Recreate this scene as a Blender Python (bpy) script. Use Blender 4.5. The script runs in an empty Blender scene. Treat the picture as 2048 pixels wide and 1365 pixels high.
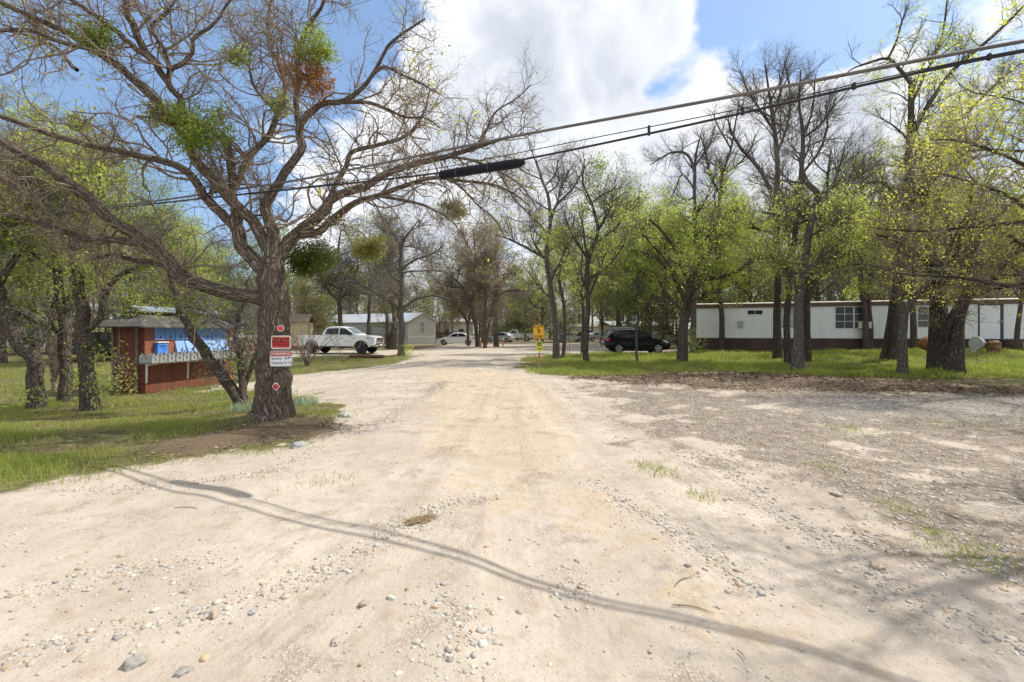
import bpy, bmesh, math, random
import numpy as np
from mathutils import Vector, Matrix
random.seed(7)
RNG = np.random.default_rng(11)
SC = bpy.context.scene
COL = SC.collection
F, CX, HOR, CAMH = 910.0, 1024.0, 665.0, 1.52      # focal length and horizon of the 2048 px wide frame

def sstep(a, b, x):
    t = np.clip((x - a) / (b - a), 0, 1)
    return t * t * (3 - 2 * t)

def gz(x, y):
    """height of the terrain"""
    x = np.asarray(x, float); y = np.asarray(y, float)
    left = -0.36 * sstep(-3.5, -8.5, x) * sstep(6, 11, y) * (1 - sstep(20, 34, y))
    right = 0.5 * sstep(15, 30, y) * sstep(8, 30, x)
    mound = 0.09 * np.exp(-((x + 4.3) ** 2 / 1.6 + (y - 8.1) ** 2 / .9))
    ridge = 0.10 * np.exp(-((y - 13.6 + .02 * x) ** 2) / 1.2) * sstep(2.5, 6, x) * (1 - sstep(10, 15, x))
    return left + right + mound + ridge

def at(px, py, Y):
    return Vector(((px - CX) / F * Y, Y, CAMH + (HOR - py) / F * Y))

def onground(px, py):
    Y = CAMH * F / max(py - HOR, 3)
    for _ in range(25):
        X = (px - CX) / F * Y
        Y = .5 * Y + .5 * (CAMH - float(gz(X, Y))) * F / max(py - HOR, 3)
    X = (px - CX) / F * Y
    return Vector((X, Y, float(gz(X, Y))))

# ------------------------------------------------------------------ naming
def tag(o, label, cat, group=None):
    o['label'] = label; o['category'] = cat
    if group: o['group'] = group
    return o

def thing(name, label, cat, loc=(0, 0, 0), rz=0.0, group=None):
    o = bpy.data.objects.new(name, None); COL.objects.link(o)
    o.location = loc; o.rotation_euler = (0, 0, rz); o.empty_display_size = .2
    return tag(o, label, cat, group)

def link(name, me, parent=None):
    o = bpy.data.objects.new(name, me); COL.objects.link(o)
    if parent is not None: o.parent = parent
    return o

def copy_tree(o, parent=None):
    c = o.copy(); COL.objects.link(c)
    if parent is not None: c.parent = parent
    for ch in list(o.children): copy_tree(ch, c)
    return c

# ------------------------------------------------------------------ meshes
class MB:
    def __init__(s): s.v = []; s.f = []; s.m = []
    def add(s, verts, faces, m=0):
        b = len(s.v); s.v += [tuple(v) for v in verts]
        s.f += [tuple(i + b for i in f) for f in faces]; s.m += [m] * len(faces); return s
    def box(s, x0, x1, y0, y1, z0, z1, m=0):
        v = [(x, y, z) for z in (z0, z1) for y in (y0, y1) for x in (x0, x1)]
        return s.add(v, [(0, 2, 3, 1), (4, 5, 7, 6), (0, 1, 5, 4), (2, 6, 7, 3), (0, 4, 6, 2), (1, 3, 7, 5)], m)
    def bbox(s, x0, x1, y0, y1, z0, z1, b=.02, m=0):
        """box with chamfered edges"""
        bm = bmesh.new(); bmesh.ops.create_cube(bm, size=1)
        for v in bm.verts:
            v.co = Vector(((x0 + x1) / 2 + v.co.x * (x1 - x0), (y0 + y1) / 2 + v.co.y * (y1 - y0), (z0 + z1) / 2 + v.co.z * (z1 - z0)))
        bmesh.ops.bevel(bm, geom=bm.edges[:], offset=b, segments=2, affect='EDGES', profile=.5)
        bm.verts.index_update()
        s.add([v.co[:] for v in bm.verts], [[v.index for v in f.verts] for f in bm.faces], m); bm.free(); return s
    def prism(s, poly, fn, t0, t1, m=0):
        """2D polygon swept from t0 to t1; fn(u, w, t) gives the 3D point"""
        n = len(poly)
        v = [fn(u, w, t0) for u, w in poly] + [fn(u, w, t1) for u, w in poly]
        f = [tuple(range(n))[::-1], tuple(range(n, 2 * n))] + [(i, (i + 1) % n, n + (i + 1) % n, n + i) for i in range(n)]
        return s.add(v, f, m)
    def tube(s, pts, r, n=8, m=0, cap=True):
        pts = [Vector(p) for p in pts]; k = len(pts)
        rs = r if isinstance(r, (list, tuple)) else [r] * k
        ref = Vector((0, 0, 1)) if abs((pts[-1] - pts[0]).normalized().z) < .9 else Vector((1, 0, 0))
        v = []; U = None
        for i, p in enumerate(pts):
            T = (pts[min(i + 1, k - 1)] - pts[max(i - 1, 0)]).normalized()
            U = T.cross(ref).normalized() if U is None else (U - T * U.dot(T)).normalized()
            V = T.cross(U)
            v += [p + (U * math.cos(a) + V * math.sin(a)) * rs[i] for a in (2 * math.pi * j / n for j in range(n))]
        f = [(i * n + j, i * n + (j + 1) % n, (i + 1) * n + (j + 1) % n, (i + 1) * n + j) for i in range(k - 1) for j in range(n)]
        if cap: f += [tuple(range(n))[::-1], tuple(range((k - 1) * n, k * n))]
        return s.add(v, f, m)
    def lathe(s, prof, n=24, fn=None, m=0, cap=True):
        """profile of (radius, height); fn maps (x, y, z)"""
        fn = fn or (lambda x, y, z: (x, y, z)); v = []; k = len(prof)
        for r, h in prof:
            v += [fn(r * math.cos(2 * math.pi * j / n), r * math.sin(2 * math.pi * j / n), h) for j in range(n)]
        f = [(i * n + j, i * n + (j + 1) % n, (i + 1) * n + (j + 1) % n, (i + 1) * n + j) for i in range(k - 1) for j in range(n)]
        if cap and prof[0][0] > 1e-4: f.append(tuple(range(n))[::-1])
        if cap and prof[-1][0] > 1e-4: f.append(tuple(range((k - 1) * n, k * n)))
        return s.add(v, f, m)
    def mesh(s, name, mats, smooth=False, xf=None):
        v = [xf @ Vector(p) for p in s.v] if xf is not None else s.v
        me = bpy.data.meshes.new(name); me.from_pydata([tuple(p) for p in v], [], s.f)
        for m in (mats if isinstance(mats, (list, tuple)) else [mats]): me.materials.append(m)
        me.polygons.foreach_set('material_index', s.m)
        bm = bmesh.new(); bm.from_mesh(me); bmesh.ops.recalc_face_normals(bm, faces=bm.faces[:]); bm.to_mesh(me); bm.free()
        if smooth:
            me.polygons.foreach_set('use_smooth', [True] * len(me.polygons))
            try: me.set_sharp_from_angle(angle=math.radians(38))
            except Exception: pass
        me.update(); return me
    def build(s, name, mats, parent=None, smooth=False, xf=None):
        return link(name, s.mesh(name, mats, smooth, xf), parent)

def np_mesh(name, V, Q, mats, mi=None, uv=None, attrs=None, smooth=True):
    """mesh from numpy arrays; Q is a list of (faces, sides) blocks"""
    me = bpy.data.meshes.new(name)
    V = np.ascontiguousarray(V, np.float32)
    me.vertices.add(len(V)); me.vertices.foreach_set('co', V.ravel())
    loops = np.concatenate([q.ravel() for q in Q]).astype(np.int32)
    cnt = np.concatenate([np.full(len(q), q.shape[1], np.int32) for q in Q])
    me.loops.add(len(loops)); me.loops.foreach_set('vertex_index', loops)
    me.polygons.add(len(cnt))
    st = np.zeros(len(cnt), np.int32); st[1:] = np.cumsum(cnt)[:-1]
    me.polygons.foreach_set('loop_start', st); me.polygons.foreach_set('loop_total', cnt)
    for m in mats: me.materials.append(m)
    if mi is not None: me.polygons.foreach_set('material_index', np.asarray(mi, np.int32))
    if smooth: me.polygons.foreach_set('use_smooth', np.ones(len(cnt), bool))
    for k, a in (attrs or {}).items():
        if a.ndim == 1:
            at_ = me.attributes.new(k, 'FLOAT', 'POINT'); at_.data.foreach_set('value', np.ascontiguousarray(a, np.float32))
        else:
            at_ = me.attributes.new(k, 'FLOAT_COLOR', 'POINT'); at_.data.foreach_set('color', np.ascontiguousarray(a, np.float32).ravel())
    if uv is not None:
        l = me.attributes.new('bark', 'FLOAT_VECTOR', 'POINT'); l.data.foreach_set('vector', np.ascontiguousarray(uv, np.float32).ravel())
    me.update(calc_edges=True); return me

def text_mb(body, size, depth=.002, align='CENTER', sx=1.0, bold=0.0, font_shear=0.0):
    cu = bpy.data.curves.new('lettering', 'FONT'); cu.body = body; cu.size = size; cu.align_x = align; cu.align_y = 'CENTER'
    cu.extrude = depth; cu.offset = bold; cu.shear = font_shear; cu.resolution_u = 3
    o = bpy.data.objects.new('lettering', cu); COL.objects.link(o)
    bpy.context.view_layer.update()
    me = bpy.data.meshes.new_from_object(o.evaluated_get(bpy.context.evaluated_depsgraph_get()))
    mb = MB(); mb.add([(v.co.x * sx, v.co.y, v.co.z) for v in me.vertices], [tuple(p.vertices) for p in me.polygons])
    bpy.data.objects.remove(o); bpy.data.curves.remove(cu); bpy.data.meshes.remove(me)
    return mb

# ------------------------------------------------------------------ materials
class NT:
    def __init__(s, tree): s.t = tree; s.n = tree.nodes; s.l = tree.links
    def node(s, typ, **kw):
        n = s.n.new(typ)
        for k, v in kw.items():
            if hasattr(n, k) and not k.startswith('i_'): setattr(n, k, v)
        return n
    def set(s, sock, val):
        if isinstance(val, bpy.types.NodeSocket): s.l.new(val, sock)
        elif isinstance(val, (tuple, list)) and sock.type == 'RGBA': sock.default_value = (*val[:3], 1)
        else: sock.default_value = val
    def math(s, op, a, b=0.0, c=None, clamp=False):
        n = s.n.new('ShaderNodeMath'); n.operation = op; n.use_clamp = clamp
        s.set(n.inputs[0], a); s.set(n.inputs[1], b)
        if c is not None: s.set(n.inputs[2], c)
        return n.outputs[0]
    def mix(s, fac, a, b, mode='MIX'):
        n = s.n.new('ShaderNodeMix'); n.data_type = 'RGBA'; n.blend_type = mode
        s.set(n.inputs[0], fac); s.set(n.inputs[6], a); s.set(n.inputs[7], b); return n.outputs[2]
    def noise(s, vec, scale, detail=4, rough=.55, dist=0.0, out='Fac'):
        n = s.n.new('ShaderNodeTexNoise'); n.inputs['Scale'].default_value = scale; n.inputs['Detail'].default_value = detail
        n.inputs['Roughness'].default_value = rough; n.inputs['Distortion'].default_value = dist
        if vec is not None: s.l.new(vec, n.inputs['Vector'])
        return n.outputs[out]
    def voro(s, vec, scale, out='Distance', feature='F1', rnd=1.0):
        n = s.n.new('ShaderNodeTexVoronoi'); n.feature = feature; n.inputs['Scale'].default_value = scale; n.inputs['Randomness'].default_value = rnd
        if vec is not None: s.l.new(vec, n.inputs['Vector'])
        return n.outputs[out]
    def ramp(s, fac, lo, hi, a=0.0, b=1.0, smooth=True):
        n = s.n.new('ShaderNodeMapRange'); n.interpolation_type = 'SMOOTHSTEP' if smooth else 'LINEAR'
        s.set(n.inputs[0], fac); n.inputs[1].default_value = lo; n.inputs[2].default_value = hi
        n.inputs[3].default_value = a; n.inputs[4].default_value = b; return n.outputs[0]
    def scale(s, vec, sc):
        n = s.n.new('ShaderNodeVectorMath'); n.operation = 'MULTIPLY'; s.l.new(vec, n.inputs[0]); n.inputs[1].default_value = sc; return n.outputs[0]
    def coord(s, which='Object'):
        return s.n.new('ShaderNodeTexCoord').outputs[which]
    def pos(s):
        return s.n.new('ShaderNodeNewGeometry').outputs['Position']
    def attr(s, name, out='Fac'):
        n = s.n.new('ShaderNodeAttribute'); n.attribute_name = name; return n.outputs[out]
    def bump(s, h, strength=.5, dist=.01):
        n = s.n.new('ShaderNodeBump'); n.inputs['Strength'].default_value = strength; n.inputs['Distance'].default_value = dist
        s.l.new(h, n.inputs['Height']); return n.outputs[0]

def newmat(name):
    m = bpy.data.materials.new(name); m.use_nodes = True
    nt = NT(m.node_tree); b = m.node_tree.nodes['Principled BSDF']
    return m, nt, b

def plain(name, col, rough=.6, metal=0.0, var=.18, scale=6.0, dirt=None, spec=.4, bump=0.0, coat=0.0):
    """paint, metal or plastic with uneven tone and worn dirt"""
    m, nt, b = newmat(name)
    p = nt.coord('Object')
    n1 = nt.noise(p, scale, 5); n2 = nt.noise(p, scale * 9, 3)
    lo = tuple(c * (1 - var) for c in col); hi = tuple(min(1, c * (1 + var * .6)) for c in col)
    c = nt.mix(nt.ramp(n1, .3, .7), lo, hi)
    if dirt: c = nt.mix(nt.math('MULTIPLY', nt.ramp(n2, .5, .75), nt.ramp(n1, .45, .7)), c, dirt)
    nt.set(b.inputs['Base Color'], c)
    nt.set(b.inputs['Roughness'], nt.ramp(n2, .2, .8, max(.02, rough - .08), min(1, rough + .1)))
    b.inputs['Metallic'].default_value = metal; b.inputs['Specular IOR Level'].default_value = spec
    b.inputs['Coat Weight'].default_value = coat
    if bump: nt.set(b.inputs['Normal'], nt.bump(n2, bump, .004))
    return m

def ribbed(name, col, axis, pitch, depth=.012, dirt=(.3, .26, .2), var=.12, rough=.5, groove=.35, metal=0.0):
    """sheet siding or boards with grooves across 'axis' every 'pitch' metres"""
    m, nt, b = newmat(name); p = nt.coord('Object')
    sep = nt.n.new('ShaderNodeSeparateXYZ'); nt.l.new(p, sep.inputs[0])
    u = nt.math('FRACT', nt.math('DIVIDE', sep.outputs[axis], pitch))
    d = nt.math('ABSOLUTE', nt.math('SUBTRACT', u, .5))
    g = nt.ramp(d, .36, .48)                                  # 1 inside the groove
    cell = nt.math('FLOOR', nt.math('DIVIDE', sep.outputs[axis], pitch))
    wn = nt.n.new('ShaderNodeTexWhiteNoise'); wn.noise_dimensions = '1D'; nt.l.new(cell, wn.inputs['W'])
    n1 = nt.noise(nt.scale(p, (1, 1, .35)), 2.2, 6); n2 = nt.noise(p, 30, 3)
    c = nt.mix(nt.ramp(n1, .3, .7), tuple(x * (1 - var) for x in col), col)
    c = nt.mix(nt.math('MULTIPLY', wn.outputs['Value'], var * 1.6), c, tuple(x * .55 for x in col))
    c = nt.mix(nt.math('MULTIPLY', nt.ramp(n1, .52, .8), .45), c, dirt)
    c = nt.mix(nt.math('MULTIPLY', g, groove), c, tuple(x * .35 for x in col))
    nt.set(b.inputs['Base Color'], c); b.inputs['Roughness'].default_value = rough; b.inputs['Metallic'].default_value = metal
    if depth > .011: nt.set(b.inputs['Normal'], nt.bump(nt.math('SUBTRACT', nt.math('MULTIPLY', n2, .15), g), .6, depth))
    return m

def bark_mat(name, dark, light, fleck, lichen=(.22, .24, .17), sc=1.0, strength=1.0):
    m, nt, b = newmat(name)
    uv = nt.attr('bark', 'Vector'); p = nt.pos()
    w = nt.n.new('ShaderNodeVectorMath'); w.operation = 'ADD'
    nn = nt.noise(p, 9 * sc, 3, out='Color'); nt.l.new(uv, w.inputs[0]); nt.l.new(nt.scale(nn, (.05, .05, .05)), w.inputs[1])
    st = nt.scale(w.outputs[0], (36 * sc, 36 * sc, 5 * sc))
    ridge = nt.voro(st, 1.0, 'Distance', 'DISTANCE_TO_EDGE')
    cell = nt.voro(st, 1.0, 'Color')
    fine = nt.noise(nt.scale(uv, (80 * sc, 80 * sc, 20 * sc)), 1.0, 5, .65)
    big = nt.noise(p, 2.2, 4)
    c = nt.mix(nt.ramp(fine, .3, .72), dark, light)
    sepc = nt.n.new('ShaderNodeSeparateColor'); nt.l.new(cell, sepc.inputs[0])
    c = nt.mix(nt.math('MULTIPLY', nt.ramp(sepc.outputs[0], .86, .97), nt.ramp(fine, .42, .6)), c, fleck)
    c = nt.mix(nt.math('MULTIPLY', nt.ramp(big, .55, .75), .5), c, lichen)
    crack = nt.ramp(ridge, 0.0, .16)
    c = nt.mix(nt.math('SUBTRACT', 1.0, crack), c, tuple(x * .5 for x in dark))
    nt.set(b.inputs['Base Color'], c); b.inputs['Roughness'].default_value = .95; b.inputs['Specular IOR Level'].default_value = .15
    h = nt.math('ADD', nt.math('MULTIPLY', nt.ramp(ridge, 0, .3), .8), nt.math('MULTIPLY', fine, .5))
    nt.set(b.inputs['Normal'], nt.bump(h, strength, .03)); return m

def twig_mat(name, a, bcol):
    m, nt, b = newmat(name); p = nt.pos()
    nt.set(b.inputs['Base Color'], nt.mix(nt.ramp(nt.noise(p, 14, 3), .35, .65), a, bcol))
    b.inputs['Roughness'].default_value = .9; b.inputs['Specular IOR Level'].default_value = .2; return m

def leaf_mat(name, a, bcol, trans=.45):
    m, nt, b = newmat(name)
    t = nt.attr('tint'); c = nt.mix(t, a, bcol)
    nt.set(b.inputs['Base Color'], c); b.inputs['Roughness'].default_value = .55; b.inputs['Specular IOR Level'].default_value = .3
    tr = nt.n.new('ShaderNodeBsdfTranslucent')
    nt.set(tr.inputs['Color'], nt.mix(.5, c, tuple(min(1, x * 2.2) for x in bcol)))
    mx = nt.n.new('ShaderNodeMixShader'); mx.inputs[0].default_value = trans
    nt.l.new(b.outputs[0], mx.inputs[1]); nt.l.new(tr.outputs[0], mx.inputs[2])
    nt.l.new(mx.outputs[0], nt.n['Material Output'].inputs['Surface']); return m

def glass_mat(name, col=(.02, .025, .03), rough=.06, spec=.7):
    m, nt, b = newmat(name)
    n = nt.noise(nt.coord('Object'), 1.7, 3)
    nt.set(b.inputs['Base Color'], nt.mix(n, col, tuple(c * 2.2 for c in col)))
    b.inputs['Roughness'].default_value = rough; b.inputs['Specular IOR Level'].default_value = spec; return m

def vcol_mat(name, rough=.85, bump=0.0):
    m, nt, b = newmat(name)
    c = nt.attr('Col', 'Color'); n = nt.noise(nt.pos(), 160, 3)
    nt.set(b.inputs['Base Color'], nt.mix(nt.ramp(n, .3, .7), nt.mix(.25, c, (.12, .1, .08)), c))
    b.inputs['Roughness'].default_value = rough; b.inputs['Specular IOR Level'].default_value = .25; return m

# ================================================================== camera, sun, sky
SUN_AZ, SUN_EL = math.radians(67.5), math.radians(51.5)
cam = bpy.data.cameras.new('camera'); cam.sensor_width = 36; cam.lens = 36 * F / 2048
cam.shift_y = -(1365 / 2 - HOR) / 2048; cam.clip_start = .05; cam.clip_end = 3000
co = bpy.data.objects.new('camera', cam); COL.objects.link(co)
co.location = (0, 0, CAMH); co.rotation_euler = (math.pi / 2, 0, 0); SC.camera = co
sl = bpy.data.lights.new('sun', 'SUN'); sl.energy = 4.6; sl.angle = math.radians(.53); sl.color = (1, .95, .87)
so = bpy.data.objects.new('sun', sl); COL.objects.link(so)
sd = Vector((math.sin(SUN_AZ) * math.cos(SUN_EL), math.cos(SUN_AZ) * math.cos(SUN_EL), math.sin(SUN_EL)))
so.rotation_euler = sd.to_track_quat('Z', 'Y').to_euler(); so.location = sd * 60
vs = SC.view_settings; vs.view_transform = 'Standard'; vs.look = 'None'; vs.gamma = 1; vs.use_curve_mapping = False; vs.exposure = .32
SC.render.engine = 'CYCLES'
SC.cycles.max_bounces = 6; SC.cycles.diffuse_bounces = 3; SC.cycles.transmission_bounces = 3; SC.cycles.glossy_bounces = 3
SC.cycles.sample_clamp_indirect = 6; SC.cycles.use_denoising = True
try: SC.cycles.denoiser = 'OPENIMAGEDENOISE'; SC.cycles.denoising_input_passes = 'RGB_ALBEDO_NORMAL'; SC.cycles.denoising_prefilter = 'ACCURATE'
except Exception: pass

def build_sky():
    w = bpy.data.worlds.new("World"); SC.world = w; w.use_nodes = True
    nt = NT(w.node_tree); bg = w.node_tree.nodes['Background']
    sky = nt.n.new('ShaderNodeTexSky'); sky.sky_type = 'NISHITA'; sky.sun_disc = False
    sky.sun_elevation = SUN_EL; sky.sun_rotation = SUN_AZ; sky.air_density = 1.0; sky.dust_density = .9; sky.ozone_density = 1.2
    d = nt.n.new('ShaderNodeTexCoord').outputs['Generated']
    nrm = nt.n.new('ShaderNodeVectorMath'); nrm.operation = 'NORMALIZE'; nt.l.new(d, nrm.inputs[0]); d = nrm.outputs[0]
    sep = nt.n.new('ShaderNodeSeparateXYZ'); nt.l.new(d, sep.inputs[0])
    zz = nt.math('ADD', nt.math('MAXIMUM', sep.outputs[2], 0), .22)
    cmb = nt.n.new('ShaderNodeCombineXYZ')
    nt.l.new(nt.math('DIVIDE', sep.outputs[0], zz), cmb.inputs[0]); nt.l.new(nt.math('DIVIDE', sep.outputs[1], zz), cmb.inputs[1])
    p = cmb.outputs[0]
    def blob(px, py, rad, amt):
        v = Vector(((px - CX) / F, 1, (HOR - py) / F)).normalized()
        dn = nt.n.new('ShaderNodeVectorMath'); dn.operation = 'DOT_PRODUCT'; nt.l.new(d, dn.inputs[0]); dn.inputs[1].default_value = v
        return nt.math('MULTIPLY', nt.ramp(dn.outputs['Value'], math.cos(rad), math.cos(rad * .35)), amt)
    n1 = nt.noise(p, 2.3, 9, .58, .3)
    n2 = nt.noise(p, 7.0, 8, .6, .2)
    cov = nt.math('ADD', nt.math('MULTIPLY', nt.math('SUBTRACT', n1, .5), 2.3), nt.math('MULTIPLY', nt.math('SUBTRACT', n2, .5), 1.5))
    cov = nt.math('ADD', cov, .62)
    for b in ((250, 30, .50, -1.1), (40, 230, .30, -.55), (620, -60, .22, -.55), (1580, -10, .19, -1.35), (1670, 40, .11, -.7), (1560, 230, .22, .6), (760, 420, .3, .55), (900, 300, .2, .4), (560, 210, .08, .35), (2100, 60, .28, -.5), (1340, 165, .07, -.5),
              (1130, 60, .22, .5), (1300, 60, .10, .5), (900, 60, .13, .35), (1750, 240, .2, .45), (1230, 330, .35, .3)):
        cov = nt.math('ADD', cov, blob(*b))
    alpha = nt.ramp(cov, .12, .72)
    thick = nt.ramp(cov, .45, 1.35)
    n3 = nt.noise(nt.scale(p, (1.2, .8, 1)), 1.6, 7, .55, .4)
    grey = nt.math('MULTIPLY', nt.ramp(n3, .40, .60), thick)
    grey = nt.math('ADD', nt.math('MULTIPLY', grey, .85), nt.math('ADD', blob(1180, 330, .3, .25), blob(1290, 130, .14, .25)), clamp=True)
    ccol = nt.mix(grey, (.92, .93, .95), (.50, .555, .65))
    skyc = nt.mix(1.0, sky.outputs[0], (.098, .098, .098), 'MULTIPLY')
    skyc = nt.mix(.28, skyc, (.34, .48, .70))
    skyc = nt.mix(1.0, skyc, (1.22, 1.32, 1.40), 'MULTIPLY')
    nt.l.new(nt.mix(alpha, skyc, ccol), bg.inputs['Color']); bg.inputs['Strength'].default_value = 1.0
build_sky()

# ================================================================== ground
def pxpoly(pts): return np.array([[*onground(x, y).xy] for x, y in pts])
def sdist(P, poly):
    """signed distance to a polygon, positive inside"""
    x, y = P[:, 0], P[:, 1]; n = len(poly); d = np.full(len(P), 1e9); ins = np.zeros(len(P), bool)
    for i in range(n):
        a = poly[i]; b = poly[(i + 1) % n]; e = b - a
        t = np.clip(((x - a[0]) * e[0] + (y - a[1]) * e[1]) / max(e @ e, 1e-9), 0, 1)
        d = np.minimum(d, np.hypot(x - a[0] - t * e[0], y - a[1] - t * e[1]))
        c = (a[1] > y) != (b[1] > y)
        with np.errstate(divide='ignore', invalid='ignore'):
            ins ^= c & (x < (b[0] - a[0]) * (y - a[1]) / (b[1] - a[1]) + a[0])
    return np.where(ins, d, -d)

_ph = RNG.uniform(0, 6.28, (40, 2)); _fr = RNG.normal(0, 1, (40, 2))
def vnoise(P, scale, octs=4):
    """smooth pseudo noise in about -1..1"""
    x = P[:, 0] * scale; y = P[:, 1] * scale; s = np.zeros(len(P)); amp = 1.0; k = 0; tot = 0
    for o in range(octs):
        for j in range(5):
            s += amp * np.sin(_fr[k % 40, 0] * x * 2.2 + _ph[k % 40, 0]) * np.cos(_fr[k % 40, 1] * y * 2.2 + _ph[k % 40, 1]) ; k += 1
        tot += amp * 1.5; x = x * 2.03 + 1.3; y = y * 1.97 - .7; amp *= .55
    return s / tot

PL = {
 'lawn_a': [(-3500, 1010), (-700, 1030), (0, 988), (130, 958), (300, 935), (430, 915), (520, 900), (600, 885), (650, 868), (692, 848), (680, 826), (640, 808), (600, 800), (578, 793), (520, 783), (440, 785),
            (400, 781), (430, 771), (520, 761), (590, 751), (700, 739), (790, 727), (835, 714), (800, 709), (700, 712), (560, 716), (300, 700), (0, 694), (-900, 692), (-3000, 700)],
 'lawn_b': [(1036, 732), (1060, 722), (1100, 712), (1160, 708), (1215, 707), (1340, 708), (1400, 703), (1700, 698), (2300, 692), (5000, 700), (5000, 800), (2400, 780), (2048, 775), (1850, 768), (1740, 762),
            (1600, 752), (1480, 747), (1300, 751), (1180, 755), (1090, 750), (1050, 742)],
 'mulch_a': [(310, 905), (380, 885), (450, 865), (515, 842), (560, 836), (610, 828), (660, 836), (705, 856), (650, 872), (560, 885), (460, 905), (380, 918)],
 'mulch_b': [(1130, 756), (1300, 747), (1480, 745), (1620, 751), (1740, 762), (1900, 772), (2300, 778), (2300, 790), (1800, 790), (1600, 778), (1500, 782), (1320, 772), (1200, 764)],
 'ochre': [(860, 735), (1040, 745), (1120, 800), (1150, 870), (1120, 960), (1030, 1010), (930, 960), (880, 860)],
 'ochre2': [(1060, 960), (1200, 1000), (1330, 1110), (1440, 1180), (1400, 1230), (1250, 1130), (1120, 1030)],
 'gray': [(1500, 800), (2300, 782), (2600, 815), (2048, 838), (1800, 832), (1600, 830)],
 'brown': [(1150, 772), (1400, 770), (2300, 776), (3600, 820), (3600, 1330), (2300, 1240), (2000, 1150), (1800, 1060), (1640, 985), (1480, 935), (1340, 890), (1240, 830)],
}
PW = {k: pxpoly(v) for k, v in PL.items()}
def masks(P):
    n = vnoise(P, 1.1, 5)
    soft = .25 + .025 * np.abs(P[:, 1])
    g = np.maximum(sdist(P, PW['lawn_a']), sdist(P, PW['lawn_b'])) + n * np.minimum(.45, .1 + .03 * P[:, 1])
    grass = np.clip(.5 + g / (2 * soft), 0, 1)
    m = np.maximum(sdist(P, PW['mulch_a']) * 1.4, sdist(P, PW['mulch_b'])) + n * .4
    mulch = np.clip(.5 + m / .9, 0, 1)
    o = np.maximum(sdist(P, PW['ochre']), sdist(P, PW['ochre2'])) + n * .35
    ochre = np.clip(.5 + o / 1.3, 0, 1)
    gr = np.clip(.5 + (sdist(P, PW['gray']) + n * .6) / 1.6, 0, 1)
    br = np.clip(.36 + (np.minimum(sdist(P, PW['brown']), 1.1) + n * 1.3 + .9 * vnoise(P, 2.6, 4)) / 2.0, 0, 1)
    far = sstep(33, 44, P[:, 1] + n * 3) * (1 - ((P[:, 0] > -8) & (P[:, 0] < 12) & (P[:, 1] < 62)))
    far = np.maximum(far, sstep(62, 70, P[:, 1]))
    return grass, mulch, ochre, gr, br, far

TRACKS = [pxpoly(t_) for t_ in ([(60, 1500), (420, 1290), (700, 1080), (880, 900), (960, 790), (1010, 735)], [(560, 1500), (800, 1230), (930, 1000), (1000, 840), (1040, 760)], [(1100, 1500), (1060, 1230), (1030, 1000), (1010, 850), (1000, 760), (1020, 730)],
                                          [(2300, 1340), (1700, 1120), (1350, 940), (1180, 820), (1080, 760)], [(2300, 1500), (1600, 1220), (1250, 980), (1110, 830), (1050, 760)])]
def track_lat(P):
    d = np.full(len(P), 9.0)
    for tr in TRACKS:
        q = catmull_xy(tr, 40)
        for a, b in zip(q, q[1:]):
            e = b - a; t = np.clip(((P - a) @ e) / max(e @ e, 1e-9), 0, 1); w = P - a - t[:, None] * e; d = np.minimum(d, np.hypot(w[:, 0], w[:, 1]))
    return d
def catmull_xy(p, n):
    k = len(p); t = np.linspace(0, k - 1.0001, n); i = t.astype(int); f = (t - i)[:, None]; p0 = p[np.maximum(i - 1, 0)]; p1 = p[i]; p2 = p[i + 1]; p3 = p[np.minimum(i + 2, k - 1)]
    return .5 * (2 * p1 + (p2 - p0) * f + (2 * p0 - 5 * p1 + 4 * p2 - p3) * f ** 2 + (3 * p1 - p0 - 3 * p2 + p3) * f ** 3)

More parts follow.
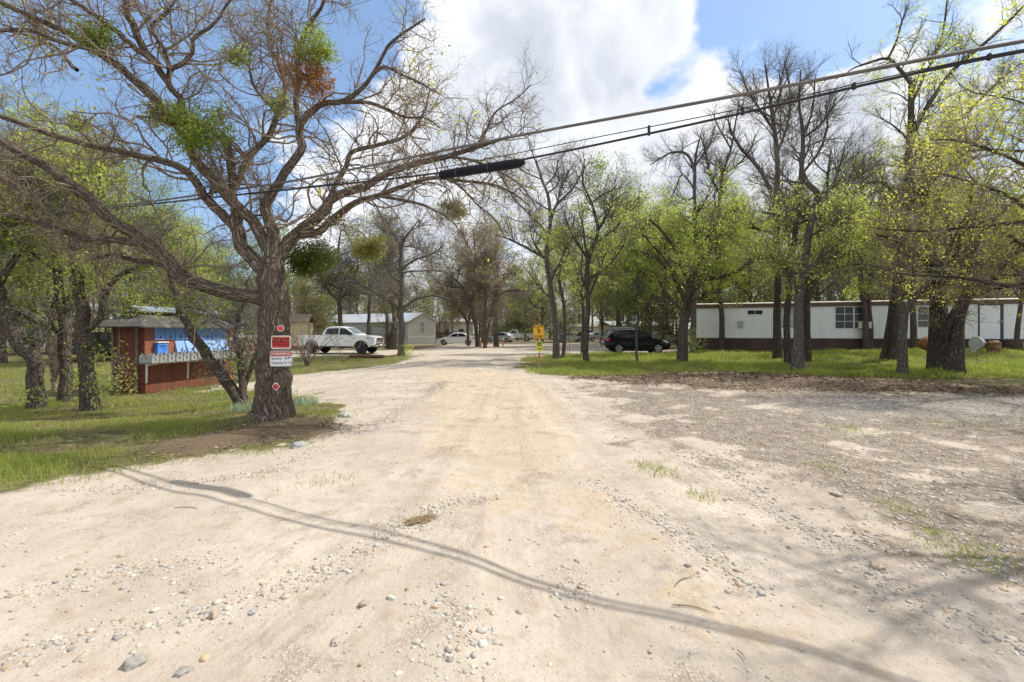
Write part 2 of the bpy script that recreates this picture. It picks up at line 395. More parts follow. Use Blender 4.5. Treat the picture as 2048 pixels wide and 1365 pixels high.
def ground_mat():
    m, nt, b = newmat('earth'); p = nt.pos()
    M = nt.n.new('ShaderNodeAttribute'); M.attribute_name = 'mask'; s1 = nt.n.new('ShaderNodeSeparateColor'); nt.l.new(M.outputs['Color'], s1.inputs[0])
    M2 = nt.n.new('ShaderNodeAttribute'); M2.attribute_name = 'mask2'; s2 = nt.n.new('ShaderNodeSeparateColor'); nt.l.new(M2.outputs['Color'], s2.inputs[0])
    fine = nt.noise(p, 42, 6, .7); mid = nt.noise(p, 5.5, 6, .62); big = nt.noise(p, .8, 5, .6)
    def edge(a, k=.6):
        return nt.ramp(nt.math('ADD', a, nt.math('MULTIPLY', nt.math('SUBTRACT', mid, .5), k)), .35, .65)
    sand = nt.mix(nt.ramp(big, .3, .7), (.385, .33, .268), (.475, .42, .352))
    sand = nt.mix(nt.math('MULTIPLY', nt.ramp(mid, .46, .72), .65), sand, (.315, .25, .185))
    sand = nt.mix(nt.math('MULTIPLY', nt.ramp(fine, .52, .74), .6), sand, (.255, .21, .165))
    sand = nt.mix(nt.math('MULTIPLY', edge(s1.outputs[2], 1.3), .5), sand, nt.mix(fine, (.47, .37, .25), (.41, .32, .215)))
    sand = nt.mix(nt.math('MULTIPLY', nt.ramp(nt.noise(p, 150, 3, .6), .58, .68), .55), sand, (.20, .165, .13))
    peb = nt.voro(p, 55, 'Color'); pd = nt.voro(p, 55, 'Distance'); sp = nt.n.new('ShaderNodeSeparateColor'); nt.l.new(peb, sp.inputs[0])
    pebc = nt.mix(sp.outputs[0], (.17, .145, .12), (.56, .50, .43))
    pebc = nt.mix(nt.ramp(pd, .35, .6), pebc, (.20, .16, .12))
    patch = nt.ramp(nt.noise(p, 1.7, 5, .65, .6), .53, .66)
    sand = nt.mix(nt.math('MULTIPLY', patch, .5), sand, pebc)
    brown = nt.mix(nt.ramp(mid, .35, .65), (.125, .098, .070), (.31, .26, .205))
    brown = nt.mix(nt.math('MULTIPLY', nt.ramp(fine, .4, .62), .65), brown, pebc)
    c = nt.mix(nt.math('MULTIPLY', edge(s2.outputs[1], 1.3), .92), sand, brown)
    gray = nt.mix(nt.ramp(fine, .35, .65), (.165, .155, .142), (.35, .33, .305))
    c = nt.mix(nt.math('MULTIPLY', edge(s2.outputs[0], .9), .7), c, gray)
    farc = nt.mix(nt.ramp(mid, .3, .7), (.20, .15, .095), nt.mix(big, (.30, .24, .16), (.15, .16, .06)))
    c = nt.mix(edge(s2.outputs[2], .5), c, farc)
    soil = nt.mix(nt.ramp(mid, .35, .7), (.085, .075, .035), nt.mix(nt.ramp(big, .4, .65), (.10, .12, .035), (.22, .18, .095)))
    soil = nt.mix(nt.math('MULTIPLY', nt.ramp(fine, .5, .7), .5), soil, (.26, .21, .13))
    c = nt.mix(edge(s1.outputs[0], .7), c, soil)
    mul = nt.mix(nt.ramp(fine, .3, .7), (.05, .036, .025), (.21, .155, .105))
    c = nt.mix(nt.math('MULTIPLY', edge(s1.outputs[1], 1.0), .9), c, mul)
    nt.set(b.inputs['Base Color'], c); b.inputs['Roughness'].default_value = .97; b.inputs['Specular IOR Level'].default_value = .1
    # tyre tracks: fine ribs that follow the wheel paths, broken up by noise
    lat = nt.attr('lat'); rib = nt.math('SINE', nt.math('ADD', nt.math('MULTIPLY', lat, 80.0), nt.math('MULTIPLY', nt.noise(p, 2.2, 4, .6), 22.0))); on = nt.math('MULTIPLY', nt.ramp(lat, .75, .45), nt.ramp(nt.noise(p, 1.1, 4, .6), .42, .60))
    rut = nt.math('MULTIPLY', nt.ramp(lat, .34, .10), -1.6)
    h = nt.math('ADD', nt.math('MULTIPLY', fine, .45), nt.math('MULTIPLY', mid, 1.5))
    h = nt.math('ADD', h, nt.math('MULTIPLY', nt.math('SUBTRACT', .5, pd), nt.math('ADD', nt.math('MULTIPLY', patch, .5), nt.math('MULTIPLY', s2.outputs[1], .6))))
    h = nt.math('ADD', h, nt.math('MULTIPLY', nt.math('MULTIPLY', rib, on), .09)); h = nt.math('ADD', h, rut)
    nt.set(b.inputs['Normal'], nt.bump(h, .75, .022)); return m
MAT_EARTH = ground_mat()

def build_ground():
    s = np.linspace(0, 1, 640)
    ys = np.concatenate([np.linspace(-14, 1.6, 40)[:-1], 1.6 + 118 * s ** 2.6, [150, 220, 350, 700]])
    u = np.linspace(-1, 1, 440)
    Y = np.repeat(ys, len(u)); X = np.tile(u, len(ys)) * (9 + 1.32 * np.maximum(Y, 0) + .004 * np.maximum(Y - 60, 0) ** 2)
    P = np.stack([X, Y], 1); g, m, o, gr, br, fa = masks(P)
    Z = gz(X, Y) + sstep(60, 2, Y) * (.012 * vnoise(P, 1.1, 2) + .035 * vnoise(P, .35, 3)) * np.where(np.abs(Y) < 60, 1, 0) + .05 * m * (Y < 30)
    V = np.stack([X, Y, Z], 1); nu = len(u)
    i = np.arange((len(ys) - 1) * (nu - 1)); r = i // (nu - 1); c = i % (nu - 1)
    Q = np.stack([r * nu + c, r * nu + c + 1, (r + 1) * nu + c + 1, (r + 1) * nu + c], 1)
    one = np.ones(len(V)); lat = np.full(len(V), 9.0); nr = (Y < 25) & (np.abs(X) < 14); lat[nr] = track_lat(P[nr]); a1 = np.stack([g, m, o, one], 1); a2 = np.stack([gr, br, fa, one], 1)
    road = ((1 - np.maximum(np.maximum(g, fa), 0))[Q].mean(1) > .5) & (np.abs(X[Q].mean(1)) < 80) & (Y[Q].mean(1) < 75)
    for name, q in (('ground', Q[~road]), ('dirt_road', Q[road])):
        used, inv = np.unique(q.ravel(), return_inverse=True)
        o_ = link(name, np_mesh(name, V[used], [inv.reshape(-1, 4)], [MAT_EARTH], attrs={'mask': a1[used], 'mask2': a2[used], 'lat': lat[used]}))
        o_['kind'] = 'structure'
build_ground()

def gzf(P): return gz(P[:, 0], P[:, 1]) + .035 * vnoise(P, .35, 3) * (P[:, 1] < 60)

# ------------------------------------------------------------------ grass, litter, gravel
MAT_GRASS = leaf_mat('grass_blade', (.34, .29, .13), (.25, .30, .055), .42)
def scatter(box, n, power=1.0):
    x0, x1, y0, y1 = box
    t = RNG.random(n) ** power; y = y0 + (y1 - y0) * t
    x = RNG.uniform(x0, x1, n); return np.stack([x, y], 1)

def blades(P, h, w, tint):
    n = len(P); z = gzf(P); a = RNG.uniform(0, 6.28, n); lean = RNG.uniform(.05, .9, n) * h; la = RNG.uniform(0, 6.28, n)
    b = np.stack([P[:, 0], P[:, 1], z - .01], 1)
    s = np.stack([np.cos(a), np.sin(a), 0 * a], 1) * w[:, None]
    top = b + np.stack([np.cos(la) * lean, np.sin(la) * lean, h], 1)
    mid = b + (top - b) * .55 + np.stack([0 * a, 0 * a, h * .12], 1)
    V = np.stack([b - s, b + s, mid + s * .7, mid - s * .7, top], 1).reshape(-1, 3)
    i = np.arange(n)[:, None] * 5
    return V, i + np.array([[0, 1, 2, 3]]), i + np.array([[3, 2, 4]]), np.repeat(tint, 5)

def build_grass():
    Vs, Q4, Q3, T = [], [], [], []; off = 0
    for box, n, hh, ww, pw, green in (((-13, 0, 4.2, 12.5), 170000, .052, .0032, 1.0, .30), ((-30, -3, 9, 34), 190000, .075, .006, 1.3, .42),
                                     ((.5, 36, 15, 34), 260000, .13, .010, 1.2, .66), ((2, 30, 15, 21), 120000, .10, .006, 1.0, .64)):
        P = scatter(box, n, pw); P = P[np.abs(P[:, 0]) < P[:, 1] * 1.3 + 2]
        g, m, *_ = masks(P); pn = vnoise(P, .9, 4)
        keep = RNG.random(len(P)) < g * (1 - .75 * m) * (.12 + .88 * sstep(-.5, .25, pn)); P = P[keep]; pn = pn[keep]
        p2 = vnoise(P + 17, .33, 3); t = np.clip(green + .5 * pn + .45 * p2 + RNG.normal(0, .25, len(P)), 0, 1)
        V, a, b, tt = blades(P, hh * RNG.uniform(.4, 1.4, len(P)) * np.clip(1 + .7 * pn + .5 * p2, .3, 2.2), ww * RNG.uniform(.6, 1.4, len(P)), t)
        Vs.append(V); Q4.append(a + off); Q3.append(b + off); T.append(tt); off += len(V)
    # stray tufts on the gravel
    for px, py, r, n in ((1320, 945, .25, 160), (1290, 930, .2, 100), (1400, 990, .2, 120), (1800, 1020, .2, 150), (1960, 1112, .3, 380), (1860, 1062, .1, 60), (1640, 935, .2, 120), (1950, 845, .9, 420), (1700, 860, .5, 160), (655, 965, .3, 90), (540, 895, .5, 260)):
        c = onground(px, py); P = np.array([[c.x, c.y]]) + RNG.normal(0, r * .5, (n, 2))
        V, a, b, tt = blades(P, .05 * RNG.uniform(.4, 1.5, n), .003 * RNG.uniform(.6, 1.4, n), np.clip(RNG.normal(.6, .3, n), 0, 1))
        Vs.append(V); Q4.append(a + off); Q3.append(b + off); T.append(tt); off += len(V)
    o = link('grass', np_mesh('grass', np.concatenate(Vs), [np.concatenate(Q4), np.concatenate(Q3)], [MAT_GRASS], attrs={'tint': np.concatenate(T)}))
    o['kind'] = 'stuff'
build_grass()

MAT_LITTER = vcol_mat('dead_leaf')
def build_litter():
    Ps = [scatter((-9.5, -1.8, 5, 10), 70000), scatter((1.5, 24, 10, 16.5), 110000), scatter((-8, 14, 16, 60), 22000, 1.5), scatter((-22, 32, 5, 40), 60000), scatter((1, 14, 2.5, 12), 110000, 1.3)]
    P = np.concatenate(Ps); g, m, o, gr, br, fa = masks(P)
    p = np.clip(m * 1.1 + .10 * g + .14 * br + .12 * fa + .010, 0, 1); P = P[RNG.random(len(P)) < p]; n = len(P)
    sz = RNG.uniform(.004, .012, n) * (1 + .16 * P[:, 1]) * (1 + .9 * masks(P)[1]); a = RNG.uniform(0, 6.28, n); el = 0
    asp = np.where(RNG.random(n) < .6, .12, .5)
    u = np.stack([np.cos(a), np.sin(a), RNG.normal(0, .22, n)], 1) * sz[:, None]
    v = np.stack([-np.sin(a), np.cos(a), RNG.normal(0, .3, n)], 1) * (sz * asp)[:, None]
    c = np.stack([P[:, 0], P[:, 1], gzf(P) + .012 + RNG.random(n) * .004 * P[:, 1]], 1)
    V = np.stack([c - u, c + v, c + u, c - v], 1).reshape(-1, 3)
    pal = np.array([[.17, .105, .06], [.26, .18, .105], [.09, .06, .04], [.33, .27, .19], [.21, .12, .06]])
    col = pal[RNG.integers(0, 5, n)] * RNG.uniform(.7, 1.25, (n, 1)); col = np.concatenate([col, np.ones((n, 1))], 1)
    o_ = link('leaf_litter', np_mesh('leaf_litter', V, [np.arange(n)[:, None] * 4 + np.arange(4)], [MAT_LITTER], attrs={'Col': np.repeat(col, 4, 0)}))
    o_['kind'] = 'stuff'
build_litter()

MAT_STONE = vcol_mat('stone', .8)
def ico(sub):
    bm = bmesh.new(); bmesh.ops.create_icosphere(bm, subdivisions=sub, radius=1)
    V = np.array([v.co[:] for v in bm.verts]); Fc = np.array([[v.index for v in f.verts] for f in bm.faces]); bm.free(); return V, Fc
STONE_PAL = np.array([[.53, .50, .45], [.58, .54, .47], [.45, .38, .30], [.27, .255, .24], [.42, .40, .38], [.50, .36, .24], [.38, .27, .19], [.34, .33, .32]])
def stones(P, size, sub, pal=STONE_PAL, wts=(.24, .22, .18, .06, .12, .08, .06, .04)):
    n = len(P); B, Fc = ico(sub); nv = len(B)
    sc = size[:, None] * np.stack([RNG.uniform(.7, 1.35, n), RNG.uniform(.7, 1.35, n), RNG.uniform(.35, .75, n)], 1)
    L = B[None] * (1 + .2 * RNG.normal(0, 1, (n, nv, 1))) * sc[:, None]
    a = RNG.uniform(0, 6.28, n); ca, sa = np.cos(a)[:, None], np.sin(a)[:, None]
    X = L[..., 0] * ca - L[..., 1] * sa; Yv = L[..., 0] * sa + L[..., 1] * ca
    c = np.stack([P[:, 0], P[:, 1], gzf(P) + .012 * vnoise(P, 1.1, 2) * sstep(60, 2, P[:, 1]) + sc[:, 2] * .02], 1)
    V = np.stack([X, Yv, L[..., 2]], 2) + c[:, None]
    col = pal[RNG.choice(len(pal), n, p=np.array(wts) / sum(wts))] * RNG.uniform(.75, 1.12, (n, 1)); col = col * .78 + .22 * np.array([.43, .375, .30]); col = np.concatenate([col, np.ones((n, 1))], 1)
    return V.reshape(-1, 3), (np.arange(n)[:, None, None] * nv + Fc[None]).reshape(-1, 3), np.repeat(col, nv, 0)

def build_gravel():
    lines = [[(1180, 960), (1250, 1010), (1400, 1090), (1500, 1190)], [(1390, 900), (1480, 960), (1620, 1060), (1850, 1200), (2048, 1290)], [(0, 1310), (330, 1240), (640, 1150), (860, 1030), (960, 1000)],
             [(900, 1365), (930, 1270), (880, 1190)], [(0, 1190), (240, 1140), (430, 1130)], [(1130, 1130), (1170, 1200)], [(150, 985), (300, 975), (520, 950), (640, 900)], [(700, 880), (840, 800), (890, 765)]]
    Ps, Ss = [], []
    for ln in lines:
        w = [onground(*q) for q in ln]
        for a, b in zip(w, w[1:]):
            n = int((b - a).length * 480); t = RNG.random(n)
            q = np.stack([a.x + (b.x - a.x) * t, a.y + (b.y - a.y) * t], 1) + RNG.normal(0, .13, (n, 2)) * RNG.uniform(.2, 1.5, (n, 1)); Ps.append(q); Ss.append(RNG.lognormal(-5.0, .55, n))
    q = scatter((-6, 7, 1.8, 8), 52000, 1.3); q = q[RNG.random(len(q)) < sstep(-.7, .8, vnoise(q, 1.3, 4))]; Ps.append(q); Ss.append(RNG.lognormal(-5.65, .5, len(q)))
    q = scatter((1, 16, 2.5, 14), 95000, 1.4); g, m, o, gr, br, fa = masks(q); q = q[RNG.random(len(q)) < np.clip(br * .75 + gr * .5, 0, 1)]; Ps.append(q); Ss.append(RNG.lognormal(-4.62, .5, len(q)))
    q = scatter((-9, 14, 8, 26), 16000, 1.2); Ps.append(q); Ss.append(RNG.lognormal(-4.4, .4, len(q)))
    P = np.concatenate(Ps); S = np.clip(np.concatenate(Ss), .002, .022); g, *_ = masks(P); k = (g < .4) & (P[:, 1] > 1.2); P = P[k]; S = S[k]
    bigm = (S * F / P[:, 1]) > 7
    V1, F1, C1 = stones(P[bigm], S[bigm], 2); V2, F2, C2 = stones(P[~bigm], S[~bigm], 1)
    o = link('gravel', np_mesh('gravel', np.concatenate([V1, V2]), [F1, F2 + len(V1)], [MAT_STONE], attrs={'Col': np.concatenate([C1, C2])}, smooth=False))
    o['kind'] = 'stuff'
    for px, py, r, col, lab in ((268, 1326, .055, (.27, .26, .25), 'largest grey stone lying on the bare sand by the bottom edge'), (428, 1228, .036, (.35, .28, .23), 'brown flat stone at the head of a line of gravel'),
                                (505, 1222, .024, (.30, .33, .37), 'blue grey pebble among the pale stones in the drive'), (728, 1215, .030, (.36, .29, .22), 'tan stone alone on the pale sand of the drive'), (672, 1290, .030, (.36, .31, .27), 'dull brown stone near the bottom of the drive'),
                                (365, 1344, .028, (.24, .23, .22), 'dark grey stone beside the largest grey one'), (410, 1315, .02, (.50, .36, .20), 'orange brown pebble on the pale sand'), (1755, 1133, .040, (.45, .33, .25), 'pinkish rounded stone on the gravel bank by the green tuft'),
                                (1675, 991, .05, (.40, .36, .30), 'pale tan stone on the brown pebbly soil'), (565, 893, .075, (.50, .42, .36), 'pale stone on the bare soil below the big tree'), (598, 896, .08, (.36, .38, .40), 'grey stone on the bare soil below the big tree'), (690, 832, .11, (.40, .41, .40), 'low grey rock at the tip of the grass island')):
        c = onground(px, py); V, Fc, C = stones(np.array([[c.x, c.y]]), np.array([r]), 3, np.array([col]), (1,))
        tag(link('stone', np_mesh('stone', V, [Fc], [MAT_STONE], attrs={'Col': C})), lab, 'stone', 'single stones on the drive')
build_gravel()

def ground_things():
    tw = plain('dead_wood', (.23, .18, .14), .9)
    for i, (a, b, r, lab) in enumerate((((350, 1018), (396, 1021), .006, 'short dead stick on the bare sand beyond the cable shadow'), ((1345, 1214), (1430, 1232), .006, 'curved thin stick crossing the lower cable shadow'),
                                   ((1350, 1175), (1385, 1158), .006, 'small bent twig on the sand between gravel lines'), ((1880, 1028), (1935, 1050), .009, 'dark stick lying on the brown pebbly soil'), ((1310, 955), (1335, 935), .008, 'weathered twig at the edge of the brown pebbles'), ((1475, 1305), (1490, 1325), .006, 'short twig on the shaded tyre tracks'))):
        p, q = onground(*a), onground(*b); pts = []
        for k in range(6):
            t = k / 5; v = p.lerp(q, t); s = math.sin(t * 3.14) * .12 * (q - p).length
            pts.append(Vector((v.x - (q - p).normalized().y * s, v.y + (q - p).normalized().x * s, v.z + .012)))
        tag(MB().tube(pts, [r * q_ for q_ in (.5, .55, .5, .45, .4, .2)], 6).build('fallen_twig', tw, smooth=True), lab, 'twig')
    c = onground(842, 1048); n = 380; a = RNG.normal(0, 1, (n, 2)) * [.065, .028]; P = np.array([[c.x, c.y]]) + a @ np.array([[.85, .5], [-.5, .85]])
    d = RNG.uniform(-.7, .7, n) + .5; ln = RNG.uniform(.015, .04, n); u = np.stack([np.cos(d) * ln, np.sin(d) * ln, RNG.normal(0, .01, n)], 1); w = np.stack([-np.sin(d), np.cos(d), 0 * d + .5], 1) * .003
    q = np.stack([P[:, 0], P[:, 1], gzf(P) + RNG.random(n) * .016 + .004], 1)
    V = np.stack([q - u - w, q - u + w, q + u + w, q + u - w], 1).reshape(-1, 3); col = np.tile([.26, .19, .10, 1], (n * 4, 1)) * RNG.uniform(.6, 1.2, (n * 4, 1))
    tag(link('dry_grass_clump', np_mesh('dry_grass_clump', V, [np.arange(n)[:, None] * 4 + np.arange(4)], [MAT_LITTER], attrs={'Col': col})), 'tuft of dry brown grass lying alone on the sandy drive', 'dry grass')
ground_things()

# ================================================================== trees
BARK = bark_mat('bark_brown', (0.098, 0.078, 0.062), (0.227, 0.189, 0.153), (.27, .24, .20))
BARK_BIG = bark_mat('bark_big_tree', (.125, .098, .076), (.275, .222, .176), (.40, .35, .30), sc=.8, strength=1.0)
BARK_DARK = bark_mat('bark_dark', (0.081, 0.068, 0.055), (0.202, 0.169, 0.137), (.27, .24, .21), (.12, .125, .07))
BARK_GRAY = bark_mat('bark_grey', (0.124, 0.111, 0.098), (0.260, 0.234, 0.208), (.34, .31, .28))
BARK_PALE = bark_mat('bark_pale', (.26, .22, .18), (.46, .40, .34), (.60, .55, .48))
TWIG_BROWN = twig_mat('twig_brown', (.16, .122, .09), (.27, .215, .165))
TWIG_GREY = twig_mat('twig_grey', (.125, .108, .092), (.225, .20, .18))
TWIG_DARK = twig_mat('twig_dark', (.095, .082, .066), (.19, .165, .135))
TWIG_TAN = twig_mat('twig_tan', (.19, .15, .115), (.33, .27, .21))
LEAF_SPRING = leaf_mat('leaf_spring', (.21, .265, .055), (.40, .44, .09), .52)
LEAF_GREEN = leaf_mat('leaf_green', (.11, .175, .03), (.25, .32, .05), .5)
LEAF_OLIVE = leaf_mat('leaf_olive', (.13, .145, .045), (.27, .27, .075), .45)
LEAF_DEEP = leaf_mat('leaf_deep', (.035, .065, .014), (.12, .16, .02), .35)
LEAF_YELLOW = leaf_mat('leaf_yellow', (.32, .36, .045), (.56, .57, .08), .52)
LEAF_RUST = leaf_mat('leaf_rust', (.20, .085, .03), (.36, .17, .05), .35)

def catmull(pts, n):
    p = np.array(pts, float); k = len(p)
    if k == 2: p = np.array([p[0], (p[0] + p[1]) / 2, p[1]]); k = 3
    seg = np.linalg.norm(np.diff(p[:, :3], axis=0), axis=1); cum = np.concatenate([[0], np.cumsum(seg)]); t = np.linspace(0, cum[-1], n)
    i = np.clip(np.searchsorted(cum, t, 'right') - 1, 0, k - 2); f = ((t - cum[i]) / np.maximum(seg[i], 1e-9))[:, None]
    p0 = p[np.maximum(i - 1, 0)]; p1 = p[i]; p2 = p[i + 1]; p3 = p[np.minimum(i + 2, k - 1)]
    q = .5 * (2 * p1 + (p2 - p0) * f + (2 * p0 - 5 * p1 + 4 * p2 - p3) * f ** 2 + (3 * p1 - p0 - 3 * p2 + p3) * f ** 3)
    q[:, 3] = np.maximum((p1 * (1 - f) + p2 * f)[:, 3], .002); return q

def unit(v): return v / np.maximum(np.linalg.norm(v, axis=-1, keepdims=True), 1e-9)

def tubes(P, R, S, wob=0.0):
    """swept tubes for branches P (B,K,3), R (B,K)"""
    B, K, _ = P.shape; T = unit(np.gradient(P, axis=1)); ref = unit(RNG.normal(0, 1, (B, 1, 3)))
    m = unit(P[:, -1] - P[:, 0])[:, None]; ref = unit(ref - m * (ref * m).sum(-1, keepdims=True))
    U = unit(np.cross(T, np.broadcast_to(ref, T.shape))); W = np.cross(T, U); a = np.arange(S) * 2 * np.pi / S
    Rr = R[..., None]
    if wob:
        ph = RNG.uniform(0, 6.28, (B, 1, 8)); kk = np.linspace(0, 1, K)[None, :, None]; L = np.linalg.norm(np.diff(P, axis=1), axis=2).sum(1)[:, None, None]
        mod = sum(np.sin(a * (j + 2 + (j > 3) * 2) + ph[..., j:j + 1] + np.sin(kk * L * (1.1 + .37 * j) + ph[..., 7 - j:8 - j]) * 1.5) / (1 + .2 * j) for j in range(8 if S > 20 else 5))
        Rr = Rr * (1 + wob * mod)
    V = P[:, :, None] + Rr[..., None] * (U[:, :, None] * np.cos(a)[:, None] + W[:, :, None] * np.sin(a)[:, None])
    b, k, s = np.meshgrid(np.arange(B), np.arange(K - 1), np.arange(S), indexing='ij')
    base = b * K * S; s2 = (s + 1) % S
    Q = np.stack([base + k * S + s, base + k * S + s2, base + (k + 1) * S + s2, base + (k + 1) * S + s], -1).reshape(-1, 4)
    ln = np.concatenate([np.zeros((B, 1)), np.cumsum(np.linalg.norm(np.diff(P, axis=1), axis=2), 1)], 1)
    rm = np.maximum(R.mean(1), .015)[:, None, None]
    uv = np.stack([np.broadcast_to(np.cos(a) * rm, (B, K, S)), np.broadcast_to(np.sin(a) * rm, (B, K, S)), np.broadcast_to(ln[:, :, None], (B, K, S))], -1)
    return V.reshape(-1, 3), Q, uv.reshape(-1, 3)

def spawn(P, R, dens, L0, L1, a0, a1, K, tmin=.15, wob=.25, up=.1, rr=.55, thin=.012, taper=.5, cap=None, flat=None):
    """children along branches; dens = children per metre of parent"""
    B, Kp, _ = P.shape; ln = np.linalg.norm(np.diff(P, axis=1), axis=2).sum(1)
    want = cap or ln.sum() * (1 - tmin) * dens; n = RNG.poisson(np.maximum(ln / max(ln.sum(), 1e-6) * want, .01)); idx = np.repeat(np.arange(B), n)
    N = len(idx)
    if N == 0: return np.zeros((0, K, 3)), np.zeros((0, K))
    t = tmin + (1 - tmin) * RNG.random(N) ** .85; x = t * (Kp - 1); i = np.minimum(x.astype(int), Kp - 2); f = (x - i)[:, None]
    p = P[idx, i] * (1 - f) + P[idx, i + 1] * f; T = unit(P[idx, i + 1] - P[idx, i]); rp = R[idx, i] * (1 - f[:, 0]) + R[idx, i + 1] * f[:, 0]
    q = RNG.normal(0, 1, (N, 3))
    if flat: q[:, 2] *= flat
    q = unit(q - T * (q * T).sum(1, keepdims=True)); an = np.radians(RNG.uniform(a0, a1, N))[:, None]
    d = np.cos(an) * T + np.sin(an) * q; d[:, 2] += up; d = unit(d)
    L = RNG.uniform(L0, L1, N) * (1 - taper * t); r0 = np.minimum(rp * rr, L * thin + .002)
    out = np.zeros((N, K, 3)); out[:, 0] = p
    for k in range(1, K):
        d = unit(d + wob * RNG.normal(0, 1, (N, 3)) + np.array([0, 0, up * .35])); out[:, k] = out[:, k - 1] + d * (L / (K - 1))[:, None]
    return out, r0[:, None] * np.linspace(1, .38, K)[None]

def leaves(P, n, size, spread, patch=None, zfun=None):
    """leaf clusters on twigs P"""
    pts = P[:, 1:].reshape(-1, 3); w = np.ones(len(pts))
    if patch: w *= sstep(patch[1], patch[2], vnoise(pts[:, :2] + pts[:, 2:] * .8, patch[0], 2))
    if zfun is not None: w *= zfun(pts)
    if w.sum() <= 0 or n <= 0: return np.zeros((0, 3)), np.zeros(0)
    m = max(n // 7, 1); c = pts[RNG.choice(len(pts), m, p=w / w.sum())][RNG.integers(0, m, n)] + RNG.normal(0, spread + size * 1.3, (n, 3))
    s = size * np.clip(RNG.lognormal(-.05, .42, n), .35, 2.0)[:, None]; u = unit(RNG.normal(0, 1, (n, 3))); v = unit(np.cross(u, RNG.normal(0, 1, (n, 3))))
    V = np.stack([c - u * s, c + v * s * .55 - u * s * .1, c + u * s, c - v * s * .55 - u * s * .1], 1)
    tint = np.clip(.5 + .45 * vnoise(c[:, :2] + c[:, 2:], .8, 2) + RNG.normal(0, .22, n), 0, 1)
    return V.reshape(-1, 3), np.repeat(tint, 4)

def limb_world(limbs, Y0, ws=1.0):
    """traced limbs: (dy0, dy1, [(px, py, width px), ...])"""
    out = []
    for d0, d1, pts in limbs:
        q = []
        for i, p in enumerate(pts):
            f = i / max(len(pts) - 1, 1); Y = Y0 + d0 + (d1 - d0) * f; v = at(p[0], p[1], Y); q.append((v.x, v.y, v.z, p[2] * .5 * ws / F * Y))
        out.append(q)
    return out

def make_tree(name, label, trunk, limbs, auto=None, lv=(), leaf=None, mats=(None, None, None), S=10, K=26, group=None, wob=.035, trunk_k=40, origin=None, cat='tree', rough=.012):
    """trunk and limbs as world polylines with radii -> an Empty with trunk and crown"""
    root0 = np.array(trunk[0][:3]) if origin is None else np.array(origin)
    t = thing(name, label, cat, tuple(root0), 0, group)
    Vs, Qs, UV = [], [], []; off = 0; arr = []
    def put(pl, n, s):
        nonlocal off
        q = catmull(pl, n)
        w = vnoise(np.stack([np.arange(n) * .35 + pl[0][0] * 3, np.full(n, pl[0][1])], 1), 1, 2); q[:, :3] += (w[:, None] * np.array([1, .7, .3])) * np.minimum(q[:, 3], .06)[:, None] * .35
        v, f, uv = tubes(q[None, :, :3], q[None, :, 3], s, wob); Vs.append(v - root0); Qs.append(f + off); UV.append(uv); off += len(v); return q
    tr = list(trunk); b = tr[0]; tr.insert(0, (b[0], b[1], b[2] - .15, b[3] * 1.08))
    tq = put(tr, trunk_k, S + 4); L = []
    for pl in limbs: q = put(pl, K, S); L.append(catmull(np.concatenate([q]), 20))
    if len(L): LP = np.stack([q[:, :3] for q in L]); LR = np.stack([q[:, 3] for q in L])
    else: LP = np.zeros((0, 20, 3)); LR = np.zeros((0, 20))
    TQ = catmull(tq, 20)
    if auto:
        P, R = _auto(TQ, auto)
        for i in range(len(P)):
            v, f, uv = tubes(P[i:i + 1], R[i:i + 1], max(6, S - 3), wob); Vs.append(v - root0); Qs.append(f + off); UV.append(uv); off += len(v)
        LP = np.concatenate([LP, P]); LR = np.concatenate([LR, R])
    link('trunk', np_mesh('trunk', np.concatenate(Vs), [np.concatenate(Qs)], [mats[0]], uv=np.concatenate(UV)), t)
    cv, cq, mi, tint = [], [], [], []; off = 0; P, R = LP, LR; tw = []
    for c in lv:
        c = dict(c); s = c.pop('S', 3); P, R = spawn(P, R, **c)
        if len(P) == 0: break
        v, f, uv = tubes(P, R, s); cv.append(v); cq.append(f + off); mi.append(np.zeros(len(f))); tint.append(np.zeros(len(v))); off += len(v); tw.append(P)
    for lf in (leaf or []):
        lf = dict(lf); m_ = lf.pop('m', 1); src = np.concatenate([w.reshape(-1, w.shape[1], 3)[:, -3:] for w in tw[lf.pop('from_', 1):]])
        v, tt = leaves(src, **lf); k = len(v) // 4
        cv.append(v); cq.append(np.arange(k)[:, None] * 4 + np.arange(4) + off); mi.append(np.full(k, m_)); tint.append(tt); off += len(v)
    if cv:
        me = np_mesh('crown', np.concatenate(cv) - root0, [np.concatenate(cq)], [m for m in mats[1:]], np.concatenate(mi), attrs={'tint': np.concatenate(tint)})
        link('crown', me, t)
    return t

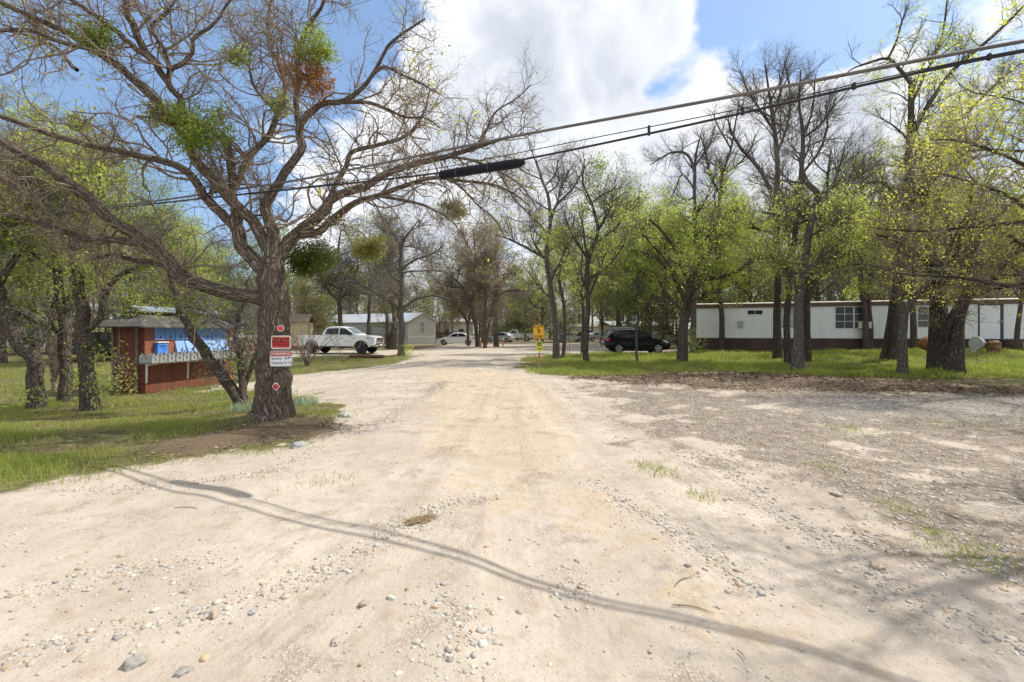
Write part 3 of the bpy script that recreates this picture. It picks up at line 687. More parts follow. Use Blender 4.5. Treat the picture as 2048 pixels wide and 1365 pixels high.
def _auto(TQ, a):
    n, tmin, l0, l1, a0, a1, up = a
    t = tmin + (1 - tmin) * (np.arange(n) + RNG.random(n) * .8) / n; x = np.clip(t, 0, .999) * 19; i = x.astype(int); f = (x - i)[:, None]
    p = TQ[i, :3] * (1 - f) + TQ[np.minimum(i + 1, 19), :3] * f; T = unit(TQ[np.minimum(i + 1, 19), :3] - TQ[np.maximum(i - 1, 0), :3]); r = TQ[i, 3]
    az = np.arange(n) * 2.4 + RNG.uniform(0, 6.28); q = np.stack([np.cos(az), np.sin(az), 0 * az], 1); an = np.radians(RNG.uniform(a0, a1, n))[:, None]
    d = unit(np.cos(an) * T + np.sin(an) * q); L = RNG.uniform(l0, l1, n) * (1 - .35 * (t - tmin) / (1 - tmin))
    out = np.zeros((n, 20, 3)); out[:, 0] = p; w = RNG.normal(0, 1, (n, 3))
    for k in range(1, 20):
        w = .75 * w + .5 * RNG.normal(0, 1, (n, 3)); d = unit(d + .075 * w + np.array([0, 0, up])); out[:, k] = out[:, k - 1] + d * (L / 19)[:, None]
    R = (np.minimum(r * .62, L * .022)[:, None]) * np.linspace(1, .16, 20)[None] ** .9; return out, R

def lv_bare(scale=1.0, dens=1.0, thick=1.0, up=.18, wob=.22, ang=(28, 62), caps=(230, 2100, 10500)):
    return [dict(dens=2.3 * dens, L0=.9 * scale, L1=2.5 * scale, a0=ang[0], a1=ang[1], K=9, tmin=.12, wob=wob, up=up, rr=.6, thin=.0145 * thick, S=4, cap=caps[0]),
            dict(dens=4.6 * dens, L0=.4 * scale, L1=1.4 * scale, a0=ang[0], a1=ang[1] + 8, K=6, tmin=.12, wob=wob, up=up * .8, rr=.6, thin=.0135 * thick, cap=caps[1]),
            dict(dens=7.5 * dens, L0=.16 * scale, L1=.66 * scale, a0=ang[0], a1=ang[1] + 10, K=4, tmin=.1, wob=wob * 1.1, up=up * .6, rr=.65, thin=.0125 * thick, cap=caps[2])]

# ------------------------------------------------------------------ the big tree with the signs
BIG = onground(546, 832)
def big_tree():
    Y0 = BIG.y
    T = [(546, 836, 92), (547, 822, 76), (547, 790, 65), (547, 740, 61), (548, 680, 58), (549, 620, 54), (546, 580, 54), (543, 552, 50), (540, 530, 40)]
    trunk = limb_world([(0, 0, T)], Y0)[0]; trunk[0] = (trunk[0][0], trunk[0][1], BIG.z, trunk[0][3])
    A = [
     (0, -.9, [(532, 604, 36), (519, 596, 33), (455, 587, 31), (400, 569, 31), (362, 553, 30), (324, 508, 29), (282, 481, 27), (229, 443, 25), (171, 390, 24), (120, 352, 22), (84, 330, 20), (34, 303, 18), (-30, 262, 15), (-120, 200, 10)]),
     (-.3, .5, [(362, 550, 18), (324, 530, 15), (270, 520, 13), (229, 511, 11), (183, 519, 7)]),
     (-.4, -1.0, [(290, 488, 18), (229, 480, 16), (179, 480, 15), (114, 458, 14), (60, 440, 13), (0, 424, 11), (-80, 400, 8)]),
     (0, -.3, [(538, 552, 36), (522, 536, 32), (505, 521, 30), (488, 496, 30), (477, 468, 29), (473, 435, 26), (466, 402, 22), (466, 372, 19), (463, 330, 16), (452, 292, 14), (428, 266, 10), (396, 252, 7), (360, 250, 4)]),
     (0, -1.3, [(477, 462, 24), (466, 450, 22), (440, 426, 21), (413, 398, 20), (404, 388, 19), (371, 340, 17), (330, 324, 15), (253, 307, 14), (168, 288, 13), (84, 263, 12), (0, 233, 11), (-90, 205, 7)]),
     (0, -1.9, [(536, 500, 27), (510, 450, 25), (488, 428, 24), (460, 395, 23), (421, 354, 22), (384, 310, 21), (364, 263, 20), (337, 230, 19), (303, 193, 18), (253, 145, 17), (202, 111, 15), (152, 74, 13), (101, 51, 12), (34, 20, 10), (-40, -10, 7)]),
     (-.9, -1.6, [(370, 262, 15), (362, 202, 14), (330, 162, 14), (310, 125, 15), (288, 98, 15), (262, 50, 15), (249, 0, 14), (236, -70, 11)]),
     (-1.0, -1.5, [(335, 165, 9), (340, 140, 11), (357, 133, 10), (381, 111, 9), (388, 77, 8), (421, 54, 7), (452, 13, 5), (480, -40, 3)]),
     (-1.1, -1.2, [(337, 140, 8), (330, 101, 9), (303, 61, 8), (322, 35, 7), (345, 10, 5), (360, -30, 3)]),
     (-1.3, -1.9, [(312, 128, 13), (286, 108, 13), (236, 67, 12), (200, 38, 11), (152, 7, 10), (90, -40, 7)]),
     (-1.4, -1.8, [(180, 98, 11), (120, 84, 9), (60, 62, 9), (0, 62, 7), (-60, 70, 4)]),
     (-1.2, -.4, [(152, 140, 9), (110, 95, 7), (50, 70, 6), (0, 60, 5)]),
     (0, -.4, [(541, 540, 32), (543, 490, 29), (545, 468, 26), (537, 442, 24), (534, 413, 22), (543, 393, 21), (548, 380, 20), (555, 371, 19), (583, 328, 18), (602, 291, 17), (599, 263, 16), (616, 230, 15), (649, 206, 13), (678, 206, 12), (710, 188, 10), (738, 160, 9), (761, 122, 8), (775, 94, 7), (803, 70, 6), (850, 38, 3)]),
     (-.2, -.5, [(600, 262, 12), (592, 206, 12), (597, 155, 11), (597, 113, 10), (616, 52, 9), (644, 14, 7), (655, -40, 4)]),
     (-.3, .6, [(655, 206, 9), (691, 205, 9), (738, 206, 8), (775, 220, 7), (813, 235, 5), (850, 236, 4), (880, 256, 3)]),
     (-.4, -.9, [(738, 160, 6), (766, 134, 6), (803, 150, 5), (845, 169, 4), (880, 190, 2.5)]),
     (-.2, .9, [(473, 372, 15), (498, 314, 14), (541, 267, 13), (555, 225, 12), (569, 174, 10), (555, 122, 9), (536, 84, 7), (536, 38, 6), (545, -10, 4)]),
     (.1, .8, [(555, 225, 7), (520, 190, 7), (500, 150, 6), (498, 100, 5), (470, 60, 4), (455, 20, 3)]),
     (0, 1.3, [(551, 552, 33), (557, 514, 30), (576, 483, 27), (598, 466, 25), (631, 439, 24), (653, 415, 23), (663, 400, 20), (691, 385, 18), (738, 370, 17), (775, 347, 15), (831, 328, 14), (892, 314, 12), (953, 295, 10), (1010, 277, 7), (1056, 267, 4)]),
     (1.0, 1.5, [(953, 295, 5), (972, 263, 5), (991, 225, 4), (1033, 197, 3), (1062, 170, 2)]),
     (.6, 2.0, [(655, 413, 15), (672, 370, 12), (691, 338, 11), (705, 305, 10), (756, 291, 9), (803, 277, 8), (831, 253, 6), (850, 220, 5), (860, 178, 3)]),
     (.2, .6, [(600, 468, 19), (640, 463, 17), (664, 441, 17), (690, 420, 15), (720, 402, 13), (756, 392, 12), (822, 368, 10), (869, 356, 9), (916, 361, 8), (986, 370, 6), (1028, 389, 4), (1060, 412, 2)]),
     (.5, .2, [(900, 360, 6), (925, 378, 5), (953, 408, 4), (986, 436, 3), (1005, 465, 2)]),
     (.6, -.6, [(756, 392, 8), (800, 400, 7), (850, 412, 6), (900, 440, 4), (930, 480, 2)]),
     (.9, .1, [(892, 314, 7), (940, 320, 6), (990, 340, 5), (1040, 370, 4), (1075, 420, 2)]),
    ]
    limbs = limb_world(A, Y0, .86)
    lv = [dict(dens=2.6, L0=.5, L1=1.9, a0=35, a1=75, K=8, tmin=.1, wob=.34, up=.06, rr=.5, thin=.013, S=5, cap=720),
          dict(dens=5.0, L0=.2, L1=.8, a0=35, a1=75, K=6, tmin=.12, wob=.36, up=.05, rr=.55, thin=.011, S=4, cap=6200),
          dict(dens=8.5, L0=.06, L1=.34, a0=35, a1=80, K=4, tmin=.1, wob=.3, up=.03, rr=.65, thin=.012, S=3, cap=24000)]
    lf = [dict(from_=1, n=1700, size=.022, spread=.03, patch=(.9, .2, .8), m=1)]
    t = make_tree('big_tree', 'largest crooked bare tree, carrying the POSTED and WARNING signs on its trunk', trunk, limbs, None, lv, lf, (BARK_BIG, TWIG_BROWN, LEAF_SPRING), S=22, K=44, wob=.022, trunk_k=60)
    # dark knot hole on the low limb
    c = at(488, 492, Y0 - .2); k = MB().lathe([(.052, -.02), (.055, .012), (.040, .02), (.026, .006), (.02, -.015), (0.0, -.02)], 14, lambda x, y, z: (c.x - BIG.x + x, c.y - BIG.y - z, c.z - BIG.z + y))
    k.build('knot', plain('knot_wood', (.13, .10, .08), .95), t, smooth=True)
    return t
big_tree()

def mistletoe(px, py, Y, r, n, mat, label, leafsize=.0165, drop=.75):
    n = int(n * 1.7)
    c = at(px, py, Y); t = thing('mistletoe', label, 'mistletoe', c, 0, 'mistletoe clumps in the big tree')
    m = 60; d = unit(RNG.normal(0, 1, (m, 3)) - np.array([0, 0, .25])); P = np.zeros((m, 6, 3))
    for k in range(1, 6): d = unit(d + .3 * RNG.normal(0, 1, (m, 3)) - np.array([0, 0, .08])); P[:, k] = P[:, k - 1] + d * (r * RNG.uniform(.15, .24, m))[:, None]
    P *= np.array([1, .8, drop]); P2, R2 = spawn(P, np.full((m, 6), .006), 14 * .3 / r, r * .2, r * .5, 20, 60, 4, wob=.25, up=-.05)
    v, f, _ = tubes(P, np.linspace(.008, .002, 6)[None].repeat(m, 0), 3); v2, f2, _ = tubes(P2, R2 * .7, 3)
    link('stem', np_mesh('stem', np.concatenate([v, v2]), [np.concatenate([f, f2 + len(v)])], [TWIG_BROWN]), t)
    lv, tt = leaves(np.concatenate([P[:, 2:], P2[:, :4]]), n, leafsize, r * .07)
    link('foliage', np_mesh('foliage', lv, [np.arange(n)[:, None] * 4 + np.arange(4)], [mat], attrs={'tint': tt}), t)
for a in ((618, 510, 8.5, .50, 5200, LEAF_DEEP, 'wide dark green mistletoe clump hanging beside the fork of the big tree'),
          (738, 492, 9.3, .40, 2600, LEAF_OLIVE, 'yellow green mistletoe clump hanging clear under the long limb'),
          (905, 415, 8.9, .32, 1500, LEAF_OLIVE, 'small mistletoe clump hanging near the end of the drooping limb, below the black splice case'),
          (395, 250, 6.8, .50, 2600, LEAF_GREEN, 'biggest fresh green mistletoe clump on the long limb against blue sky'),
          (330, 225, 6.9, .34, 1100, LEAF_SPRING, 'pale yellow green sprig clump just beside the biggest fresh clump'),
          (196, 70, 6.3, .36, 1100, LEAF_GREEN, 'airy green clump high on the upper sky limb'),
          (470, 108, 7.6, .26, 600, LEAF_GREEN, 'tiny green mistletoe sprig standing alone against blue sky'),
          (165, 245, 7.2, .22, 320, LEAF_SPRING, 'thin green sprig between the two long sky limbs'),
          (612, 150, 7.3, .42, 1500, LEAF_RUST, 'dead rust brown mistletoe clump among live green sprigs'),
          (632, 95, 7.2, .40, 1300, LEAF_GREEN, 'green mistletoe sprigs just above the rust brown clump'),
          (560, 205, 7.9, .28, 600, LEAF_SPRING, 'green sprigs on the forked limb just below the rust brown clump')):
    mistletoe(*a)

# ------------------------------------------------------------------ traced trees
def traced(name, label, base, T, limbs, **kw):
    if kw.get('group') == G_R and kw.get('auto'): q = kw['auto']; kw['auto'] = (int(q[0] * 1.45),) + (q[1], q[2] * 1.1, q[3] * 1.2) + q[4:]
    b = onground(*base); Y = b.y; ws = kw.pop('ws', .9); tr = limb_world([(0, kw.pop('tdy', 0), T)], Y, ws)[0]; tr[0] = (tr[0][0], tr[0][1], b.z, tr[0][3])
    return make_tree(name, label, tr, limb_world(limbs, Y, ws), origin=tuple(b), **kw)

G_LEFT, G_R = 'trees around the mailbox shed', 'trees on the lawn before the white trailer'
lvL = lambda s=.8, d=.8, **k: lv_bare(s, d, **{**dict(up=.1, wob=.26, ang=(30, 70), caps=(190, 1500, 6500)), **k})
def lf(n, size=.03, m=1, patch=(.7, -.25, .5), zlo=None, zhi=None, spread=.05, fr=1):
    z = None
    if zlo is not None or zhi is not None:
        lo = -9 if zlo is None else zlo; hi = 99 if zhi is None else zhi
        z = lambda p: sstep(lo - .8, lo + .8, p[:, 2]) * (1 - sstep(hi - 1.2, hi + 1.2, p[:, 2])) + 1e-6
    return dict(from_=fr, n=n, size=size * .8, spread=spread, patch=patch, zfun=z, m=m)

MB_, MG, MD = (BARK, TWIG_GREY, LEAF_SPRING), (BARK_GRAY, TWIG_GREY, LEAF_SPRING), (BARK_DARK, TWIG_DARK, LEAF_GREEN)
traced('leaning_tree', 'thick short trunk bending over toward the edge, before the corrugated fence', (72, 817), [(72, 817, 40), (72, 790, 32), (73, 745, 29), (68, 715, 29), (46, 692, 29), (19, 655, 29), (4, 612, 27), (-10, 560, 24), (-20, 500, 20), (-22, 430, 15), (-10, 360, 8)],
       [(0, .5, [(66, 712, 11), (80, 690, 9), (90, 670, 6), (100, 640, 4)]), (0, .8, [(-6, 580, 13), (30, 520, 11), (60, 470, 9), (80, 400, 6), (90, 340, 4)])], auto=(7, .5, 1.6, 3.2, 30, 70, .02), lv=lvL(), leaf=[lf(15000, .036, zhi=7)], mats=MB_, group=G_LEFT)
traced('forked_tree', 'middle trunk of the three before the corrugated fence, forking at shed roof height', (131, 806), [(131, 806, 28), (131, 770, 24), (131, 735, 22), (128, 690, 23), (131, 650, 22), (122, 615, 18), (118, 580, 16), (116, 550, 15), (107, 511, 14), (92, 480, 12), (80, 430, 9), (75, 370, 6), (80, 310, 3)],
       [(0, .4, [(131, 648, 15), (140, 610, 14), (145, 569, 14), (152, 523, 13), (150, 470, 10), (158, 410, 8), (150, 350, 5), (160, 290, 3)]), (0, -.5, [(126, 672, 9), (104, 656, 8), (75, 646, 7), (50, 635, 6), (20, 610, 4), (0, 590, 3)])], auto=(7, .5, 1.4, 2.8, 30, 70, .02), lv=lvL(), leaf=[lf(15000, .036, zhi=7)], mats=MB_, group=G_LEFT)
traced('straight_tree', 'straight rough trunk standing right beside the shed door', (181, 820), [(181, 820, 42), (178, 800, 33), (174, 750, 27), (169, 700, 25), (165, 650, 25), (160, 600, 23), (154, 549, 21), (150, 500, 19), (149, 440, 17), (135, 395, 13), (126, 350, 9), (120, 290, 5)],
       [(0, .5, [(176, 660, 14), (190, 648, 14), (202, 630, 13), (209, 590, 12), (225, 566, 10), (259, 542, 8), (300, 530, 6), (340, 535, 4), (380, 540, 3)]), (0, -.4, [(150, 470, 10), (180, 430, 9), (200, 380, 7), (205, 320, 5), (230, 270, 3)]), (0, .3, [(183, 690, 6), (186, 720, 5), (187, 760, 5), (190, 790, 4)])],
       auto=(7, .52, 1.4, 2.8, 30, 70, .02), lv=lvL(), leaf=[lf(15000, .036, zhi=7)], mats=MB_, group=G_LEFT)
traced('slanting_tree', 'slender tree slanting across the blue doors of the shed, with an upright second stem', (485, 815), [(485, 815, 38), (478, 800, 26), (457, 768, 23), (419, 718, 21), (389, 675, 19), (366, 630, 18), (354, 588, 17), (343, 556, 14), (334, 520, 9), (320, 480, 5)],
       [(0, .3, [(487, 806, 20), (485, 770, 15), (484, 750, 14), (477, 694, 12), (472, 656, 10), (478, 630, 8), (490, 600, 6), (495, 560, 4)]), (.1, .4, [(472, 650, 6), (455, 642, 6), (438, 637, 5), (410, 622, 4), (381, 614, 3), (350, 600, 2)]), (.1, .6, [(488, 775, 11), (500, 745, 9), (507, 721, 8), (520, 683, 7), (530, 650, 5), (535, 620, 3)])],
       auto=(4, .7, .7, 1.6, 30, 70, .0), lv=lvL(.55, .8), leaf=[lf(8000, .03)], mats=(BARK, TWIG_GREY, LEAF_GREEN), group=G_LEFT, S=10)
traced('sapling', 'pale bare forked sapling sticks between the leaning and forked trunks', (109, 784), [(109, 786, 8), (105, 751, 6), (101, 717, 5), (105, 700, 4), (100, 680, 2)], [(0, .2, [(109, 770, 5), (112, 755, 5), (118, 729, 4), (119, 700, 3), (124, 670, 2)])], lv=lvL(.25, .5), mats=(BARK_PALE, TWIG_TAN), S=8, group=G_LEFT)
traced('edge_tree', 'dark trunk cut by the picture edge behind the thick leaning trunk', (3, 728), [(3, 728, 22), (0, 690, 19), (2, 640, 18), (-4, 560, 16), (2, 480, 13), (10, 400, 10), (20, 320, 6), (22, 260, 3)], [], auto=(9, .35, 2.5, 4.5, 30, 65, .02), lv=lvL(1.1, .6), leaf=[lf(9000, .055)], mats=MD, group=G_LEFT)
traced('thin_tree', 'thin upright trunk seen just behind the thick leaning one', (62, 706), [(62, 706, 13), (62, 660, 12), (61, 607, 12), (57, 553, 11), (60, 480, 9), (52, 400, 7), (56, 330, 4)], [], auto=(9, .35, 2.2, 4, 30, 65, .02), lv=lvL(1.1, .6), leaf=[lf(9000, .055)], mats=MB_, group=G_LEFT)

# the lawn before the white trailer
RL = lambda s=1.0, d=.75, **k: lv_bare(s, d, **{**dict(up=.16, wob=.17, thick=1.1, caps=(190, 1500, 4800)), **k})
TAN = dict(up=-.03, wob=.15, ang=(25, 65), thick=1.05, caps=(170, 900, 2200))
traced('twin_tree', 'tall bare topped tree with two trunks just behind the SLOW sign', (1113, 719), [(1113, 719, 19), (1112, 690, 15), (1111, 650, 13), (1106, 606, 12), (1098, 555, 11), (1093, 515, 10), (1097, 470, 9), (1101, 432, 9), (1095, 390, 6), (1082, 354, 4.5), (1072, 318, 2.5)],
       [(0, .8, [(1103, 428, 7), (1112, 412, 6), (1125, 398, 5.5), (1145, 378, 4.5), (1162, 348, 3.5), (1170, 318, 2)]), (0, 1, [(1126, 716, 9), (1129, 680, 8), (1130, 640, 8), (1126, 600, 8), (1118, 560, 7), (1125, 510, 6), (1140, 470, 5), (1150, 430, 3)]), (0, -1.5, [(1094, 520, 6), (1060, 500, 5), (1020, 480, 4), (990, 470, 2)]), (0, 1, [(1097, 470, 6), (1060, 430, 5), (1030, 400, 4), (1005, 360, 2)]),
        (0, -.6, [(1090, 372, 4), (1110, 350, 3.5), (1115, 320, 2)]), (0, .5, [(1085, 360, 3), (1050, 345, 3), (1030, 330, 2)])],
       auto=(9, .3, 2.2, 4.2, 35, 75, .02), lv=RL(1.05, .85, caps=(250, 2100, 7500)), leaf=[lf(7000, .045, zhi=7.5)], mats=MG, group=G_R)
traced('curving_tree', 'slender dark tree curving upward between the twin trunks and the black car', (1172, 725), [(1172, 725, 15), (1171, 690, 12), (1173, 655, 11), (1176, 618, 10), (1174, 560, 10), (1176, 520, 9), (1196, 464, 7), (1187, 419, 6), (1177, 393, 5), (1165, 360, 3.5), (1170, 330, 2)],
       [(0, 1, [(1176, 520, 6), (1150, 480, 5), (1135, 450, 4), (1128, 420, 2)]), (0, .8, [(1196, 462, 5), (1215, 430, 4), (1225, 395, 3), (1230, 370, 2)])], auto=(10, .3, 1.8, 3.6, 30, 70, .02), lv=RL(.95, .85), leaf=[lf(6500, .045, zhi=7.5)], mats=MD[:2] + (LEAF_SPRING,), group=G_R)
traced('slim_tree', 'slim dark trunk behind the curving tree, beside the far parking', (1165, 707), [(1165, 707, 11), (1167, 650, 9), (1164, 600, 8), (1150, 540, 7), (1137, 500, 6), (1125, 465, 4)], [], auto=(9, .35, 2, 4, 30, 65, .02), lv=RL(1.1, .6), leaf=[lf(7000, .06, zhi=9)], mats=MD[:2] + (LEAF_SPRING,), group=G_R)
traced('young_tree', 'very thin young tree standing in front of the black car', (1274, 724), [(1274, 724, 6), (1273, 690, 5), (1273, 660, 5), (1277, 635, 5), (1271, 605, 4), (1276, 570, 3), (1270, 530, 2)], [(0, -.5, [(1277, 630, 4), (1262, 612, 3), (1245, 600, 2)]), (0, .5, [(1276, 640, 3), (1290, 620, 3), (1305, 590, 2)])], auto=(5, .5, .9, 1.8, 30, 65, .03), lv=RL(.6, .8), leaf=[lf(4500, .045)], mats=(BARK_GRAY, TWIG_GREY, LEAF_GREEN), group=G_R, S=8)
traced('leafy_tree', 'broad tree thick with fresh green leaves at the trailer end', (1364, 728), [(1364, 728, 27), (1365, 705, 22), (1367, 660, 20), (1375, 605, 18), (1386, 555, 15), (1395, 500, 11), (1390, 450, 7), (1400, 410, 4)],
       [(0, -1, [(1374, 600, 11), (1392, 575, 11), (1415, 558, 11), (1450, 552, 10), (1480, 540, 8), (1505, 520, 5), (1525, 500, 3)]), (0, 1, [(1372, 612, 10), (1350, 560, 9), (1322, 525, 7), (1285, 505, 5), (1250, 500, 3)]), (0, -1.5, [(1380, 580, 9), (1360, 520, 8), (1330, 470, 6), (1300, 440, 4)]), (0, 1.5, [(1388, 545, 8), (1420, 500, 7), (1450, 460, 5), (1470, 420, 3)])],
       auto=(12, .3, 2, 3.8, 35, 80, .015), lv=RL(1.05, .85), leaf=[lf(26000, .05, patch=(.6, -.9, .3), zhi=8)], mats=(BARK, TWIG_DARK, LEAF_SPRING), group=G_R)
traced('snag_tree', 'tall tree with a bare crooked top rising above the leafy one', (1386, 707), [(1386, 707, 13), (1387, 640, 12), (1389, 560, 11), (1390, 480, 9), (1389, 420, 8), (1389, 350, 7), (1392, 310, 5), (1400, 275, 3)],
       [(0, -.8, [(1389, 345, 6), (1375, 310, 5.5), (1345, 305, 4.5), (1320, 318, 3), (1300, 330, 2)]), (0, .6, [(1389, 380, 4), (1365, 350, 3.5), (1350, 380, 3), (1340, 400, 2)]), (0, .8, [(1392, 330, 5), (1412, 300, 4), (1425, 275, 3), (1430, 250, 2)])], auto=(7, .3, 1.6, 3.4, 35, 75, .03), lv=RL(.9, .8), leaf=[lf(5000, .05, zhi=8)], mats=(BARK_GRAY, TWIG_GREY, LEAF_SPRING), group=G_R)
traced('swaying_tree', 'tall grey tree with swept side branches between the snag and the trunk row', (1443, 705), [(1443, 705, 12), (1444, 640, 11), (1438, 560, 11), (1436, 480, 10), (1440, 400, 9), (1446, 345, 7), (1462, 298, 5), (1472, 240, 3), (1478, 200, 2)],
       [(0, .8, [(1441, 390, 6), (1420, 350, 5), (1410, 300, 4), (1400, 270, 2)]), (0, -.8, [(1445, 350, 5), (1475, 330, 4), (1500, 300, 3), (1510, 270, 2)]), (0, .5, [(1462, 298, 4), (1440, 260, 3), (1425, 225, 2)])], auto=(8, .35, 1.8, 3.6, 30, 70, .03), lv=RL(1.0, .8), leaf=[lf(6500, .055, zhi=12)], mats=(BARK_DARK, TWIG_DARK, LEAF_SPRING), group=G_R)
traced('tall_tree', 'tallest bare crowned tree, first and darkest trunk of the row of four', (1556, 720), [(1556, 720, 22), (1555, 680, 17), (1554, 640, 15), (1556, 560, 14), (1554, 480, 13), (1551, 413, 12), (1555, 332, 10), (1547, 247, 8), (1538, 187, 5), (1530, 130, 2.5)],
       [(0, -.5, [(1552, 415, 9), (1538, 374, 8.5), (1517, 336, 8), (1483, 298, 6), (1462, 262, 4), (1455, 230, 2)]), (0, 1, [(1549, 262, 6), (1520, 220, 5), (1495, 180, 3.5), (1480, 140, 2)]), (0, .7, [(1553, 310, 6), (1575, 250, 5), (1580, 190, 4), (1570, 130, 2)]), (0, .2, [(1545, 240, 5), (1560, 190, 4), (1558, 140, 2)]), (0, 1, [(1553, 470, 7), (1500, 455, 6), (1450, 460, 5), (1430, 470, 3)])],
       auto=(8, .3, 1.6, 3.4, 30, 65, .04), lv=RL(1.0, .95, caps=(250, 2100, 7500)), leaf=[lf(6000, .045, zhi=7.5)], mats=(BARK_DARK, TWIG_DARK, LEAF_SPRING), group=G_R)
traced('slender_tree', 'slender trunk of the row of four standing just before the tallest one', (1576, 730), [(1576, 730, 18), (1575, 690, 14), (1574, 640, 13), (1580, 560, 12), (1590, 470, 11), (1600, 380, 10), (1606, 272, 8), (1598, 208, 5), (1602, 140, 2.5)],
       [(0, .7, [(1603, 350, 6), (1640, 300, 5), (1655, 250, 4), (1650, 210, 2)]), (0, -.6, [(1605, 280, 5), (1625, 220, 4), (1630, 160, 2)])], auto=(8, .35, 1.2, 2.8, 30, 65, .04), lv=RL(.85, .95), leaf=[lf(5000, .04, zhi=6.5)], mats=(BARK_DARK, TWIG_DARK, LEAF_SPRING), group=G_R)
traced('crooked_tree', 'nearest and thickest trunk of the row of four, flared at the gravel edge', (1597, 746), [(1597, 746, 44), (1597, 735, 28), (1597, 700, 22), (1598, 640, 20), (1598, 600, 18), (1606, 549, 16), (1614, 493, 15), (1623, 442, 14), (1636, 391, 13), (1614, 366, 11), (1602, 332, 9), (1606, 290, 5), (1612, 250, 3)],
       [(0, -.8, [(1600, 590, 9), (1575, 540, 8), (1540, 515, 6), (1515, 520, 4)]), (0, .8, [(1608, 545, 9), (1650, 520, 8), (1690, 510, 6), (1720, 490, 4)]), (0, -1, [(1620, 450, 8), (1590, 420, 7), (1560, 430, 5), (1530, 425, 3)]), (0, .5, [(1636, 391, 7), (1665, 370, 6), (1680, 330, 4), (1690, 290, 2)])],
       auto=(8, .32, 1.2, 2.8, 35, 75, .02), lv=RL(.8, .95, caps=(250, 2000, 7000)), leaf=[lf(15000, .033, zhi=6.3, patch=(.8, -.6, .4))], mats=(BARK_GRAY, TWIG_DARK, LEAF_SPRING), group=G_R)
traced('shaded_tree', 'dark trunk of the row of four nearest the trailer window', (1615, 725), [(1615, 725, 18), (1614, 680, 15), (1613, 640, 14), (1616, 580, 12), (1630, 500, 10), (1650, 430, 8), (1655, 360, 5), (1662, 300, 3)], [(0, .8, [(1617, 575, 7), (1650, 545, 6), (1690, 530, 4), (1710, 520, 3)])], auto=(9, .35, 1.6, 3.2, 35, 75, .02), lv=RL(.9, .85), leaf=[lf(8000, .04, zhi=7.5)], mats=(BARK_DARK, TWIG_DARK, LEAF_SPRING), group=G_R)
traced('window_tree', 'pair of thin joined trunks in front of the trailer window air conditioner', (1733, 700), [(1733, 700, 16), (1732, 660, 12), (1730, 620, 11), (1722, 560, 10), (1720, 480, 8), (1728, 400, 6), (1720, 330, 3)], [(0, .3, [(1740, 699, 11), (1742, 660, 9), (1738, 600, 9), (1745, 540, 8), (1750, 460, 6), (1762, 390, 4), (1770, 330, 2)])], auto=(10, .35, 2, 4, 35, 75, .02), lv=RL(1.1, .75), leaf=[lf(9000, .055, zhi=9)], mats=(BARK, TWIG_DARK, LEAF_SPRING), group=G_R)
traced('great_tree', 'very tall leaning trunk whose heavy limbs sweep over the cables', (1776, 721), [(1775, 721, 33), (1777, 705, 25), (1780, 680, 23), (1786, 640, 21), (1793, 590, 19), (1800, 540, 17), (1806, 480, 16), (1812, 400, 14), (1818, 300, 13), (1822, 220, 11), (1822, 165, 9)],
       [(0, -1, [(1804, 470, 9), (1800, 420, 9), (1784, 387, 8), (1767, 366, 8), (1735, 368, 7), (1705, 385, 5), (1670, 400, 3)]), (0, .5, [(1822, 168, 8), (1800, 140, 7), (1776, 118, 6), (1740, 125, 4.5), (1705, 138, 3), (1690, 150, 2)]), (0, -.3, [(1776, 118, 5), (1792, 85, 4.5), (1802, 50, 3.5), (1815, 10, 2)]), (0, -1.2, [(1812, 330, 10), (1835, 250, 10), (1870, 190, 9), (1912, 135, 9), (1960, 95, 8), (2010, 50, 6), (2060, 0, 4)]), (0, .8, [(1822, 210, 7), (1850, 150, 6), (1875, 100, 5), (1890, 40, 4), (1895, -20, 2)]), (0, 1, [(1815, 330, 8), (1870, 270, 7), (1930, 230, 6), (1990, 170, 5), (2050, 120, 3)])],
       auto=(8, .35, 1.6, 3.4, 35, 75, .02), lv=RL(1.0, .95, caps=(260, 2200, 7500)), leaf=[lf(12000, .045, patch=(.7, -.5, .5))], mats=(BARK_DARK, TWIG_DARK, LEAF_SPRING), group=G_R)
traced('companion_tree', 'dark trunk pressed close beside the very tall leaning one', (1790, 723), [(1790, 723, 26), (1792, 690, 20), (1796, 640, 18), (1803, 590, 15), (1818, 530, 12), (1832, 470, 10), (1850, 410, 8), (1862, 340, 5), (1875, 280, 3)], [], auto=(10, .4, 1.8, 3.8, 35, 75, .02), lv=RL(1.0, .85), leaf=[lf(8000, .045)], mats=(BARK_DARK, TWIG_DARK, LEAF_SPRING), group=G_R)
traced('stout_tree', 'straight grey trunk at the lawn edge that forks at the trailer roofline', (1805, 752), [(1805, 752, 26), (1805, 730, 20), (1805, 690, 18), (1806, 650, 17), (1811, 622, 16), (1825, 600, 14), (1848, 575, 12), (1880, 535, 9), (1905, 485, 6), (1925, 440, 3)], [(0, .6, [(1808, 630, 10), (1795, 590, 9), (1790, 540, 8), (1800, 480, 6), (1795, 430, 3)])], auto=(7, .5, 1, 2.2, 35, 80, .0), lv=RL(.8, 1.0, **TAN), leaf=[lf(4200, .024)], mats=(BARK_GRAY, TWIG_TAN, LEAF_YELLOW), group=G_R)
traced('back_tree', 'thin trunk against the white trailer wall beside its far window', (1827, 701), [(1827, 701, 13), (1827, 650, 12), (1825, 590, 10), (1832, 500, 8), (1840, 420, 5), (1845, 350, 3)], [], auto=(9, .4, 2, 4, 35, 75, .02), lv=RL(1.1, .7), leaf=[lf(7000, .055)], mats=MD[:2] + (LEAF_SPRING,), group=G_R)
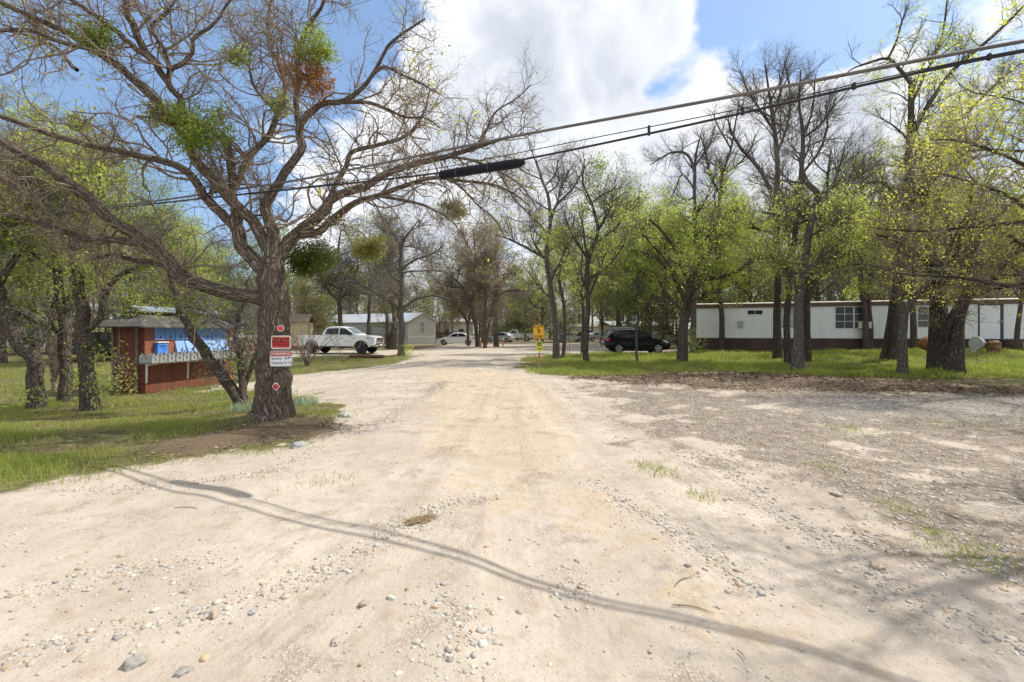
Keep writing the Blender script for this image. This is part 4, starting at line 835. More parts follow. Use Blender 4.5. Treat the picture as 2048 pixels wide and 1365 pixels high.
traced('thick_tree', 'thick dark trunk hiding the rusty end of the gas tank', (1875, 744), [(1875, 744, 44), (1875, 725, 37), (1876, 690, 34), (1877, 640, 32), (1876, 590, 28), (1868, 540, 22), (1858, 480, 16), (1850, 420, 12), (1846, 340, 8), (1838, 270, 4)],
       [(0, -.8, [(1878, 600, 17), (1895, 545, 14), (1915, 495, 11), (1935, 430, 8), (1945, 360, 5)]), (0, -1.6, [(1866, 540, 10), (1830, 505, 9), (1790, 480, 7), (1755, 470, 4)])], auto=(7, .5, 1.4, 3, 35, 80, .0), lv=RL(.95, 1.05, **TAN), leaf=[lf(7000, .022, patch=(.8, -.3, .5))], mats=(BARK_DARK, TWIG_TAN, LEAF_YELLOW), group=G_R)
traced('bent_tree', 'dark forked trunk whose long limb bends out past the trailer door', (1908, 750), [(1908, 750, 42), (1908, 730, 36), (1909, 700, 33), (1912, 645, 29), (1926, 606, 24), (1947, 583, 20), (1975, 564, 16), (1996, 544, 13), (2020, 512, 12), (2050, 490, 10), (2110, 455, 6)],
       [(0, -.5, [(1889, 690, 12), (1890, 665, 14), (1905, 630, 14), (1925, 600, 12)]), (0, -.9, [(1926, 606, 14), (1932, 560, 13), (1940, 515, 12), (1965, 465, 10), (2010, 420, 8), (2060, 380, 5)]), (0, 1, [(1930, 590, 9), (1925, 540, 9), (1940, 470, 7), (1960, 400, 5), (1990, 340, 3)])], auto=(7, .45, 1.4, 2.8, 35, 80, .0), lv=RL(.95, 1.05, **TAN), leaf=[lf(7000, .022, patch=(.8, -.3, .5))], mats=(BARK_DARK, TWIG_TAN, LEAF_YELLOW), group=G_R)
traced('door_tree', 'thin trunk standing before the trailer steps', (2032, 704), [(2032, 704, 10), (2035, 660, 9), (2041, 615, 8), (2046, 560, 7), (2040, 500, 5), (2050, 440, 3)], [], auto=(8, .4, 1.8, 3.4, 35, 75, .02), lv=RL(.9, .8), leaf=[lf(8000, .045)], mats=(BARK, TWIG_GREY, LEAF_YELLOW), group=G_R)

# trees beside the entrance lane whose leafy branches reach in from the picture edge and shade the drive
def edge_tree(x, y, h, lean, label, n, seed_leaf, r=.17, lm=LEAF_YELLOW, s=.9, d=1.0, auto=None, caps=(260, 2200, 8000)):
    z = float(gz(x, y)); tr = [(x, y, z, r), (x + lean[0] * .1, y + lean[1] * .1, z + h * .3, r * .8), (x + lean[0] * .4, y + lean[1] * .4, z + h * .6, r * .6), (x + lean[0] * .7, y + lean[1] * .7, z + h * .85, r * .32), (x + lean[0], y + lean[1], z + h, .02)]
    return make_tree('roadside_tree', label, tr, [], auto=auto or (14, .25, 2.2, 4.2, 40, 85, .01), lv=lv_bare(s, d, up=.08, wob=.22, ang=(30, 70), caps=caps), leaf=[lf(n, seed_leaf, patch=(.7, -.6, .4))], mats=(BARK_DARK, TWIG_TAN, lm), group='trees by the entrance lane')
edge_tree(14.6, 11.8, 8.2, (-1.0, .2), 'yellow leaved branches hanging in from a tree beyond the picture edge, under the cables', 17000, .036, auto=(18, .22, 2.6, 4.8, 40, 88, .01))
edge_tree(18.5, 14.5, 9.0, (-.8, .0), 'second yellow leaved tree beyond the picture edge, behind the one under the cables', 12000, .036, auto=(16, .22, 2.6, 4.8, 40, 88, .01))
edge_tree(8.8, 4.7, 7.2, (-1.5, .1), 'roadside tree beyond the frame that shades the tyre tracks', 1300, .03, s=.8, d=.8, caps=(120, 520, 1500), auto=(14, .4, 1.5, 2.7, 35, 80, .01))
edge_tree(8.3, 3.2, 7.0, (-1.4, .2), 'second roadside tree beyond the frame shading the lower drive', 1300, .03, s=.8, d=.8, caps=(120, 520, 1500), auto=(14, .4, 1.5, 2.7, 35, 80, .01))
edge_tree(13.0, 7.3, 6.6, (.6, .2), 'third roadside tree beyond the frame beside the gravel bank', 2500, .03, s=.8, d=.8, caps=(170, 1000, 3000), auto=(12, .35, 1.6, 3.0, 40, 80, .01))

# middle distance, beside the pickup and the parking island
CL = lambda s=1.2, d=.7, **k: lv_bare(s, d, up=.06, wob=.3, ang=(35, 75), thick=1.25, **k)
G_C = 'trees along the far drive'
traced('spreading_tree', 'spreading bare tree at the end of the grass strip in front of the pickup', (802, 711), [(802, 711, 17), (803, 690, 14), (803, 650, 14), (800, 625, 15), (803, 600, 11), (803, 560, 9), (801, 530, 9), (806, 485, 7), (823, 460, 4), (837, 440, 2)],
       [(0, -1, [(796, 618, 9), (779, 604, 8), (764, 594, 7), (724, 572, 6), (700, 556, 4), (675, 540, 2)]), (0, 1, [(806, 617, 7), (830, 600, 6), (865, 592, 5), (900, 600, 3)]), (0, 1.5, [(803, 570, 6), (780, 545, 5), (765, 510, 4), (770, 450, 2)]), (0, -1.5, [(802, 540, 6), (830, 520, 5), (860, 510, 4), (890, 490, 2)]), (0, 0, [(804, 500, 5), (785, 465, 4), (770, 440, 2)])], auto=(10, .35, 2.5, 4.5, 45, 85, .0), lv=CL(1.15, .85, caps=(260, 2200, 8000)), leaf=[lf(2500, .06, m=1)], mats=(BARK_GRAY, TWIG_GREY, LEAF_OLIVE), group=G_C)
traced('twin_stem_tree', 'pair of leaning trunks right behind the pickup bonnet', (786, 699), [(786, 699, 16), (788, 670, 13), (790, 645, 12), (785, 600, 10), (775, 550, 8), (778, 500, 5), (770, 460, 3)], [(0, .5, [(776, 698, 9), (781, 675, 8), (788, 650, 7)]), (0, .6, [(772, 697, 7), (774, 660, 7), (772, 620, 6), (760, 570, 5), (750, 520, 3)])], auto=(9, .4, 2.5, 5, 40, 80, .0), lv=CL(1.2, .6), leaf=[lf(3500, .08)], mats=(BARK, TWIG_GREY, LEAF_OLIVE), group=G_C)
traced('cab_tree', 'tree rising behind the pickup cab with a kinked trunk', (684, 698), [(684, 698, 12), (683, 660, 11), (681, 640, 10), (679, 600, 9), (684, 560, 7), (676, 510, 5), (682, 460, 3)], [(0, 1, [(680, 598, 6), (700, 570, 5), (715, 540, 4), (712, 500, 2)]), (0, 0, [(680, 605, 6), (655, 580, 5), (640, 545, 3), (640, 500, 2)])], auto=(9, .4, 2.5, 5, 40, 80, .0), lv=CL(1.2, .6), leaf=[lf(4000, .08)], mats=(BARK, TWIG_GREY, LEAF_OLIVE), group=G_C)
traced('bonnet_tree', 'slim trunk before the grey mobile home window', (737, 697), [(737, 697, 9), (737, 660, 8), (738, 620, 7), (742, 570, 6), (735, 510, 4), (740, 460, 2)], [], auto=(9, .4, 2.5, 5, 40, 80, .0), lv=CL(1.2, .6), leaf=[lf(3500, .08)], mats=(BARK, TWIG_GREY, LEAF_OLIVE), group=G_C)
for nm, lab, T, lm in (('sedan_tree', 'thin forked trunk in front of the white sedan rear door', [(937, 692, 7), (936, 670, 6), (935, 648, 6), (926, 630, 4), (912, 608, 3), (900, 590, 2)], [(0, .5, [(936, 650, 5), (942, 620, 5), (948, 580, 4), (945, 530, 2)])]),
                       ('island_tree', 'trunk leaning back at the sedan boot on the parking island', [(955, 694, 10), (951, 650, 9), (945, 620, 9), (938, 598, 8), (925, 575, 6), (905, 555, 4), (880, 540, 2)], [(0, .5, [(942, 605, 5), (955, 570, 4), (960, 530, 2)])]),
                       ('island_tree', 'slim straight trunk in the middle of the parking island clump', [(961, 692, 6), (960, 650, 6), (959, 600, 5), (953, 560, 4), (950, 500, 3), (945, 460, 2)], [(0, -1, [(951, 520, 3), (935, 490, 3), (925, 465, 2)]), (0, 1, [(951, 510, 3), (968, 480, 3), (975, 460, 2)])]),
                       ('island_tree', 'forked trunk beside the orange post in the island clump', [(970, 697, 9), (969, 660, 8), (969, 620, 7), (971, 580, 6), (968, 540, 4), (972, 500, 2)], [(0, .5, [(972, 690, 6), (978, 650, 6), (985, 612, 6), (993, 590, 4), (1000, 560, 2)])]),
                       ('island_tree', 'thickest trunk of the island clump with a low side limb', [(993, 694, 14), (992, 670, 11), (991, 637, 10), (988, 609, 9), (991, 580, 8), (995, 550, 6), (990, 510, 4), (995, 470, 2)], [(0, -1, [(990, 602, 7), (1005, 586, 6), (1030, 580, 4), (1050, 585, 2)]), (0, 1, [(992, 580, 5), (1010, 555, 4), (1030, 540, 2)])])):
    traced(nm, lab, (T[0][0], T[0][1]), T, lm, auto=(6, .45, 2.5, 5, 45, 85, .0), lv=CL(1.4, .65, caps=(220, 2200, 9000)), leaf=[lf(1500, .09)], mats=(BARK, TWIG_BROWN, LEAF_OLIVE), group=G_C)

# bare multi-stem bushes before the pickup
def vase_bush(px, py, n, h, spread, r, label, name='bare_bush'):
    b = onground(px, py); P = np.zeros((n, 9, 3)); P[:, 0] = np.array(b) + RNG.normal(0, .05, (n, 3)) * [1, 1, 0]; d = unit(np.stack([RNG.normal(0, spread, n), RNG.normal(0, spread, n), np.ones(n)], 1))
    for k in range(1, 9): d = unit(d + .07 * RNG.normal(0, 1, (n, 3)) + np.stack([d[:, 0] * .06, d[:, 1] * .06, 0 * d[:, 0]], 1)); P[:, k] = P[:, k - 1] + d * (h * RNG.uniform(.85, 1.1, n) / 8)[:, None]
    t = thing(name, label, 'bush', b); v, f, uv = tubes(P, r * np.linspace(1, .25, 9)[None].repeat(n, 0), 6); o = np.array(b)
    link('stem', np_mesh('stem', v - o, [f], [BARK_PALE], uv=uv), t)
    P1, R1 = spawn(P, r * np.linspace(1, .25, 9)[None].repeat(n, 0), 5, .2 * h, .45 * h, 20, 50, 6, .25, .16, .1, .6, .010); P2, R2 = spawn(P1, R1, 8, .08 * h, .2 * h, 20, 55, 4, .2, .2, .1, .7, .012)
    a, fa, _ = tubes(P1, R1, 4); c, fc, _ = tubes(P2, R2, 3); link('twigs', np_mesh('twigs', np.concatenate([a, c]) - o, [np.concatenate([fa, fc + len(a)])], [TWIG_TAN]), t)
vase_bush(614, 732, 16, 2.3, .42, .03, 'bare many stemmed bush in front of the pickup rear wheel')
vase_bush(687, 726, 6, 2.0, .32, .016, 'smaller bare bush in front of the pickup door')
vase_bush(487, 748, 12, 1.9, .25, .02, 'bare bush below the red board sign')

# ================================================================== shared paints
M_WHITE = plain('white_paint', (.74, .74, .72), .45, dirt=(.45, .42, .37))
M_BLACK = plain('black_plastic', (.02, .02, .021), .5, spec=.3)
M_DARK = plain('dark_metal', (.05, .05, .055), .5, .4)
M_GALV = plain('galvanised', (.42, .43, .43), .42, .7, dirt=(.25, .22, .18))
M_RUST = plain('rust', (.26, .13, .055), .85, var=.5, scale=9, dirt=(.10, .06, .04))
M_WOOD = plain('grey_wood', (.24, .20, .165), .9, var=.35, scale=14, bump=.4)
M_CONC = plain('concrete', (.42, .40, .37), .9, dirt=(.25, .23, .2))
M_GLASS = glass_mat('window_glass')
M_TEXTK = plain('black_print', (.02, .02, .02), .6, var=.1)
M_TEXTW = plain('white_print', (.75, .75, .73), .6, var=.1)

# ================================================================== mailbox shed
def shed():
    A = math.radians(7.4); C0 = Vector((-11.45, 14.15)); ground = -.33
    W, L, H = 1.12, 3.62, 2.08                     # side wall, front wall, eave height
    t = thing('mailbox_shed', 'small red wooden shed with blue hatches and a shingled skirt roof', 'shed', (C0.x, C0.y, ground), -A)
    # local frame: x out of the long front, y along it (away), wall body lies at x < 0
    red = ribbed('red_boards', (.195, .062, .032), 1, .155, .014, dirt=(.20, .12, .08), var=.25, rough=.8)
    redp = plain('red_panel', (.155, .044, .027), .85, var=.3, dirt=(.12, .07, .05))
    orange = ribbed('red_battens', (.29, .098, .052), 1, .20, .014, dirt=(.3, .14, .09), var=.22, rough=.8)
    blue = plain('shaded_blue_paint', (.115, .235, .50), .5, var=.10, scale=3)  # upper hatches: the eave's shade is put into a darker blue
    blue_lit = plain('sunlit_blue_paint', (.22, .37, .66), .5, var=.10, scale=3)  # lower hatches: sunlight is put into a paler blue
    grey = plain('weathered_trim', (.20, .17, .14), .9, var=.3)
    MB().box(-W, 0, 0, L, -.06, H).build('wall', redp, t)
    MB().box(.002, .03, .02, L - .1, -.06, .92).build('board_skirt', red, t)
    MB().box(.002, .028, 0, L - .02, 1.12, H - .02).build('batten_panel', orange, t)
    d = MB().box(-.78, -.25, -.035, -.003, 0, 1.97).build('door', plain('door_red', (.17, .050, .028), .8, var=.3), t)
    MB().lathe([(0, 0), (.03, .005), (.034, .03), (.02, .05), (0, .055)], 12, lambda x, y, z: (-.72 + x, -.035 - z, 1.02 + y)).build('handle', plain('brass', (.6, .5, .35), .35, .8), d, smooth=True)
    MB().box(-.745, -.69, -.05, -.036, .80, .88).build('hasp', M_GALV, d)
    for x in (-.85, -.25): MB().box(x, x + .07, -.05, -.003, -.05, H - .02).build('trim_board', grey, t)
    MB().box(-W - .01, -W + .06, -.02, L, -.06, H - .01).build('corner_board', grey, t)
    # blue hatches in two rows
    n = 8; y0 = .30; pitch = (L - .55) / n
    for r, (z0, z1, mat, tilt) in enumerate(((1.60, 2.03, blue, .05), (1.17, 1.60, blue_lit, .13))):
        for i in range(n):
            if r == 1 and i < 2: continue
            a, b = y0 + i * pitch + .012, y0 + (i + 1) * pitch - .012
            k = tilt * RNG.uniform(.7, 1.25)
            m = MB().add([(.034, a, z1), (.034, b, z1), (.034 + k, b, z0 + .015), (.034 + k, a, z0 + .015), (.030, a, z1), (.030, b, z1), (.030, b, z0 + .015), (.030, a, z0 + .015)],
                         [(0, 3, 2, 1), (4, 5, 6, 7), (0, 1, 5, 4), (1, 2, 6, 5), (2, 3, 7, 6), (3, 0, 4, 7)])
            h = m.build('hatch', mat, t)
            c = (a + b) / 2; MB().box(.05 + k * .82, .075 + k * .82, c - .006, c + .006, z0 + .04, z0 + .16).build('latch', M_DARK, h)
    # skirt roof and the little ridge roof above it
    sh = ribbed('shingle', (.105, .098, .09), 1, .34, .02, dirt=(.33, .32, .29), var=.5, rough=.95, groove=.8)
    e = .36; zi = H + .36; zo = H - .05
    o_ = [(-W - e, -e * 1.5), (e * .9, -e * 1.1), (e * .9, L + e), (-W - e, L + e)]; i_ = [(-W * .72, .25), (-W * .28, .25), (-W * .28, L - .25), (-W * .72, L - .25)]
    v = [(x, y, zo) for x, y in o_] + [(x, y, zi) for x, y in i_] + [(x, y, zo - .035) for x, y in o_]
    sh2 = ribbed('shingle_hip', (.105, .098, .09), 0, .22, .02, dirt=(.33, .32, .29), var=.5, rough=.95, groove=.8)
    MB().add(v, [(0, 1, 5, 4), (2, 3, 7, 6)], 1).add(v, [(1, 2, 6, 5), (3, 0, 4, 7), (8, 9, 1, 0), (9, 10, 2, 1), (10, 11, 3, 2), (11, 8, 0, 3), (4, 5, 6, 7), (11, 10, 9, 8)]).build('skirt_roof', [sh, sh2], t)
    tin = ribbed('tin_roof', (.30, .32, .34), 1, .3, .02, dirt=(.2, .19, .17), rough=.45, metal=.5)
    MB().box(-W * .70, -W * .30, .3, L - .3, zi + .002, zi + .10).build('ridge_wall', redp, t)
    zr = zi + .10; MB().prism([(-W * .86, zr - .03), (-W * .5, zr + .14), (-W * .14, zr - .03), (-W * .14, zr - .01), (-W * .5, zr + .165), (-W * .86, zr - .01)], lambda u, w, s: (u, s, w), .05, L - .05).build('ridge_roof', tin, t)
    MB().bbox(-.10, .055, L - .09, L + .04, -.06, H - .04, .006).build('post', plain('post_red', (.34, .12, .08), .85, var=.3), t)
    w = t.matrix_basis
    # house number plate on the post
    np_ = thing('number_plate', 'narrow white plate of stacked digits on the far post of the red shed', 'number plate', w @ Vector((.058, L - .025, 1.2)), -A)
    MB().box(0, .006, -.045, .045, 0, .52).build('plate', M_WHITE, np_)
    for i, ch in enumerate('1881'): text_mb(ch, .13, .002, bold=.003).build('lettering', M_TEXTK, np_, xf=Matrix.Translation((.008, 0, .455 - i * .128)) @ Matrix.Rotation(math.pi / 2, 4, 'Z') @ Matrix.Rotation(math.pi / 2, 4, 'X'))
    # bright blue drop box
    db = thing('drop_box', 'bright blue drop box with a pale lid among the blue hatches', 'drop box', w @ Vector((.03, .50, 1.16)), -A)
    MB().bbox(0, .14, -.19, .19, 0, .36, .012).build('box', plain('bright_blue', (.06, .22, .62), .4), db)
    MB().bbox(-.004, .17, -.2, .2, .352, .385, .008).build('lid', M_WHITE, db)
    for z, wd in ((.25, .2), (.22, .26), (.15, .1)): MB().box(.139, .1425, -wd / 2, wd / 2, z, z + .018).build('printed_line', M_TEXTK, db)
    # shelf and twelve mailboxes
    sf = thing('mailbox_shelf', 'long plank on white brackets carrying the mailbox row along the red shed', 'shelf', w @ Vector((.03, 0, .90)), -A)
    MB().box(.0, .46, -.22, L - .18, -.028, 0).build('plank', M_WOOD, sf)
    for y in (.02, 1.55, 3.05): MB().prism([(0, -.03), (.40, -.03), (.40, -.06), (.06, -.10), (.05, -.62), (0, -.66)], lambda u, q, s: (u, s, q), y, y + .035).build('bracket', M_WHITE, sf)
    mg = plain('mailbox_grey', (.30, .32, .32), .42, .45, dirt=(.28, .27, .25)); md = plain('mailbox_door', (.34, .36, .36), .4, .35, dirt=(.36, .34, .3))
    def prof(wd, h): return [(-wd / 2, 0), (wd / 2, 0)] + [(wd / 2 * math.cos(a), h - wd / 2 + wd / 2 * math.sin(a)) for a in np.linspace(0, math.pi, 11)]
    P0 = prof(.245, .285); body = MB().prism(P0, lambda u, q, s: (s, u, q), .0, .44).mesh('body', mg, True)
    door = MB().prism(prof(.252, .290), lambda u, q, s: (s, u, q), .441, .458).mesh('door', md, True)
    latch = MB().box(.452, .485, -.012, .012, .245, .30).mesh('latch', M_BLACK)
    flag = MB().box(.22, .235, -.13, -.126, .14, .30).box(.17, .235, -.132, -.127, .25, .30).mesh('flag', plain('flag_red', (.5, .06, .05), .5))
    proto = None
    labs = ['grey mailbox with a worn patchy number, end of the row by the shed door', 'grey mailbox numbered 2 in the row on the red shed', 'grey mailbox numbered 3 in the row on the red shed', 'grey mailbox numbered 4 in the row on the red shed', 'grey mailbox numbered 5 in the row on the red shed',
            'grey mailbox numbered 6 in the row on the red shed', 'grey mailbox numbered 7 in the row on the red shed', 'grey mailbox just hidden behind the slanting trunk', 'paler grey mailbox peeking out beyond the slanting trunk', 'pale mailbox third from the far end of the row', 'pale mailbox second from the far end, in front of the number plate', 'pale mailbox at the far end of the row, past the shed post']
    for i in range(12):
        loc = w @ Vector((.05 + RNG.normal(0, .006), -.09 + i * .287, .902))
        if proto is None:
            o = proto = thing('mailbox', labs[0], 'mailbox', loc, -A, 'mailboxes in a row on the shed'); link('body', body, o); d = link('door', door, o); link('latch', latch, d); link('flag', flag, o)
        else:
            o = copy_tree(proto); o.location = loc; o['label'] = labs[i]
        o.rotation_euler.z = -A + RNG.normal(0, .012)
    for i, o in enumerate([c for c in COL.objects if c.name.startswith('mailbox') and c.get('category') == 'mailbox']):
        d = next(c for c in o.children if c.name.startswith('door'))
        text_mb(str(i + 1), .13 if i < 9 else .1, .001, bold=.004).build('number', M_TEXTK, d, xf=Matrix.Translation((.4595, 0, .115)) @ Matrix.Rotation(math.pi / 2, 4, 'Z') @ Matrix.Rotation(math.pi / 2, 4, 'X'))
shed()

# ================================================================== signs
FRONT = Matrix.Rotation(math.pi / 2, 4, 'X')               # lettering stands up and faces the viewer's side (-y)
def rrect(w, h, r, k=4):
    p = []
    for cx, cy, a in ((w / 2 - r, h / 2 - r, 0), (-w / 2 + r, h / 2 - r, 90), (-w / 2 + r, -h / 2 + r, 180), (w / 2 - r, -h / 2 + r, 270)):
        p += [(cx + r * math.cos(math.radians(a + 90 * i / k)), cy + r * math.sin(math.radians(a + 90 * i / k))) for i in range(k + 1)]
    return p
def plate_mb(w, h, r, t, off=0.0, z=0.0, nx=14):
    """plate in strips so it can be bent; faces -y"""
    xs = np.linspace(-w / 2, w / 2, nx + 1); mb = MB()
    def edge(x):
        d = max(0, abs(x) - (w / 2 - r)); return h / 2 - r + math.sqrt(max(r * r - d * d, 0))
    v = [(x, y, z + s * edge(x)) for y in (-off - t, -off) for s in (-1, 1) for x in xs]; n = nx + 1; f = []
    for i in range(nx): f += [(i, i + 1, n + i + 1, n + i), (2 * n + i, 3 * n + i, 3 * n + i + 1, 2 * n + i + 1), (i, 2 * n + i, 2 * n + i + 1, i + 1), (n + i, n + i + 1, 3 * n + i + 1, 3 * n + i)]
    f += [(0, n, 3 * n, 2 * n), (n - 1, 3 * n - 1, 4 * n - 1, 2 * n - 1)]
    return mb.add(v, f)
def bent(mb, R, xf=None):
    v = []
    for p in mb.v:
        q = xf @ Vector(p) if xf is not None else Vector(p)
        a = q.x / R; rr = R - q.y; v.append((rr * math.sin(a), R - rr * math.cos(a), q.z))
    mb.v = v; return mb

def tree_signs():
    R = .34; Y = BIG.y
    def place(px, py, name, label, cat, dy): c = at(px, py, Y - .295 - dy); return thing(name, label, cat, c, math.radians(13 if px > 553 else 5))
    redm = plain('sign_red', (.62, .022, .02), .4); bord = plain('sign_black', (.05, .012, .012), .5); lit = plain('sign_letter_red', (.80, .10, .05), .45)
    s = place(561, 685, 'posted_sign', 'black and red POSTED no trespassing sign on the big trunk', 'sign', .0)
    w, h = .315, .222
    bent(plate_mb(w, h, .02, .003), R).build('plate', plain('sign_cream', (.70, .66, .56), .6, dirt=(.5, .45, .36)), s)
    bent(plate_mb(w * .87, h * .80, .012, .001, .0035), R).build('panel', bord, s)
    bent(plate_mb(w * .85, h * .34, .01, .0008, .0048, -h * .205), R).build('panel', redm, s)
    bent(text_mb('POSTED', .105, .0006, bold=.001, sx=.74), R, Matrix.Translation((0, -.0055, .043)) @ FRONT).build('lettering', lit, s)
    bent(text_mb('NO TRESPASSING', .052, .0006, bold=.0012, sx=.62), R, Matrix.Translation((0, -.0068, -.046)) @ FRONT).build('lettering', bord, s)
    st = place(561, 702, 'faded_strip', 'faded grey strip with worn lettering between the two trunk signs', 'sign strip', -.004)
    bent(plate_mb(.31, .048, .004, .002), R).build('plate', plain('faded_grey', (.20, .17, .155), .8, var=.4), st)
    bent(text_mb('PRIVATE PROPERTY', .042, .0005, sx=.66, bold=.001), R, Matrix.Translation((0, -.003, 0)) @ FRONT).build('lettering', plain('faded_letter', (.40, .22, .22), .7), st)
    g = place(561, 718, 'warning_sign', 'white WARNING security cameras in use sign with a red header', 'sign', .006); w, h = .365, .258
    bent(plate_mb(w, h, .028, .003), R).build('plate', M_WHITE, g)
    bent(plate_mb(w * .955, h * .94, .022, .0006, .0032), R).build('border', plain('sign_grey_edge', (.12, .12, .13), .5), g)
    bent(plate_mb(w * .93, h * .905, .02, .0008, .0040), R).build('face', plain('sign_white', (.78, .79, .82), .4, var=.08), g)
    bent(plate_mb(w * .93, h * .30, .014, .0008, .0052, h * .305), R).build('header', plain('warning_red', (.50, .025, .025), .4), g)
    bent(text_mb('WARNING', .075, .0006, bold=.0008, sx=.86), R, Matrix.Translation((0, -.0066, h * .305)) @ FRONT).build('lettering', M_TEXTW, g)
    ink = plain('sign_ink', (.035, .04, .055), .5)
    bent(text_mb('Security', .066, .0006, align='LEFT', bold=.0008, sx=.80), R, Matrix.Translation((-w * .41, -.0054, .004)) @ FRONT).build('lettering', ink, g)
    bent(text_mb('Cameras In Use', .066, .0006, align='LEFT', bold=.0008, sx=.80), R, Matrix.Translation((-w * .41, -.0054, -.066)) @ FRONT).build('lettering', ink, g)
    ic = MB().prism([(.048, -.006), (.060, .012), (.085, .018), (.098, .012), (.104, -.004), (.09, -.014), (.066, -.016)], lambda u, q, k: (u, k, q + .006), -.0054, -.0060)
    ic.prism([(.108, .012), (.15, .026), (.156, .012), (.128, .002), (.120, -.014), (.110, -.012)], lambda u, q, k: (u, k, q + .006), -.0054, -.0060)
    bent(ic, R).build('camera_icon', ink, g)
    bent(MB().prism([(.056, -.004), (.064, .008), (.082, .011), (.086, -.004), (.076, -.010)], lambda u, q, k: (u, k, q + .006), -.0061, -.0065), R).build('camera_lens', M_TEXTW, g)
    refl = plain('reflector_red', (.72, .02, .018), .25, coat=.4)
    for px, py, lab, dy, rot in ((561.5, 657, 'bright red round reflector at the top of the trunk signs', 0, 0), (552, 773.5, 'dull red reflector on its own low on the big trunk', .06, 1)):
        q = place(px, py, 'reflector', lab, 'reflector', dy)
        fn = lambda x, y, z: (x, -z, y)
        if rot: MB().prism([(.062, 0), (.02, .062), (-.02, .062), (-.062, 0), (-.02, -.062), (.02, -.062)], lambda u, v_, k: (u, -k, v_), 0, .005).build('rim', M_WHITE, q)
        else: MB().lathe([(0.0, 0), (.054, 0), (.054, .008), (0, .009)], 24, fn).build('rim', M_WHITE, q)
        MB().lathe([(0.0, .009), (.043, .009), (.043, .014), (.03, .018), (0, .019)], 24, fn).build('lens', refl if not rot else plain('reflector_dull', (.52, .05, .06), .4), q, smooth=True)
tree_signs()

def road_sign():
    b = onground(1079, 740); s = thing('road_sign', 'yellow SLOW children playing sign above a small slow down sign on a post', 'road sign', b); Y = b.y
    k = lambda px, py: ((px - 1079) / F * Y, CAMH + (HOR - py) / F * Y - b.z)
    yel = plain('sign_orange', (.78, .40, .02), .4, var=.12, dirt=(.6, .32, .05)); edge = plain('sign_edge', (.45, .25, .04), .5)
    MB().box(-.028, .028, .002, .010, -.3, k(0, 648)[1]).box(-.028, -.022, .010, .035, -.3, k(0, 648)[1]).box(.022, .028, .010, .035, -.3, k(0, 648)[1]).build('post', M_GALV, s)
    x0, z0 = k(1066.5, 678.5); x1, z1 = k(1088, 649.5); w, h = x1 - x0, z1 - z0; cx, cz = (x0 + x1) / 2, (z0 + z1) / 2
    MB().prism(rrect(w, h, .04), lambda u, q, t_: (cx + u, t_, cz + q), -.004, 0).build('plate', edge, s)
    p = MB().prism(rrect(w * .94, h * .955, .035), lambda u, q, t_: (cx + u, t_, cz + q), -.0065, -.0042).build('face', yel, s)
    for txt, sz, zz, bd in (('SLOW', .165, .38, .004), ('CHILDREN', .088, -.30, .002), ('PLAYING', .088, -.42, .002)):
        text_mb(txt, sz, .0006, bold=bd, sx=.88).build('lettering', M_TEXTK, p, xf=Matrix.Translation((cx, -.0075, cz + zz * h)) @ FRONT)
    # running child symbol: head, body, arms and legs in one flat cut-out
    fig = MB(); sc = h * .40; o = (cx, cz + .06 * h); fn = lambda u, q, t_: (o[0] + u * sc, t_, o[1] + q * sc)
    fig.prism([(-.08 + .11 * math.cos(a), .42 + .11 * math.sin(a)) for a in np.linspace(0, 6.28, 13)[:-1]], fn, -.0085, -.0068)
    for pl in ([(-.16, .30), (.06, .30), (.20, -.06), (.02, -.12)], [(.04, .30), (.08, .20), (.30, .12), (.42, .22), (.44, .17), (.30, .04)], [(-.14, .30), (-.34, .18), (-.42, .02), (-.35, 0), (-.28, .12), (-.10, .20)],
               [(.02, -.06), (.20, -.06), (.30, -.26), (.52, -.34), (.54, -.42), (.24, -.36)], [(.0, -.06), (.14, -.12), (-.06, -.32), (-.16, -.55), (-.26, -.52), (-.14, -.24)]): fig.prism(pl, fn, -.0084, -.0069)
    fig.build('running_child_symbol', M_TEXTK, p)
    x0, z0 = k(1072.3, 703); x1, z1 = k(1085, 682.5); w, h = x1 - x0, z1 - z0; cx, cz = (x0 + x1) / 2, (z0 + z1) / 2
    lemon = plain('sign_lemon', (.72, .70, .06), .4)
    q = MB().prism(rrect(w, h, .02), lambda u, v, t_: (cx + u, t_, cz + v), -.004, 0).build('lower_plate', lemon, s)
    MB().box(cx - w * .42, cx + w * .42, -.0056, -.0042, cz - .02 * h, cz + .45 * h).build('panel', M_TEXTK, q)
    for txt, sz, zz, mt in (('SLOW', .105, .33, lemon), ('DOWN', .105, .10, lemon), ('5 MPH', .10, -.27, M_TEXTK)):
        text_mb(txt, sz, .0006, bold=.002, sx=.80).build('lettering', mt, q, xf=Matrix.Translation((cx, -.0066, cz + zz * h)) @ FRONT)
    tape = plain('red_tape', (.62, .03, .05), .4); ot = plain('orange_tape', (.55, .16, .05), .5)
    MB().box(-.034, .034, -.006, .0, k(0, 717)[1], k(0, 709)[1]).build('red_band', tape, s); MB().box(-.034, .034, -.006, .0, k(0, 726)[1], k(0, 719)[1]).build('orange_band', ot, s)
road_sign()

